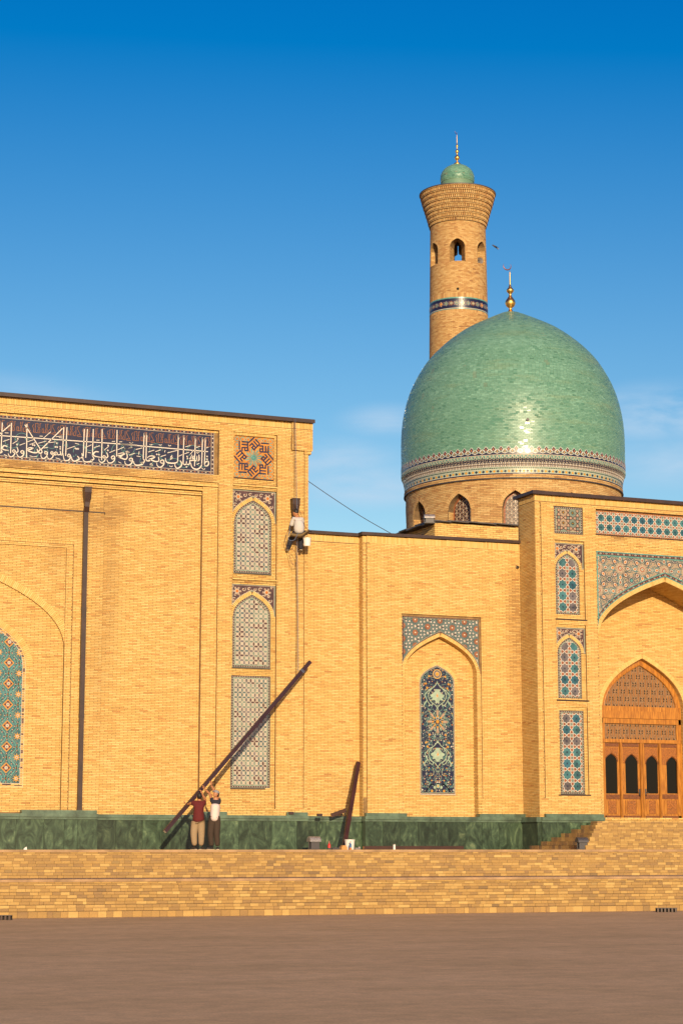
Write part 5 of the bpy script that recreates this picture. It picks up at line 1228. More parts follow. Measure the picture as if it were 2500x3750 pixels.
# entrance steps, wider and deeper towards the ground
es = thing('entrance_steps', 'flight of yellow brick steps climbing to the carved wooden doors at right', 'steps')
Be = Bricks('stone'); core = MB()
tl = onY(2188, 3008, YR - .6); NS = 7; rise = tl.z / NS; zt0 = tl.z
TX, TY = .37, .52; X0s = X_(2186, 3008, YR - .6); Y0s = YR - .6
for i in range(NS):
    z1 = zt0 - i * rise; z0 = z1 - rise; xs_ = X0s - i * TX; ys_ = Y0s - i * TY
    core.box(xs_ + .03, 14.5, ys_ + .03, YR - .05 if i else YB + .1, z0, z1 - .004 - i * .0005, 'stepmortar')
    x = xs_
    while x < 14.2:
        w = rs.uniform(.12, .28)
        for c in (0, 1): Be.add((x + w / 2, ys_ + rs.uniform(0, .01), z0 + rise * (.25 + .5 * c)), (1, 0, 0), (0, 0, 1), (0, -1, 0), w - .006, rise / 2 - .005, .26, .05 + .75 * rs.random() ** .9, 0)
        x += w
    y = ys_
    while y < YR - .02:
        w = min(rs.uniform(.18, .30), YR - y)
        if w > .04: Be.add((xs_ + rs.uniform(0, .01), y + w / 2, (z0 + z1) / 2), (0, -1, 0), (0, 0, 1), (-1, 0, 0), w - .01, rise - .008, .26, .15 + rs.random() * .8, 0)
        y += w
core.build('core', es); Be.finish(es, 'brick', limit=200)
print('portal done')

# ================================================================== round towers
class Round:
    """frame round a vertical axis; angle 0 looks at the camera, positive to the right"""
    def __init__(s, px, dist):
        s.d = dist; s.px = px; c = atD(px, 1500, dist); s.c = Vector((c.x, c.y, 0)); v = (s.c - Vector((CAM.x, CAM.y, 0))).normalized(); s.v = v; s.r = Vector((v.y, -v.x, 0))
    def rad(s, w, z): return w * ((s.d * cp) + (z - CAM.z) * sp) / F
    def zf(s, py, R_): return atD(s.px, py, s.d - R_).z
    def zs(s, py): return atD(s.px, py, s.d).z
    def dir(s, a): return -s.v * math.cos(a) + s.r * math.sin(a)
    def tan(s, a): return s.v * math.sin(a) + s.r * math.cos(a)
    def pt(s, a, r, z): p = s.c + s.dir(a) * r; return (p.x, p.y, z)
    def brick(s, B, a, r, z, w, h, tilt=0, tone=None, d=.02, jit=0, stain=0):
        n = s.dir(a); t = s.tan(a); up = Vector((0, 0, 1))
        if tilt: n2 = (n * math.cos(tilt) + up * math.sin(tilt)); up = (up * math.cos(tilt) - n * math.sin(tilt)); n = n2
        if jit:
            n = (n + t * random.gauss(0, jit) + up * random.gauss(0, jit)).normalized(); t = up.cross(n).normalized() * -1 if False else (t - n * t.dot(n)).normalized(); up = n.cross(t) * -1 if n.cross(t).dot(up) < 0 else n.cross(t)
        p = s.pt(a, r, z); B.add(p, tuple(t), tuple(up), tuple(n), w, h, d, rtone() if tone is None else tone, stain)
def lathe_r(mb, rf, prof, m, n=96, a0=-math.pi, a1=math.pi):
    for k in range(n):
        t0, t1 = a0 + (a1 - a0) * k / n, a0 + (a1 - a0) * (k + 1) / n
        for (r0, z0), (r1, z1) in zip(prof, prof[1:]):
            q = [rf.pt(t0, r0, z0), rf.pt(t1, r0, z0), rf.pt(t1, r1, z1), rf.pt(t0, r1, z1)]
            if r0 < 1e-5: q = [q[0], q[2], q[3]]
            elif r1 < 1e-5: q = q[:3]
            mb.poly(q, m)
def archtop(half, zs, h, n=8):
    pts = arch(0, zs, half, h, n=n); return pts
def ztop(pts, x):
    x = -abs(x)
    for (xa, za), (xb, zb) in zip(pts, pts[1:]):
        if xa <= x <= xb and xb > xa: return za + (zb - za) * (x - xa) / (xb - xa)
    return pts[0][1]
def halfat(pts, z):
    if z <= pts[0][1]: return -pts[0][0]
    for (xa, za), (xb, zb) in zip(pts, pts[1:]):
        if za <= z <= zb and zb > za: return -(xa + (xb - xa) * (z - za) / (zb - za))
    return 0
def windowed(mb, rf, Rf, Rin, z0, z1, wins, m='mortar', floor=None, inner=True):
    """tube wall with arched openings; wins = list of (angle, half angle, zbottom, zspring, rise)"""
    edges = set([-math.pi, math.pi]); n = 72
    for k in range(n): edges.add(-math.pi + 2 * math.pi * k / n)
    for (a, h, zb, zs, rise) in wins:
        edges = set(e for e in edges if not (a - h - .01 < e < a + h + .01))
        for k in range(13): edges.add(a - h + 2 * h * k / 12)
    E = sorted(e for e in edges if -math.pi - 1e-9 <= e <= math.pi + 1e-9)
    for t0, t1 in zip(E, E[1:]):
        tm = (t0 + t1) / 2; w = None
        for W in wins:
            if abs(tm - W[0]) < W[1]: w = W
        def q(r0, za, zb_, zc=None, zd=None): # za..zb at t0, zc..zd at t1
            zc = za if zc is None else zc; zd = zb_ if zd is None else zd
            mb.poly([rf.pt(t0, r0(za), za), rf.pt(t1, r0(zc), zc), rf.pt(t1, r0(zd), zd), rf.pt(t0, r0(zb_), zb_)], m)
        Ri = lambda z: Rin
        if w is None:
            q(Rf, z0, z1)
            if inner: q(Ri, z0, z1)
        else:
            a, h, zb, zs, rise = w; P_ = archtop(h, zs, rise); za, zc = ztop(P_, t0 - a), ztop(P_, t1 - a)
            q(Rf, z0, zb); q(Rf, za, z1, zc, z1)
            if inner: q(Ri, z0, zb); q(Ri, za, z1, zc, z1)
            mb.poly([rf.pt(t0, Rf(zb), zb), rf.pt(t1, Rf(zb), zb), rf.pt(t1, Rin, zb), rf.pt(t0, Rin, zb)], m)
            mb.poly([rf.pt(t0, Rf(za), za), rf.pt(t0, Rin, za), rf.pt(t1, Rin, zc), rf.pt(t1, Rf(zc), zc)], m)
    for (a, h, zb, zs, rise) in wins:
        for s_ in (-1, 1):
            t = a + s_ * h
            if abs(t) > math.pi: continue
            mb.poly([rf.pt(t, Rf(zb), zb), rf.pt(t, Rin, zb), rf.pt(t, Rin, zs), rf.pt(t, Rf(zs), zs)], m)
def roundbricks(B, rf, Rf, z0, z1, wins, pitch, length, arc=1.9, proud=.008, guard=0.0, skipz=()):
    k0, k1 = math.ceil(z0 / pitch), math.floor(z1 / pitch)
    for k in range(k0, k1):
        z = (k + .5) * pitch
        if any(a < z < b for a, b in skipz): continue
        r = Rf(z) + proud; n = round(2 * math.pi * Rf((z0 + z1) / 2) / length); st = 2 * math.pi / n
        for j in range(-n // 2, n // 2 + 1):
            a = (j + (k % 2) * .5) * st
            if abs(a) > arc: continue
            lo, hi = a - st / 2, a + st / 2; ok = True
            for (wa, h, zb, zs, rise) in wins:
                if zb - .02 < z < zs + rise:
                    hh = halfat(archtop(h, zs, rise), z) + guard
                    if lo > wa - hh and hi < wa + hh: ok = False
                    elif lo < wa - hh < hi: hi = wa - hh
                    elif lo < wa + hh < hi: lo = wa + hh
            if not ok or (hi - lo) * r < .03: continue
            full = hi - lo > st * .999
            rf.brick(B, (lo + hi) / 2, r + random.uniform(0, .002), z, (round(length, 3) * .0 + (st * Rf((z0 + z1) / 2)) - .012) if full else (hi - lo) * r - .012, pitch - .011)
def jambbricks(B, rf, R0, R1, wins, pitch, length):
    for (a, h, zb, zs, rise) in wins:
        if abs(a) > 2.2: continue
        for s_ in (-1, 1):
            k0, k1 = math.ceil(zb / pitch), math.floor(zs / pitch); t = a + s_ * h; n = rf.tan(t) * -s_; dd = rf.dir(t)
            for k in range(k0, k1):
                z = (k + .5) * pitch; r = R1 - (k % 2) * length / 2
                while r < R0:
                    e0, e1 = max(r, R1), min(r + length, R0)
                    if e1 - e0 > .03: p = rf.c + dd * ((e0 + e1) / 2) + n * .008; B.add((p.x, p.y, z), tuple(dd * (1 if s_ > 0 else -1)), (0, 0, 1), tuple(n), e1 - e0 - .01, pitch - .01, .02, rtone(), 0)
                    r += length
def winring(B, rf, Rf, wins, th, step=.075, proud=.014):
    for (a, h, zb, zs, rise) in wins:
        if abs(a) > 1.9: continue
        R_ = Rf(zs); pts = arch(0, zs, h * R_, rise, n=8); half = len(pts) // 2
        for seg in (pts[:half + 1], pts[half:]):
            q = resample(seg, step)
            for p0, p1 in zip(q, q[1:]):
                t = (p1 - p0).normalized(); nr_ = Vector((-t.y, t.x)); c = (p0 + p1) / 2 + nr_ * th / 2; ang = a + c.x / R_; n = rf.dir(ang); tn = rf.tan(ang)
                B.add(rf.pt(ang, Rf(c.y) + proud, c.y), tuple(tn * t.x + Vector((0, 0, t.y))), tuple(tn * nr_.x + Vector((0, 0, nr_.y))), tuple(n), (p1 - p0).length - .01, th - .01, .03, rtone() * .8, 0)
def finial(parent, rf, z0, scale, prof, m='gold'):
    b = MB(); c = rf.c
    b.lathe((c.x, c.y, z0), [(r * scale, z * scale) for r, z in prof], m, 28); return b.build('finial', parent, smooth=True)
def crescent(parent, centre, r, rr, view, m='copper', tilt=0.0):
    """open-topped crescent in the plane facing the viewer"""
    b = MB(); v = view; pts = []; rad = []
    for k in range(21):
        a = R(-90 - 125 + 250 * k / 20) + tilt; pts.append(Vector(centre) + v * (r * math.cos(a)) + Vector((0, 0, r * math.sin(a)))); rad.append(max(.004, rr * math.sin(math.pi * (k + .3) / 20.6)))
    b.tube(pts, rad, m, 8); return b.build('crescent', parent, smooth=True)

# ------------------------------------------------------------------ minaret
mn = thing('brick_minaret', 'tall round brick minaret with flared corbelled top and small turquoise dome', 'minaret')
T = Round(1682.5, 110.0)
zt_c = T.zf(805, 1.6); zt_top = T.zf(672, 2.1)
pA = (T.rad(101.2, 33), T.zf(830, 1.6)); pB = (T.rad(109, 28), T.zf(1330, 1.6))
def RM(z): return pB[0] + (pA[0] - pB[0]) * (z - pB[1]) / (pA[1] - pB[1])
h_ = math.asin(70 / 265.0); zb_w, za_w = T.zf(955.5, 1.55), T.zf(871, 1.55); hw = h_ * RM(za_w); wz = za_w - hw * 1.05
wins = [(R(-1.3 + 60 * k), h_, zb_w, wz, za_w - wz) for k in (-2, -1, 0, 1, 2, 3, -3)]
core = MB(); Rin = RM(za_w) * .52
windowed(core, T, RM, Rin, zb_w - .6, za_w + .5, wins)
lathe_r(core, T, [(RM(5), 5.0), (RM(zb_w - .6), zb_w - .6)], 'mortar', 64); lathe_r(core, T, [(RM(za_w + .5), za_w + .5), (RM(zt_c), zt_c)], 'mortar', 64)
lathe_r(core, T, [(0, zb_w - .02), (Rin, zb_w - .02)], 'mortar', 24); lathe_r(core, T, [(0, za_w + .45), (Rin, za_w + .45)], 'mortar', 24)
Bn = Bricks('drumbrick')
tb0, tb1 = T.zf(1131, 1.6), T.zf(1087, 1.6); sold1 = T.zf(1070, 1.6); sold0 = T.zf(1141, 1.6)
roundbricks(Bn, T, RM, T.zf(1345, 1.6), zt_c, wins, .071, .215, guard=.012, skipz=((sold0, sold1),))
jambbricks(Bn, T, RM(za_w), Rin, wins, .071, .215); winring(Bn, T, RM, wins, .13)
for (a, h, zb, zs, rise) in wins:
    for k in range(-4, 5):
        if abs(a) < 1.9: T.brick(Bn, a + k * .055, RM(zb) + .03, zb - .02, .078, .05)
for za, zb in ((tb1 + .0, sold1), (sold0, tb0)):
    n = 150
    for j in range(n):
        a = (j - n / 2) * 2 * math.pi / n
        if abs(a) < 1.9: T.brick(Bn, a, RM(za) + .010, (za + zb) / 2, 2 * math.pi * RM(za) / n - .012, zb - za - .01)
# flared cornice: eight rows of upright bricks, each row further out
rows = 8; zc0, zc1 = zt_c, zt_top; Rc = [T.rad(w, 36) for w in (103, 107.5, 111.5, 116, 120.5, 125.5, 130, 134, 138)]
for i in range(rows):
    za = zc0 + (zc1 - zc0) * i / rows; zb = zc0 + (zc1 - zc0) * (i + 1) / rows; r = Rc[i]; hb = (zb - za)
    lathe_r(core, T, [(r - .05, za), (r + .01, za), (r + .01, za + hb * .08), (r - .045, za + hb * .10), (r - .045, za + hb * .76), (Rc[i + 1] - .04, za + hb * .80), (Rc[i + 1] - .0, za + hb * .86), (Rc[i + 1] - .0, zb)], 'mortar2', 72)
    n = 104
    for j in range(n):
        a = (j + (i % 2) * .5 - n / 2) * 2 * math.pi / n
        if abs(a) < 1.95: T.brick(Bn, a, r + .030, za + hb * .42, 2 * math.pi * r / n * .58, hb * .62, d=.08)
        if abs(a) < 1.95: T.brick(Bn, a, Rc[i + 1] + .012, za + hb * .885, 2 * math.pi * r / n - .012, hb * .16, d=.05)
        if abs(a) < 1.95 and i % 2: T.brick(Bn, a + math.pi / n, r + .045, za + hb * .78, 2 * math.pi * r / n * .5, hb * .13, d=.05)
core.build('shaft', mn, smooth=False); Bn.finish(mn)
mb = MB(); Rt = Rc[-1] + .035; lathe_r(mb, T, [(Rt - .1, zc1 - .01), (Rt, zc1 - .01), (Rt, zc1 + .05), (Rt - .06, zc1 + .07), (T.rad(61, 38), zc1 + .10), (T.rad(61, 38), zc1 + .2)], 'steeld', 64); mb.build('roof_rim', mn)
zb = T.zs(450 + 575 / 2.6125) ; zt2 = T.zs(450 + 393 / 2.6125); hd = zt2 - zb
dprof = [(60, 0), (62, .10), (62, .25), (60.5, .40), (56.5, .55), (50, .68), (40, .80), (27, .90), (15, .965), (10, 1.0)]
sm = MB(); lathe_r(sm, T, [(T.rad(60, 38) - .01, zc1)] + [(T.rad(w, 38) - .012, zb + t * hd) for w, t in dprof], 'grout', 48)
dd = sm.build('small_dome', mn, smooth=True)
Bd = Bricks('dometile'); 
def dometiles(Bk, rf, prof, pitch, length, arc, jit=.021, stainf=None):
    L_ = [0]
    for a, b in zip(prof, prof[1:]): L_.append(L_[-1] + math.hypot(b[0] - a[0], b[1] - a[1]))
    n = int(L_[-1] / pitch); j = 0; ri = 0
    for i in range(n):
        s_ = (i + .5) * L_[-1] / n
        while j < len(L_) - 2 and L_[j + 1] < s_: j += 1
        f = (s_ - L_[j]) / (L_[j + 1] - L_[j]); (r0, z0), (r1, z1) = prof[j], prof[j + 1]; r = r0 + (r1 - r0) * f; z = z0 + (z1 - z0) * f
        tilt = math.atan2(r0 - r1, z1 - z0)
        m_ = max(6, round(2 * math.pi * r / length)); st = 2 * math.pi / m_
        for k in range(m_):
            a = (k + (i % 2) * .5 - m_ / 2) * st
            if abs(a) > arc: continue
            sn = stainf(a, z) if stainf else 0
            rf.brick(Bk, a, r + .004, z, (length - .006) if m_ > 30 else st * r - .006, L_[-1] / n - .006, tilt=tilt, d=.012, jit=jit, tone=min(1, max(0, random.gauss(.38, .11))) if random.random() < .96 else random.choice((.05, .80)), stain=sn)
dometiles(Bd, T, [(T.rad(w, 38), zb + t * hd) for w, t in dprof[:-1]], .07, .15, 1.95, stainf=lambda a, z: .55 if (abs(z - zb - hd * .30) < .05 and random.random() < .25) else 0)
Bd.finish(dd, 'glazed_tile', limit=100)
fs = 1 / 56.0  # metres per zoomed pixel of the finials
pf = [(0, -.08), (.26, -.05), (.25, .02), (.13, .10), (.055, .16), (.05, .26), (.12, .32), (.175, .42), (.165, .52), (.09, .62), (.05, .68), (.05, .78), (.085, .84), (.125, .93), (.09, 1.02), (.04, 1.08), (.035, 1.22), (.08, 1.30), (.075, 1.37), (.035, 1.44), (.028, 1.6), (.018, 2.1), (.006, 2.22), (0, 2.23)]
z_f0 = T.zs(450 + 392 / 2.6125); z_f1 = T.zs(450 + 100 / 2.6125)
finial(mn, T, z_f0, (z_f1 - z_f0) / 2.23, pf)
crescent(mn, (T.c.x - T.r.x * .05, T.c.y - T.r.y * .05, z_f1 + .10), .10, .016, T.r * .5 + T.v * .85)
# glazed band
def cylmap(rf, Rf): return lambda u, v, n: rf.pt(u / Rf(v), Rf(v) + .012 + n, v)
P = Pan(mapf=cylmap(T, RM), step=.004); hb = tb1 - tb0; Rb = RM(tb0); u0 = -1.9 * Rb; seg = .11
def band(P, u0, u1, v0, v1, m, lv, seg=.12):
    n = max(1, int((u1 - u0) / seg))
    for i in range(n): P.add(rect(u0 + (u1 - u0) * i / n, u0 + (u1 - u0) * (i + 1) / n, v0, v1), m, lv)
band(P, -u0 * -1, -u0, tb0, tb1, 'navy', 1); band(P, u0, -u0, tb1 - .07, tb1, 'turq', 2.2); band(P, u0, -u0, tb0 + .04, tb0 + .075, 'cream', 2.2); band(P, u0, -u0, tb0, tb0 + .035, 'turq', 2.2)
vc = (tb0 + tb1) / 2 + .0; k = 0; u = u0 + .2
while u < -u0:
    if k % 4 == 2: 
        for q in range(4): P.disc(u + .075 * math.cos(q * 1.571), vc + .085 * math.sin(q * 1.571), .058, 'cream', 3, 8); P.disc(u + .07 * math.cos(q * 1.571), vc + .08 * math.sin(q * 1.571), .042, 'orange', 3.6, 8)
        P.disc(u, vc, .05, 'amber', 4.2, 8)
    else:
        c_ = ('sage', 'turq')[k % 2]
        P.add([(u - .15, vc), (u, vc - .135), (u + .15, vc), (u, vc + .135)], 'cream' if k % 2 else 'orange', 3); P.add([(u - .125, vc), (u, vc - .11), (u + .125, vc), (u, vc + .11)], 'navy', 3.5); P.add([(u - .10, vc), (u, vc - .085), (u + .10, vc), (u, vc + .085)], c_, 4); P.disc(u, vc, .035, 'orange', 4.6, 6)
    P.add([(u + .13, vc + .10), (u + .18, vc + .06), (u + .23, vc + .10)], 'pink', 3.2); P.add([(u + .13, vc - .10), (u + .18, vc - .06), (u + .23, vc - .10)], 'pink', 3.2)
    u += .30 if k % 4 in (0, 3) else .33; k += 1
P.build('tile_band', mn)
mb = MB(); zh = T.zf(450 + 1587 / 2.6125, 1.6); n = T.dir(0); pc = Vector(T.pt(-.02, RM(zh), zh)); mb.tube([pc + n * .03, pc - n * .1], .085, 'steeld', 12, cap=False); mb.tube([pc + n * .02, pc - n * .02], .07, 'void', 12); mb.build('vent_pipe', mn)
# loudspeaker on the sill of the right-hand opening
ls = thing('loudspeaker', 'silver horn loudspeaker sitting in the right opening of the minaret', 'loudspeaker')
ang = R(56); c = Vector(T.pt(ang, RM(zb_w) - .18, zb_w + .20)); n = (T.dir(ang - .5)).normalized()
mb = MB(); ax = n; mb.tube([c - ax * .22, c - ax * .05, c + ax * .05, c + ax * .12], [.05, .07, .14, .20], 'steel', 14, cap=False); mb.tube([c + ax * .12, c + ax * .135], [.205, .205], 'steel', 14, cap=False); mb.build('horn', ls, smooth=True)
mb = MB(); mb.tube([c - ax * .30, c - ax * .18], .09, 'steel', 10); mb.build('driver', ls); mb = MB(); mb.box(c.x - .03, c.x + .03, c.y - .03, c.y + .03, zb_w - .02, c.z - .05, 'steeld'); mb.build('bracket', ls)

# ------------------------------------------------------------------ dome and drum
dm = thing('green_dome', 'large pointed green tiled dome on a round brick drum with arched windows', 'dome')
D_ = Round(1873.5, 90.0)
def rz(py, w): z = D_.zs(py); return (D_.rad(w, z), z)
Rl = D_.rad(407, 17)
z_saw0 = D_.zf(1662, Rl); z_mq = D_.zf(1664.5, Rl)
prof = [(Rl, z_saw0)] + [rz(y, w) for y, w in ((1674, 407.3), (1616, 406.5), (1559, 402), (1502, 391), (1444, 373), (1387, 345), (1330, 307), (1272, 249), (1221, 181), (1186, 115), (1160, 60), (1147, 30))]
prof = [p for p in prof if p[1] >= z_saw0 - 1e-6]
prof = spline(prof, 4)
core = MB(); lathe_r(core, D_, [(r - .014, z) for r, z in prof], 'grout', 128)
shell = core.build('shell', dm, smooth=True)
Bt = Bricks('dometile')
z_tile = D_.zf(1640, Rl)
dst = [(random.uniform(-1.2, 1.2), random.uniform(18.5, 23)) for _ in range(9)]
def dstain(a, z):
    for (aa, zz) in dst:
        if abs(a - aa) < .010 and abs(z - zz) < .14: return .35
    return 0
tp = [p for p in prof if p[1] > z_saw0 + .02]
dometiles(Bt, D_, [(Rl, z_saw0)] + tp, .070, .165, 1.9, stainf=dstain)
Bt.finish(dm, 'glazed_tile')
# profile below the lip
yr = [(1664.5, 407), (1672, 407), (1689, 401), (1707, 397), (1718, 396), (1730, 395), (1733, 396.5), (1745, 396.5)]
low = []
for y, w in yr: r_ = D_.rad(w, 16.5); low.append((r_, D_.zf(y, r_)))
core = MB(); lathe_r(core, D_, [(Rl, z_saw0)] + low, 'navy', 128); core.build('cornice_core', dm)
def rlow(z):
    P_ = [(Rl, 40), (Rl, z_saw0)] + low
    for (r0, z0), (r1, z1) in zip(P_, P_[1:]):
        if z1 <= z <= z0: return r1 + (r0 - r1) * (z - z1) / max(1e-6, z0 - z1)
    return low[-1][0]
P = Pan(mapf=lambda u, v, n: D_.pt(u, rlow(v) + .010 + n, v), step=.004)
def aband(v0, v1, m, lv):
    n = 110
    for i in range(n): a0 = -1.9 + 3.8 * i / n; P.add([(a0, v0), (a0 + 3.8 / n, v0), (a0 + 3.8 / n, v1), (a0, v1)], m, lv)
zS, zN0, zN1 = D_.zf(1633, Rl), D_.zf(1654, Rl), D_.zf(1662.5, Rl)
aband(zN1, zN0, 'navy', 1.2); aband(z_mq - .005, zN1 + .0, 'cream', 3)
Nn = 97; st = 2 * math.pi / Nn; hs_ = zS - zN0
for k in range(-30, 31):
    a = k * st; P.add([(a - st * .42, zN0 + hs_ * .0), (a, zN0 - hs_ * .25), (a + st * .42, zN0), (a + st * .26, zN0 + hs_ * .45), (a, zN0 + hs_ * .60), (a - st * .26, zN0 + hs_ * .45)], 'white', 2)
    P.add([(a - st * .33, zN0 + hs_ * .06), (a, zN0 - hs_ * .12), (a + st * .37, zN0 + hs_ * .06), (a, zN0 + hs_ * .53)], 'gteal', 3); P.add([(a - st * .1, zN0 + hs_ * .16), (a, zN0 + .0), (a + st * .1, zN0 + hs_ * .16), (a, zN0 + hs_ * .32)], 'amber', 3.6)
    b_ = a + st / 2; P.add([(b_ - st * .33, zN0 + hs_ * .55), (b_, zN0 + hs_ * .05), (b_ + st * .33, zN0 + hs_ * .55), (b_ + st * .16, zN0 + hs_ * .92), (b_, zN0 + hs_ * 1.08), (b_ - st * .16, zN0 + hs_ * .92)], 'white', 2.4)
    P.add([(b_ - st * .29, zN0 + hs_ * .55), (b_, zN0 + hs_ * .10), (b_ + st * .29, zN0 + hs_ * .55), (b_, zN0 + hs_ * 1.02)], 'navy', 3); P.add([(b_ - st * .10, zN0 + hs_ * .52), (b_, zN0 + hs_ * .28), (b_ + st * .10, zN0 + hs_ * .52), (b_, zN0 + hs_ * .76)], 'orange', 3.6)
P.build('crenel_tile_band', dm)
P = Pan(mapf=lambda u, v, n: D_.pt(u, rlow(v) + .006 + n, v), step=.006)
zA, zB, zC, zD_, zE, zF_ = [D_.zf(y, Rl * .985) for y in (1666, 1678, 1690, 1707, 1716, 1730)]
N2 = 194; st = 2 * math.pi / N2
aband(zB, zA, 'turq', 1); aband(zC, zB, 'navy', 1); aband(zD_, zC, 'navy', 1); aband(zE, zD_, 'sage', 1); aband(zF_, zE, 'sage', 1)
for k in range(-60, 61):
    a = k * st
    P.add([(a - st * .42, zB), (a + st * .42, zB), (a + st * .30, zB + (zA - zB) * .6), (a, zA), (a - st * .30, zB + (zA - zB) * .6)], 'cream', 3.5); P.add([(a - st * .25, zB), (a + st * .25, zB), (a, zA - (zA - zB) * .25)], 'turq' if k % 2 else 'teal', 5)
    P.add([(a - st * .30, zC + .01), (a + st * .30, zC + .01), (a + st * .30, zB - .02), (a - st * .30, zB - .02)], 'cream', 2.5); P.disc(a, (zC + zB) / 2, .045, 'navy', 3.5, 6, rx=.2)
    for q, mm in ((0, 'white'), (.5, 'cream')):
        P.add([(a + st * (q - .17), zD_ + .015), (a + st * (q + .17), zD_ + .015), (a + st * (q + .17), zC - .03), (a + st * q, zC - .005), (a + st * (q - .17), zC - .03)], mm, 2.5); P.disc(a + st * q, (zC + zD_) / 2, .03, 'maroon', 3.4, 4, rx=.2)
        P.disc(a + st * q, (zD_ + zE) / 2, .028, 'navy', 2.5, 4, rx=.25)
    P.add([(a - st * .45, (zE + zF_) / 2), (a, zF_ + .02), (a + st * .45, (zE + zF_) / 2), (a, zE - .02)], 'amber' if k % 2 else 'navy', 2.5)
aband(zF_ + .0, zF_ + .015, 'white', 3); aband(zE - .008, zE + .01, 'white', 3); aband(zD_ - .006, zD_ + .008, 'white', 3)
P.build('cornice_tiles', dm)
# drum
Rd0 = D_.rad(393, 15); RD = lambda z: Rd0
zd1 = D_.zf(1747, Rd0); zd0 = 9.0
wa = D_.zf(1795, Rd0); wb = D_.zf(1932, Rd0); wh = .56 / Rd0; wsp = wa - .70
dw_ = [(R(1.2 + 30 * k), wh, wb, wsp, wa - wsp) for k in range(-6, 6)]; dw_ = [w for w in dw_ if abs(w[0]) < 3.0]
core = MB(); windowed(core, D_, RD, Rd0 - .42, zd0, zd1, dw_, m='mortar2', inner=False)
lathe_r(core, D_, [(Rd0 - .5, zd0), (Rd0 - .5, zd1)], 'void', 64)
drum = core.build('drum', dm)
Bq = Bricks('drumbrick'); roundbricks(Bq, D_, RD, 11.0, zd1 - .0, dw_, .077, .29, guard=.006); jambbricks(Bq, D_, Rd0, Rd0 - .42, dw_, .077, .2); winring(Bq, D_, RD, dw_, .20, step=.085)
cr0, cr1 = D_.zf(1745, Rl), D_.zf(1733, Rl)
for i, (za, zb, r) in enumerate((((cr0, (cr0 + cr1) / 2, D_.rad(396.5, 16) + .02)), ((cr0 + cr1) / 2, cr1, D_.rad(396.5, 16) + .03))):
    n = 110
    for j in range(n):
        a = (j + i * .5 - n / 2) * 2 * math.pi / n
        if abs(a) < 1.9: D_.brick(Bq, a, r, (za + zb) / 2, 2 * math.pi * r / n - .01, zb - za - .01, d=.06)
Bq.finish(dm)
mb = MB(); rr = D_.rad(400.5, 16); lathe_r(mb, D_, [(Rd0, cr0 - .035), (rr, cr0 - .045), (rr, cr0 - .01), (Rd0, cr0)], 'steeld', 96); mb.build('drip_edge', dm)
for (a, h, zb, zs, rise) in dw_:
    if abs(a) > 1.7: continue
    Rw = Rd0 - .40; w = h * Rw * 1.0
    P = Pan(mapf=lambda u, v, n, a=a, Rw=Rw: D_.pt(a + u / Rw, Rw + n, v), clips=[archloop(0, zs, w, rise, zb, n=6)], step=.012)
    P.add(archloop(0, zs, w, rise, zb, n=6), 'metal', 1, raw=True); s = .17
    for i in range(-5, 6):
        for j in range(0, 14):
            x, zz = i * s, zb + j * s
            P.line([(x - s / 2, zz), (x + s / 2, zz + s)], .014, 'pink', 2); P.line([(x + s / 2, zz), (x - s / 2, zz + s)], .014, 'pink', 2.2)
            if (i + j) % 2: P.line([(x, zz), (x, zz + s)], .016, 'cream', 2.5); P.disc(x, zz, .032, 'cream', 3, 6)
    P.line(archloop(0, zs, w - .04, rise - .04, zb + .03, n=6) + [(-w + .04, zb + .03)], .07, 'amber' if False else 'terra', 3.2)
    P.build('lattice_window', dm)
z0_ = D_.zs(1147)
pf = [(0, -.15), (.60, -.12), (.58, -.02), (.42, .04), (.30, .10), (.17, .18), (.12, .30), (.10, .40), (.30, .55), (.40, .78), (.36, .98), (.24, 1.16), (.14, 1.30), (.10, 1.42), (.10, 1.55), (.16, 1.60), (.26, 1.72), (.28, 1.84), (.20, 1.96), (.11, 2.05), (.12, 2.12), (.08, 2.16), (.06, 2.3), (.035, 3.2), (.012, 3.42), (0, 3.43)]
zt_f = D_.zs(450 + 1405 / 2.6125)
finial(dm, D_, z0_, (zt_f - z0_) / 3.43, pf)
cc = D_.c - D_.r * .12; crescent(dm, (cc.x, cc.y, zt_f + .20), .19, .03, D_.r * .93 + D_.v * .35)
mb = MB(); pc = Vector(D_.pt(math.asin((1927 - 1873.5) / 405), Rl - .02, D_.zf(1540, Rl * .97))); n = D_.dir(.13); mb.tube([pc - n * .1, pc + n * .12], .07, 'steeld', 8); mb.build('vent_stub', dm)

# ------------------------------------------------------------------ roof block behind the parapet
rb = thing('rooftop_block', 'low brick block with ragged dark roof edge in front of the dome drum', 'building', 'mosque buildings')
YB2 = 8.32; kx0 = onY(1591, 1914, YB2); zR0 = kx0.z; zR1 = Z_(1908, 1929, YB2); Bk = Bricks('brick'); core = MB(); xe = 15.0
def zrt(x): return zR0 + (zR1 - zR0) * (x - kx0.x) / (X_(1908, 1929, YB2) - kx0.x)
core.hexa([(kx0.x, YB2, 9.5), (xe, YB2, 9.5), (xe, YB2, zrt(xe)), (kx0.x, YB2, zR0), (kx0.x, 17, 9.5), (xe, 17, 9.5), (xe, 17, zrt(xe)), (kx0.x, 17, zR0)], 'mortar2')
fill(Bk, [[(kx0.x, 10.6), (11.2, 10.6), (11.2, zrt(11.2) - .02), (kx0.x, zR0 - .02)]], YB2, nostain, pitch=.077, length=.28); sideface(Bk, kx0.x, YB2, 13, 10.8, zR0 - .03, -1, pitch=.077, length=.28)
core.build('wall', rb); Bk.finish(rb, limit=200)
rq = random.Random(5); x = kx0.x - .15
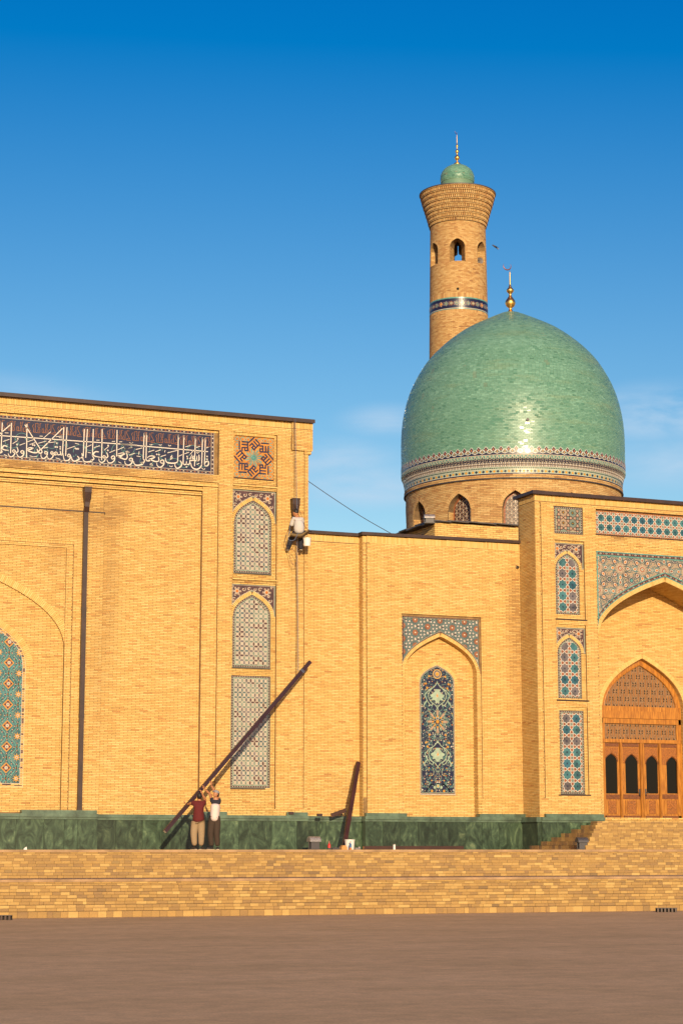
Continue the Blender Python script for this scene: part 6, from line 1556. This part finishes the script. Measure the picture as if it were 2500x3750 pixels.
while x < 11.4:
    w = rq.uniform(.5, .9); b = MB(); t = rq.uniform(-.02, .03); z = zrt(x) + .03
    b.hexa([(x, YB2 - .18, z + t), (x + w, YB2 - .20, z - .02 + t), (x + w, YB2 - .20, z + .02 + t), (x, YB2 - .18, z + .04 + t), (x, YB2 + 1.5, z + .06), (x + w, YB2 + 1.5, z + .05), (x + w, YB2 + 1.5, z + .09), (x, YB2 + 1.5, z + .10)], 'steeld'); b.build('roof_sheet', rb); x += w * .92
y = YB2 - .1
while y < 14.5:
    w = rq.uniform(.6, 1.0); b = MB(); z = zR0 + .02 + rq.uniform(-.03, .03)
    b.hexa([(kx0.x - .28, y, z - .03), (kx0.x + .9, y, z + .05), (kx0.x + .9, y, z + .09), (kx0.x - .28, y, z + .01), (kx0.x - .28, y + w, z - .05), (kx0.x + .9, y + w, z + .04), (kx0.x + .9, y + w, z + .08), (kx0.x - .28, y + w, z - .0)], 'steeld'); b.build('roof_sheet', rb); y += w * .95
print('towers done')

# ================================================================== people
def skin_mesh(verts, edges, rad, sub=2):
    """grow one continuous surface round a skeleton; returns verts, faces"""
    me = bpy.data.meshes.new('tmp'); me.from_pydata([tuple(v) for v in verts], edges, []); o = bpy.data.objects.new('tmp', me); COL.objects.link(o)
    md = o.modifiers.new('s', 'SKIN'); md.branch_smoothing = .6; sb = o.modifiers.new('b', 'SUBSURF'); sb.levels = sub; sb.render_levels = sub
    if not me.skin_vertices: me.attributes
    for i, r in enumerate(rad):
        sv = me.skin_vertices[0].data[i]; r = r if isinstance(r, tuple) else (r, r); sv.radius = r; sv.use_root = (i == 0)
    dg = bpy.context.evaluated_depsgraph_get(); dg.update(); ev = o.evaluated_get(dg).to_mesh()
    V = [tuple(v.co) for v in ev.vertices]; Fc = [tuple(p.vertices) for p in ev.polygons]
    bpy.data.objects.remove(o); bpy.data.meshes.remove(me); return V, Fc
class Soft:
    def __init__(s): s.v = []; s.f = []
    def add(s, VF): b = len(s.v); s.v += VF[0]; s.f += [tuple(b + i for i in f) for f in VF[1]]
    def ball(s, c, rx, ry, rz, ax, up, n=14, m=9):
        """ellipsoid: ax forward axis, up axis"""
        c = Vector(c); ax = Vector(ax).normalized(); sd = ax.cross(Vector(up)).normalized(); u = sd.cross(ax); V = []; Fc = []
        for i in range(m + 1):
            ph = math.pi * i / m
            for j in range(n):
                th = 2 * math.pi * j / n; V.append(tuple(c + ax * rx * math.sin(ph) * math.cos(th) + sd * ry * math.sin(ph) * math.sin(th) + u * rz * math.cos(ph)))
        for i in range(m):
            for j in range(n): Fc.append((i * n + j, i * n + (j + 1) % n, (i + 1) * n + (j + 1) % n, (i + 1) * n + j))
        s.add((V, Fc))
    def build(s, name, m, parent):
        me = bpy.data.meshes.new(name); me.from_pydata(s.v, [], s.f); me.materials.append(M[m]); me.polygons.foreach_set('use_smooth', [True] * len(me.polygons)); me.update(); return link(name, me, parent)
class Person:
    """joints given as (right, away, up) metres from a foot point, seen from the camera"""
    def __init__(s, origin, label, cat='person'):
        s.o = Vector(origin); s.t = thing('person', label, cat); s.body = Soft()
    def w(s, p): return s.o + RT * p[0] + FW * p[1] + Vector((0, 0, p[2]))
    def chain(s, soft, pts, rad, edges=None):
        n = len(pts); soft.add(skin_mesh([s.w(p) for p in pts], edges or [(i, i + 1) for i in range(n - 1)], rad))
    def cloth(s, name, m, pts, rad, edges=None):
        rad = [tuple(q * 1.14 for q in r) if isinstance(r, tuple) else r * 1.14 for r in rad]
        b = Soft(); s.chain(b, pts, rad, edges); return b.build(name, m, s.t)
    def hand(s, wrist, d, palm):
        """palm with four curled fingers and a thumb; d: pointing direction, palm: palm normal (local axes)"""
        d = Vector(d).normalized(); pn = Vector(palm).normalized(); sd = d.cross(pn).normalized(); W = Vector(wrist)
        s.chain(s.body, [W, W + d * .04, W + d * .085], [(.024, .018), (.034, .018), (.036, .016)])
        for i, l in enumerate((.062, .072, .068, .052)):
            b = W + d * .08 + sd * (-.030 + .020 * i); s.chain(s.body, [b, b + d * l * .45 + pn * .006, b + d * l * .72 + pn * .026, b + d * l * .70 + pn * .048], [.0095, .009, .0085, .007])
        b = W + d * .03 - sd * .028; s.chain(s.body, [b, b + d * .03 - sd * .022 + pn * .01, b + d * .055 - sd * .025 + pn * .03], [.011, .010, .008])
    def head(s, c, face, up=(0, 0, 1), r=.092):
        g = lambda v: (RT * v[0] + FW * v[1] + Vector((0, 0, v[2]))).normalized()
        C_ = s.w(c); f = g(face); u = g(up); sd = f.cross(u).normalized(); u = sd.cross(f)
        s.body.ball(C_, r * 1.05, r * .82, r * 1.18, f, u); s.body.ball(C_ + f * r * .35 - u * r * .55, r * .62, r * .55, r * .66, f, u)
        s.body.ball(C_ + f * r * 1.08 - u * r * .15, r * .20, r * .15, r * .28, f, u, 8, 6)
        s.body.ball(C_ + f * r * .93 - u * r * .60, r * .10, r * .26, r * .07, f, u, 8, 6)
        for q in (-1, 1): s.body.ball(C_ + sd * q * r * .84 - u * r * .1 - f * r * .05, r * .17, r * .08, r * .27, f, u, 8, 6)
        e = Soft()
        for q in (-1, 1): e.ball(C_ + f * r * .90 + sd * q * r * .34 + u * r * .10, r * .10, r * .13, r * .08, f, u, 8, 6)
        e.build('eyes', 'shoe', s.t); return C_, f, u, sd
    def done(s): return s.body.build('body', 'skin', s.t)
    def shoe(s, c, d):
        b = Soft(); d = Vector(d).normalized(); C_ = s.w(c); dd = (RT * d.x + FW * d.y).normalized(); b.ball(C_ + dd * .05 + Vector((0, 0, .035)), .135, .048, .045, dd, (0, 0, 1)); o = b.build('shoe', 'shoe', s.t)
        k = MB(); sd = Vector((-dd.y, dd.x, 0)); k.obox(C_ + dd * .05 + Vector((0, 0, .008)), dd * .13, sd * .044, (0, 0, .008), 'sole'); k.build('sole', o)

# man in maroon with his back to the camera
d1 = 60.2; f1 = atD(722, 3108.6, d1); f1.z = 0.0
p = Person(f1, 'man in maroon T-shirt and khaki trousers, seen from behind, holding the long pipe')
p.chain(p.body, [(.02, 0, .90), (.03, 0, 1.15), (.04, .0, 1.36), (.042, .01, 1.46), (.045, .02, 1.52), (-.12, .02, 1.385), (-.235, .14, 1.36), (-.345, .30, 1.335), (.18, .02, 1.39), (.215, .20, 1.47), (.10, .36, 1.66)],
        [.105, .10, .105, .055, .05, .062, .046, .030, .062, .046, .030], [(0, 1), (1, 2), (2, 3), (3, 4), (2, 5), (5, 6), (6, 7), (2, 8), (8, 9), (9, 10)])
p.chain(p.body, [(-.07, 0, .85), (-.10, .0, .46), (-.08, .02, .10)], [.08, .06, .045]); p.chain(p.body, [(.10, 0, .85), (.11, 0, .46), (.12, .02, .10)], [.08, .06, .045])
p.hand((-.345, .30, 1.335), (-.5, .35, .35), (.2, .3, 1)); p.hand((.10, .36, 1.66), (-.3, .3, .8), (-.6, .5, 0))
C_, f, u, sd = p.head((.045, .02, 1.575), (-.15, .93, .30))
h = Soft(); h.ball(C_ - f * .022 + u * .022, .098, .082, .104, f, u); h.build('hair', 'hair', p.t)
p.cloth('t_shirt', 'shirt_red', [(.03, 0, .76), (.025, 0, .96), (.035, .0, 1.24), (.04, .0, 1.37), (-.11, .02, 1.375), (-.185, .09, 1.365), (.175, .02, 1.38), (.205, .12, 1.425), (.042, .005, 1.44)], [(.24, .19), (.20, .165), (.20, .145), (.155, .115), (.10, .10), (.072, .072), (.085, .085), (.07, .07), (.068, .062)], [(0, 1), (1, 2), (2, 3), (3, 4), (4, 5), (3, 6), (6, 7), (3, 8)])
p.cloth('trousers', 'khaki', [(.02, 0, .97), (-.075, 0, .78), (-.11, -.02, .46), (-.075, .0, .10), (.105, 0, .78), (.12, -.01, .46), (.115, .0, .10)], [(.165, .125), .118, .098, .074, .118, .095, .074], [(0, 1), (1, 2), (2, 3), (0, 4), (4, 5), (5, 6)])
p.shoe((-.08, .02, .0), (-.5, .8, 0)); p.shoe((.12, .02, .0), (.3, .9, 0)); p.done()

# man with grey cap and pale vest reaching up
f2 = atD(783, 3108.6, 60.1); f2.z = 0.0
p = Person(f2, 'man in grey cap and pale vest reaching up to the long pipe')
p.chain(p.body, [(.0, 0, .95), (.02, 0, 1.2), (.04, 0, 1.42), (.04, -.01, 1.52), (.04, -.02, 1.58), (-.09, .0, 1.45), (-.12, .10, 1.62), (-.30, .22, 1.79), (.16, 0, 1.45), (.03, .18, 1.66), (-.12, .32, 1.91)],
        [.105, .10, .10, .055, .05, .060, .044, .030, .060, .044, .030], [(0, 1), (1, 2), (2, 3), (3, 4), (2, 5), (5, 6), (6, 7), (2, 8), (8, 9), (9, 10)])
p.chain(p.body, [(-.07, 0, .88), (-.10, -.02, .48), (-.07, 0, .10)], [.08, .06, .045]); p.chain(p.body, [(.10, 0, .88), (.08, -.02, .48), (.11, 0, .10)], [.08, .06, .045])
p.hand((-.30, .22, 1.79), (-.6, .3, .6), (.3, .6, .6)); p.hand((-.12, .32, 1.91), (-.15, .2, .95), (-.5, .8, 0))
C_, f, u, sd = p.head((.05, -.03, 1.645), (-.62, -.55, .25), r=.09)
h = Soft(); h.ball(C_ - f * .025 - u * .0, .085, .078, .09, f, u); h.build('hair', 'hair', p.t)
h = Soft(); h.ball(C_ + u * .052, .105, .09, .060, f, u); h.ball(C_ + f * .10 + u * .040, .055, .06, .012, f, u); h.build('cap', 'cap', p.t)
p.cloth('vest', 'vest', [(.01, 0, .80), (.015, 0, 1.02), (.03, 0, 1.24), (.035, 0, 1.38)], [(.185, .135), (.175, .13), (.185, .14), (.18, .13)])
p.cloth('t_shirt', 'darkc', [(.035, 0, 1.30), (.038, 0, 1.43), (-.075, 0, 1.455), (-.10, .05, 1.53), (.15, 0, 1.445), (.12, .09, 1.52), (.04, -.01, 1.50)], [(.15, .115), (.11, .09), .078, .066, .078, .068, .062], [(0, 1), (1, 2), (2, 3), (1, 4), (4, 5), (1, 6)])
p.cloth('trousers', 'brownc', [(.01, 0, 1.12), (-.07, 0, .82), (-.105, -.03, .48), (-.065, 0, .09), (.09, 0, .82), (.075, -.03, .48), (.11, 0, .09)], [(.15, .115), .108, .088, .068, .108, .088, .068], [(0, 1), (1, 2), (2, 3), (0, 4), (4, 5), (5, 6)])
p.shoe((-.07, 0, 0), (-.7, -.6, 0)); p.shoe((.11, 0, 0), (.1, -.9, 0)); p.done()

# the climber in front of the wall
seat = onY(1091, 1950, -.55); so3 = Vector(seat)
p = Person(so3, 'man in a pale grey shirt hanging from ropes against the corner of the tall wall')
p.chain(p.body, [(.03, 0, .05), (.02, .0, .25), (.0, .02, .42), (-.035, .05, .54), (-.06, .08, .60), (-.15, .05, .48), (-.215, .10, .24), (-.20, .36, .40), (.11, .05, .46), (.16, .22, .25), (.02, .42, .38)],
        [.10, .10, .105, .055, .05, .065, .046, .030, .065, .046, .030], [(0, 1), (1, 2), (2, 3), (3, 4), (2, 5), (5, 6), (6, 7), (2, 8), (8, 9), (9, 10)])
p.chain(p.body, [(-.08, .05, .02), (-.23, .32, -.16), (-.34, .30, -.46)], [.08, .06, .045]); p.chain(p.body, [(.08, .05, .02), (.09, .34, -.14), (.085, .30, -.44)], [.08, .06, .045])
p.hand((-.20, .36, .40), (.1, .8, .4), (.4, 0, -.9)); p.hand((.02, .42, .38), (-.2, .9, .3), (-.4, 0, -.9))
C_, f, u, sd = p.head((-.085, .09, .655), (-.75, .45, -.28), r=.095)
h = Soft(); h.ball(C_ - f * .025 + u * .028, .098, .086, .098, f, u); h.build('hair', 'hair', p.t)
h = Soft(); h.ball(C_ + u * .10 + sd * .0 + RT * .02, .03, .05, .035, f, u); h.build('headband_knot', 'vest', p.t)
p.cloth('shirt', 'shirt_w', [(.035, -.02, -.08), (.035, -.03, .20), (.02, -.03, .36), (-.0, .01, .47), (-.14, .05, .465), (-.205, .08, .30), (-.21, .12, .22), (.12, .04, .44), (.165, .12, .30)], [(.165, .135), (.165, .14), (.16, .135), (.12, .10), .088, .072, .07, .088, .07], [(0, 1), (1, 2), (2, 3), (3, 4), (4, 5), (5, 6), (3, 7), (7, 8)])
p.cloth('trousers', 'darkc', [(.02, .02, .10), (-.10, .12, -.02), (-.235, .32, -.17), (-.345, .29, -.52), (.08, .12, -.02), (.09, .34, -.15), (.085, .29, -.52)], [(.14, .12), .10, .085, .062, .10, .085, .062], [(0, 1), (1, 2), (2, 3), (0, 4), (4, 5), (5, 6)])
for q in ((-.355, .29, -.55), (.085, .29, -.54)): p.shoe(q, (-.15, .9, 0))
p.done()
def loc3(a, b, c): return so3 + RT * a + FW * b + Vector((0, 0, c))
sl3 = thing('sling_seat', 'olive canvas sling seat under the hanging man', 'sling')
b = Soft(); V = []; Fc = []; n = 12
for i in range(n + 1):
    t = i / n; a = -.26 + .60 * t; c = -.06 - .045 * math.sin(math.pi * t) + (.10 * max(0, t - .6) / .4)
    V += [tuple(loc3(a, -.16, c + .035)), tuple(loc3(a, -.19, c)), tuple(loc3(a, -.17, c - .05 + .03 * (t > .8))), tuple(loc3(a, .18, c - .05)), tuple(loc3(a, .18, c - .02)), tuple(loc3(a, -.14, c + .005))]
for i in range(n):
    for j in range(6): Fc.append((i * 6 + j, i * 6 + (j + 1) % 6, (i + 1) * 6 + (j + 1) % 6, (i + 1) * 6 + j))
b.add((V, Fc)); b.build('canvas', 'sling', sl3)
mb = MB(); mb.tube([tuple(loc3(.34, 0, .04)), tuple(loc3(.22, .1, .22)), tuple(loc3(.12, .25, .55)), tuple(loc3(-.02, .40, .9))], .008, 'rope2', 6); mb.tube([tuple(loc3(-.26, 0, -.03)), tuple(loc3(-.27, .1, .22)), tuple(loc3(-.16, .3, .6)), tuple(loc3(-.04, .42, .9))], .008, 'rope', 6); mb.build('strap', sl3)
# ropes
def rope(label, pts, r, m, cat='rope', group=None, k=6):
    P3 = []
    for i in range(len(pts) - 1):
        p0, p1, p2, p3 = pts[max(i - 1, 0)], pts[i], pts[i + 1], pts[min(i + 2, len(pts) - 1)]
        for j in range(k):
            t = j / k; P3.append(tuple(.5 * (2 * p1[c] + (p2[c] - p0[c]) * t + (2 * p0[c] - 5 * p1[c] + 4 * p2[c] - p3[c]) * t * t + (3 * p1[c] - p0[c] - 3 * p2[c] + p3[c]) * t ** 3) for c in range(3)))
    P3.append(tuple(pts[-1])); b = MB(); b.tube(P3, r, m, 5); o = b.build('rope', None); return tag(o, label, cat, group)
roofp = onY(1076, 1532, -.22); beam_tie = onY(1092, 2462, -.42)
rope('thin rope running from the roof edge down to the hanging man', [onY(1076, 1532, -.24), onY(1079, 1700, -.26), onY(1083, 1850, -.30), loc3(-.02, .30, .95), loc3(-.0, .2, .62)], .0085, 'rope2')
rope('long rope from the roof edge down to the tied upper end of the long pipe', [onY(1081, 1534, -.24), onY(1086, 1790, -.30), onY(1088, 1990, -.28), onY(1090, 2200, -.34), onY(1092, 2458, -.46)], .008, 'rope')
rope('second long rope beside the first, hanging straight down the wall', [onY(1084, 1960, -.30), onY(1087, 2150, -.20), onY(1088, 2330, -.25), onY(1089, 2462, -.44)], .007, 'rope2')
rope('blue-grey rope hanging in a loop below the hanging man', [loc3(-.27, -.2, .0), loc3(-.30, -.2, -.25), loc3(-.12, -.22, -.28), loc3(.0, -.2, -.05)], .009, 'rope')
rope('brown rope loop trailing lowest below the shoes of the hanging man', [loc3(-.30, -.05, .1), loc3(-.42, .0, -.25), loc3(-.30, .1, -.62), loc3(-.22, .15, -.95), loc3(-.08, .15, -1.03), loc3(-.05, .12, -.72), loc3(-.20, .1, -.5)], .008, 'rope2')
bk = thing('bucket', 'white plastic bucket hanging from the sling at the wall corner', 'bucket')
bc = onY(1124, 2000, -.62)
def bucket(parent, c, r, h, m='plastic', lid=True, open_=False):
    b = MB(); b.lathe(c, [(0, 0), (r * .86, 0), (r * .88, .01), (r, h - .03), (r * 1.06, h - .03), (r * 1.06, h)] + ([(r * .9, h + .004), (0, h + .004)] if lid else [(r * .97, h), (r * .84, .02), (0, .02)]), m, 22); return b.build('pail', parent, smooth=False)
bucket(bk, tuple(bc), .122, .26)
mb = MB(); mb.tube([tuple(bc + Vector((math.cos(a) * .13 * RT.x, math.cos(a) * .13 * RT.y, .23 + .10 * math.sin(a)))) for a in [math.pi * k / 10 for k in range(11)]], .005, 'steel', 5); mb.build('handle', bk)
rope('short cord from the sling seat to the white bucket', [loc3(.34, 0, .04), bc + Vector((0, 0, .33))], .006, 'rope2')

# long pipe held by the men
def channel(name, label, a, b, w, t, m, cat='pipe', side=None, open_end='sponge'):
    a, b = Vector(a), Vector(b); d = (b - a); L_ = d.length; d.normalize(); s_ = d.cross(Vector((0, -1, 0)) if side is None else side).normalized(); n_ = s_.cross(d)
    t_ = thing(name, label, cat); k = MB(); k.obox((a + b) / 2, d * L_ / 2, s_ * w / 2, n_ * t / 2, m); k.build('tube', t_)
    k = MB(); k.obox(a + d * .004, d * .008, s_ * (w / 2 - .012), n_ * (t / 2 - .012), open_end); k.build('open_end', t_)
    for q in (.33, .66): k = MB(); k.obox(a + d * L_ * q, d * .05, s_ * (w / 2 + .004), n_ * (t / 2 + .004), m); k.build('seam', t_)
    return t_, d, s_, n_
pa = atD(603, 3047, 59.95); pb_ = onY(1135, 2424, -.36)
lp_, d_, s_, n_ = channel('long_pipe', 'long dark plum square downpipe tilted up against the wall by two men', pa, pb_, .112, .10, 'plum', open_end='cream')
mb = MB(); tt = pa + (pb_ - pa) * .937; mb.obox(tt, d_ * .012, s_ * .068, n_ * .062, 'rope'); mb.obox(tt + d_ * .05, d_ * .008, s_ * .068, n_ * .062, 'rope'); tag(mb.build('rope_tie'), 'blue rope tied round the upper end of the long tilted pipe', 'rope')

# board leaning on the wall step, offcuts, pipe on the ground
def Yplane_pt(px, py, Y): return onY(px, py, Y)
a = onY(1258, 3107, -1.15); a.z = .01; b_ = onY(1311, 2793, .22)
channel('leaning_pipe', 'short red-brown downpipe length leaning against the brick corner', a, b_, .128, .11, 'rust')
a = onY(1212, 2985, -.02); b_ = onY(1266, 2968, -.02)
channel('pipe_offcut', 'red-brown pipe offcut lying tilted on the green marble ledge', a + Vector((0, 0, -.02)), b_ + Vector((0, 0, .0)), .115, .08, 'rust')
for (x0, x1, y0, y1, lab) in ((1055, 1073, 2974, 2980, 'small red-brown offcut on the marble ledge nearest the left wing corner'), (1160, 1178, 2981, 2987, 'tiny brown scrap on the marble ledge just left of the tilted pipe offcut')):
    a = onY(x0, y1, -.1); b_ = onY(x1, y0, -.1); k = MB(); k.box(a.x, b_.x, -.16, -.08, a.z - .03, b_.z, 'rust'); k.box(a.x + .01, b_.x - .01, -.165, -.16, a.z - .02, b_.z - .01, 'plum'); tag(k.build('scrap'), lab, 'scrap')
gY = -1.6
a = onY(1330, 3106, gY); b_ = onY(1695, 3106, gY); a.z = b_.z = .06
lgp, *_ = channel('ground_pipe', 'long maroon downpipe lying flat on the terrace at the plinth', a, b_, .10, .10, 'rust', side=Vector((0, 0, 1)))
k = MB(); q = onY(1443, 3106, gY - .1); k.box(q.x - .03, q.x + .03, gY - .12, gY - .06, 0, .15, 'plastic'); k.box(q.x - .035, q.x + .035, gY - .125, gY - .055, .15, .17, 'steel'); tag(k.build('sealant_tube'), 'small white tube standing in front of the flat maroon pipe', 'tube')
gd = thing('work_bucket', 'open white plastic bucket on the terrace beside the leaning pipe', 'bucket'); bc = onY(1280, 3109, -1.6); bc.z = 0
bucket(gd, tuple(bc), .155, .31, lid=False)
mb = MB(); mb.tube([tuple(bc + Vector((.16 * math.cos(a), .02, .30 - .09 * math.sin(a)))) for a in [math.pi * k / 10 for k in range(11)]], .005, 'steel', 5); mb.build('handle', gd)
sb_ = thing('spray_bottle', 'slim blue bottle with orange base in front of the open white bucket', 'bottle'); bt = onY(1283, 3109, -1.95); bt.z = 0
mb = MB(); mb.lathe(tuple(bt), [(0, 0), (.036, 0), (.036, .06)], 'orange', 12); mb.build('base', sb_); mb = MB(); mb.lathe(tuple(bt), [(.036, .06), (.036, .15), (.016, .19), (.014, .23), (0, .23)], 'bluep', 12); mb.build('bottle_body', sb_); mb = MB(); mb.lathe(tuple(bt), [(.018, .225), (.018, .26), (0, .26)], 'steel', 10); mb.build('cap', sb_)
k = MB(); q = onY(1261, 3109, -1.9); k.box(q.x - .11, q.x + .07, -1.95, -1.75, 0, .09, 'sponge'); k.box(q.x - .08, q.x + .05, -1.93, -1.78, .09, .13, 'sponge'); o = tag(k.build('sponge'), 'orange foam block at the foot of the leaning pipe', 'foam block')
rbt = thing('red_bottle', 'small red bottle with pointed nozzle between the floodlight and the leaning pipe', 'bottle'); bt = onY(1205, 3109, -1.7); bt.z = 0
mb = MB(); mb.lathe(tuple(bt), [(0, .05), (.045, .05), (.045, .15), (.02, .19), (0, .19)], 'red', 12); mb.build('bottle_body', rbt); mb = MB(); mb.lathe(tuple(bt), [(.014, .19), (.004, .27), (0, .27)], 'red', 8); mb.build('nozzle', rbt); mb = MB(); mb.lathe(tuple(bt), [(0, 0), (.04, 0), (.04, .05), (0, .05)], 'steeld', 10); mb.build('base', rbt)
for i, (x, lab, m_, w_) in enumerate(((1232, 'dark hand tool lying between the red bottle and the orange foam block', 'steeld', .16), (1308, 'grey metal tool just right of the open white bucket', 'steel', .10), (1350, 'small orange rag at the left end of the flat maroon pipe', 'sponge', .20), (1218, 'black tool bag behind the red bottle', 'steeld', .14))):
    q = onY(x, 3109, -1.75 + .15 * i); k = MB(); k.obox((q.x, q.y, .03), (w_, .02, 0), (0, .04, 0), (0, 0, .03), m_); k.obox((q.x + w_ * .6, q.y, .06), (.03, 0, 0), (0, .02, 0), (0, 0, .03), m_); tag(k.build(('hand_tool', 'hand_tool', 'rag', 'tool_bag')[i]), lab, ('tool', 'tool', 'rag', 'bag')[i])
k = MB(); q = onY(93, 3109, -1.0); k.hexa([(q.x - .05, q.y, 0), (q.x + .05, q.y, 0), (q.x + .04, q.y + .02, .09), (q.x - .02, q.y, .06), (q.x - .05, q.y + .08, 0), (q.x + .05, q.y + .08, 0), (q.x + .05, q.y + .06, .07), (q.x - .03, q.y + .07, .04)], 'plastic'); tag(k.build('paper_scrap'), 'crumpled white paper scrap on the terrace at far left', 'litter')

# floodlights
def floodlight(label, c, w, hgt, yaw=0, m='steel'):
    t = thing('floodlight', label, 'floodlight', 'floodlights'); u = Vector((math.cos(yaw), math.sin(yaw), 0)); v = Vector((-math.sin(yaw), math.cos(yaw), 0)); c = Vector(c)
    n = 9; k = MB(); pr = []
    for i in range(n): a = math.pi * i / (n - 1); pr.append((-math.cos(a) * .16, .16 * math.sin(a)))
    for (b0, z0), (b1, z1) in zip(pr, pr[1:]):
        k.poly([c - u * w / 2 + v * b0 + Vector((0, 0, hgt * .55 + z0)), c + u * w / 2 + v * b0 + Vector((0, 0, hgt * .55 + z0)), c + u * w / 2 + v * b1 + Vector((0, 0, hgt * .55 + z1)), c - u * w / 2 + v * b1 + Vector((0, 0, hgt * .55 + z1))], m)
    for sg in (-1, 1): k.poly([c + u * sg * w / 2 + v * b0 + Vector((0, 0, hgt * .55 + z0)) for b0, z0 in pr], m)
    k.build('lamp_housing', t)
    k = MB(); k.obox(c + Vector((0, 0, hgt * .30)), u * w * .38, v * .12, (0, 0, hgt * .25), 'steeld'); k.build('ballast_box', t)
    for sg in (-1, 1): k = MB(); k.obox(c + u * sg * (w / 2 - .01) + Vector((0, 0, hgt * .3)), u * .008, v * .02, (0, 0, hgt * .3), 'steeld'); k.build('bracket', t)
    k = MB(); k.obox(c + Vector((0, 0, .012)), u * w * .5, v * .10, (0, 0, .012), 'steeld'); k.build('foot_plate', t)
    return t
q = onY(1149, 3109, -1.5); floodlight('metal floodlight on the terrace left of the red bottle', (q.x, q.y, 0), .36, .44)
q = onY(2130, 3110, -4.4); floodlight('dark floodlight standing on the terrace beside the entrance steps', (q.x, q.y, 0), .34, .40, R(-8), 'steeld')
q = onY(1572, 1917, YB2 - .1); floodlight('grey floodlight on the rooftop block in front of the drum', (q.x, q.y, q.z), .40, .34, R(-20), 'steel')

# cables, bird, drains
a = onY(1128, 1762, .3); b_ = onZ(1437, 1957, 10.5)
cab = tag(rope('cable', [a, a.lerp(b_, .33) - Vector((0, 0, .05)), a.lerp(b_, .66) - Vector((0, 0, .06)), b_], .012, 'steeld'), 'thin dark cable sloping from the tall wing down to the middle roof', 'cable'); cab.name = 'cable'
a = onY(1126, 1937, .3); b_ = onY(1147, 1952, .52)
cab = tag(rope('cable', [a, a.lerp(b_, .5), b_], .010, 'steeld'), 'short dark cable stub at the wall corner beside the hanging man', 'cable'); cab.name = 'cable'
bd = thing('bird', 'small dark bird with pale belly flying just right of the minaret', 'bird'); bc = atD(1812, 902, 125)
s_ = Soft(); ax = (RT * -.8 + Vector((0, 0, .5))).normalized(); s_.ball(bc, .16, .06, .06, ax, (0, 0, 1)); s_.ball(bc + ax * .17, .05, .04, .045, ax, (0, 0, 1), 8, 6); s_.build('body', 'steeld', bd)
for sg in (-1, 1):
    k = MB(); w_ = (FW * sg * .7 + RT * .5 + Vector((0, 0, -.35))).normalized(); k.poly([bc + ax * .09, bc + ax * .05 + w_ * .22, bc - ax * .04 + w_ * .36, bc - ax * .07 + w_ * .18, bc - ax * .06], 'steeld' if sg > 0 else 'steel'); k.poly([q + Vector((0, 0, .012)) for q in (bc - ax * .06, bc - ax * .07 + w_ * .18, bc - ax * .04 + w_ * .36, bc + ax * .05 + w_ * .22, bc + ax * .09)], 'steeld'); k.build('wing', bd)
k = MB(); k.poly([bc - ax * .12, bc - ax * .27 + RT * .05, bc - ax * .27 - RT * .03 - Vector((0, 0, .05))], 'steeld'); k.build('tail', bd)
for (x0, x1, y, lab) in ((-60, 42, 3367, 'dark iron drain grate at the foot of the steps, far left'), (2402, 2480, 3338, 'dark iron drain grate at the foot of the steps, far right')):
    t = thing('drain_grate', lab, 'drain', 'drain grates'); a = onZ(x0, y + 4, ZP); b_ = onZ(x1, y + 4, ZP); pr = [a, b_]
    e = (b_ - a); L_ = e.length; e.normalize(); nn = Vector((-e.y, e.x, 0)); 
    k = MB(); k.obox((a + b_) / 2 + Vector((0, 0, .05)) + nn * .10, e * L_ / 2, nn * .02, (0, 0, .05), 'void'); k.obox((a + b_) / 2 + Vector((0, 0, .105)) + nn * .05, e * L_ / 2, nn * .07, (0, 0, .006), 'steeld'); k.build('frame', t)
    n = int(L_ / .09)
    for i in range(n): k = MB(); k.obox(a + e * (i + .5) * L_ / n + Vector((0, 0, .055)) - nn * .0, e * .022, nn * .02, (0, 0, .05), 'rust'); k.build('bar', t)
print('all done', len(bpy.data.objects))
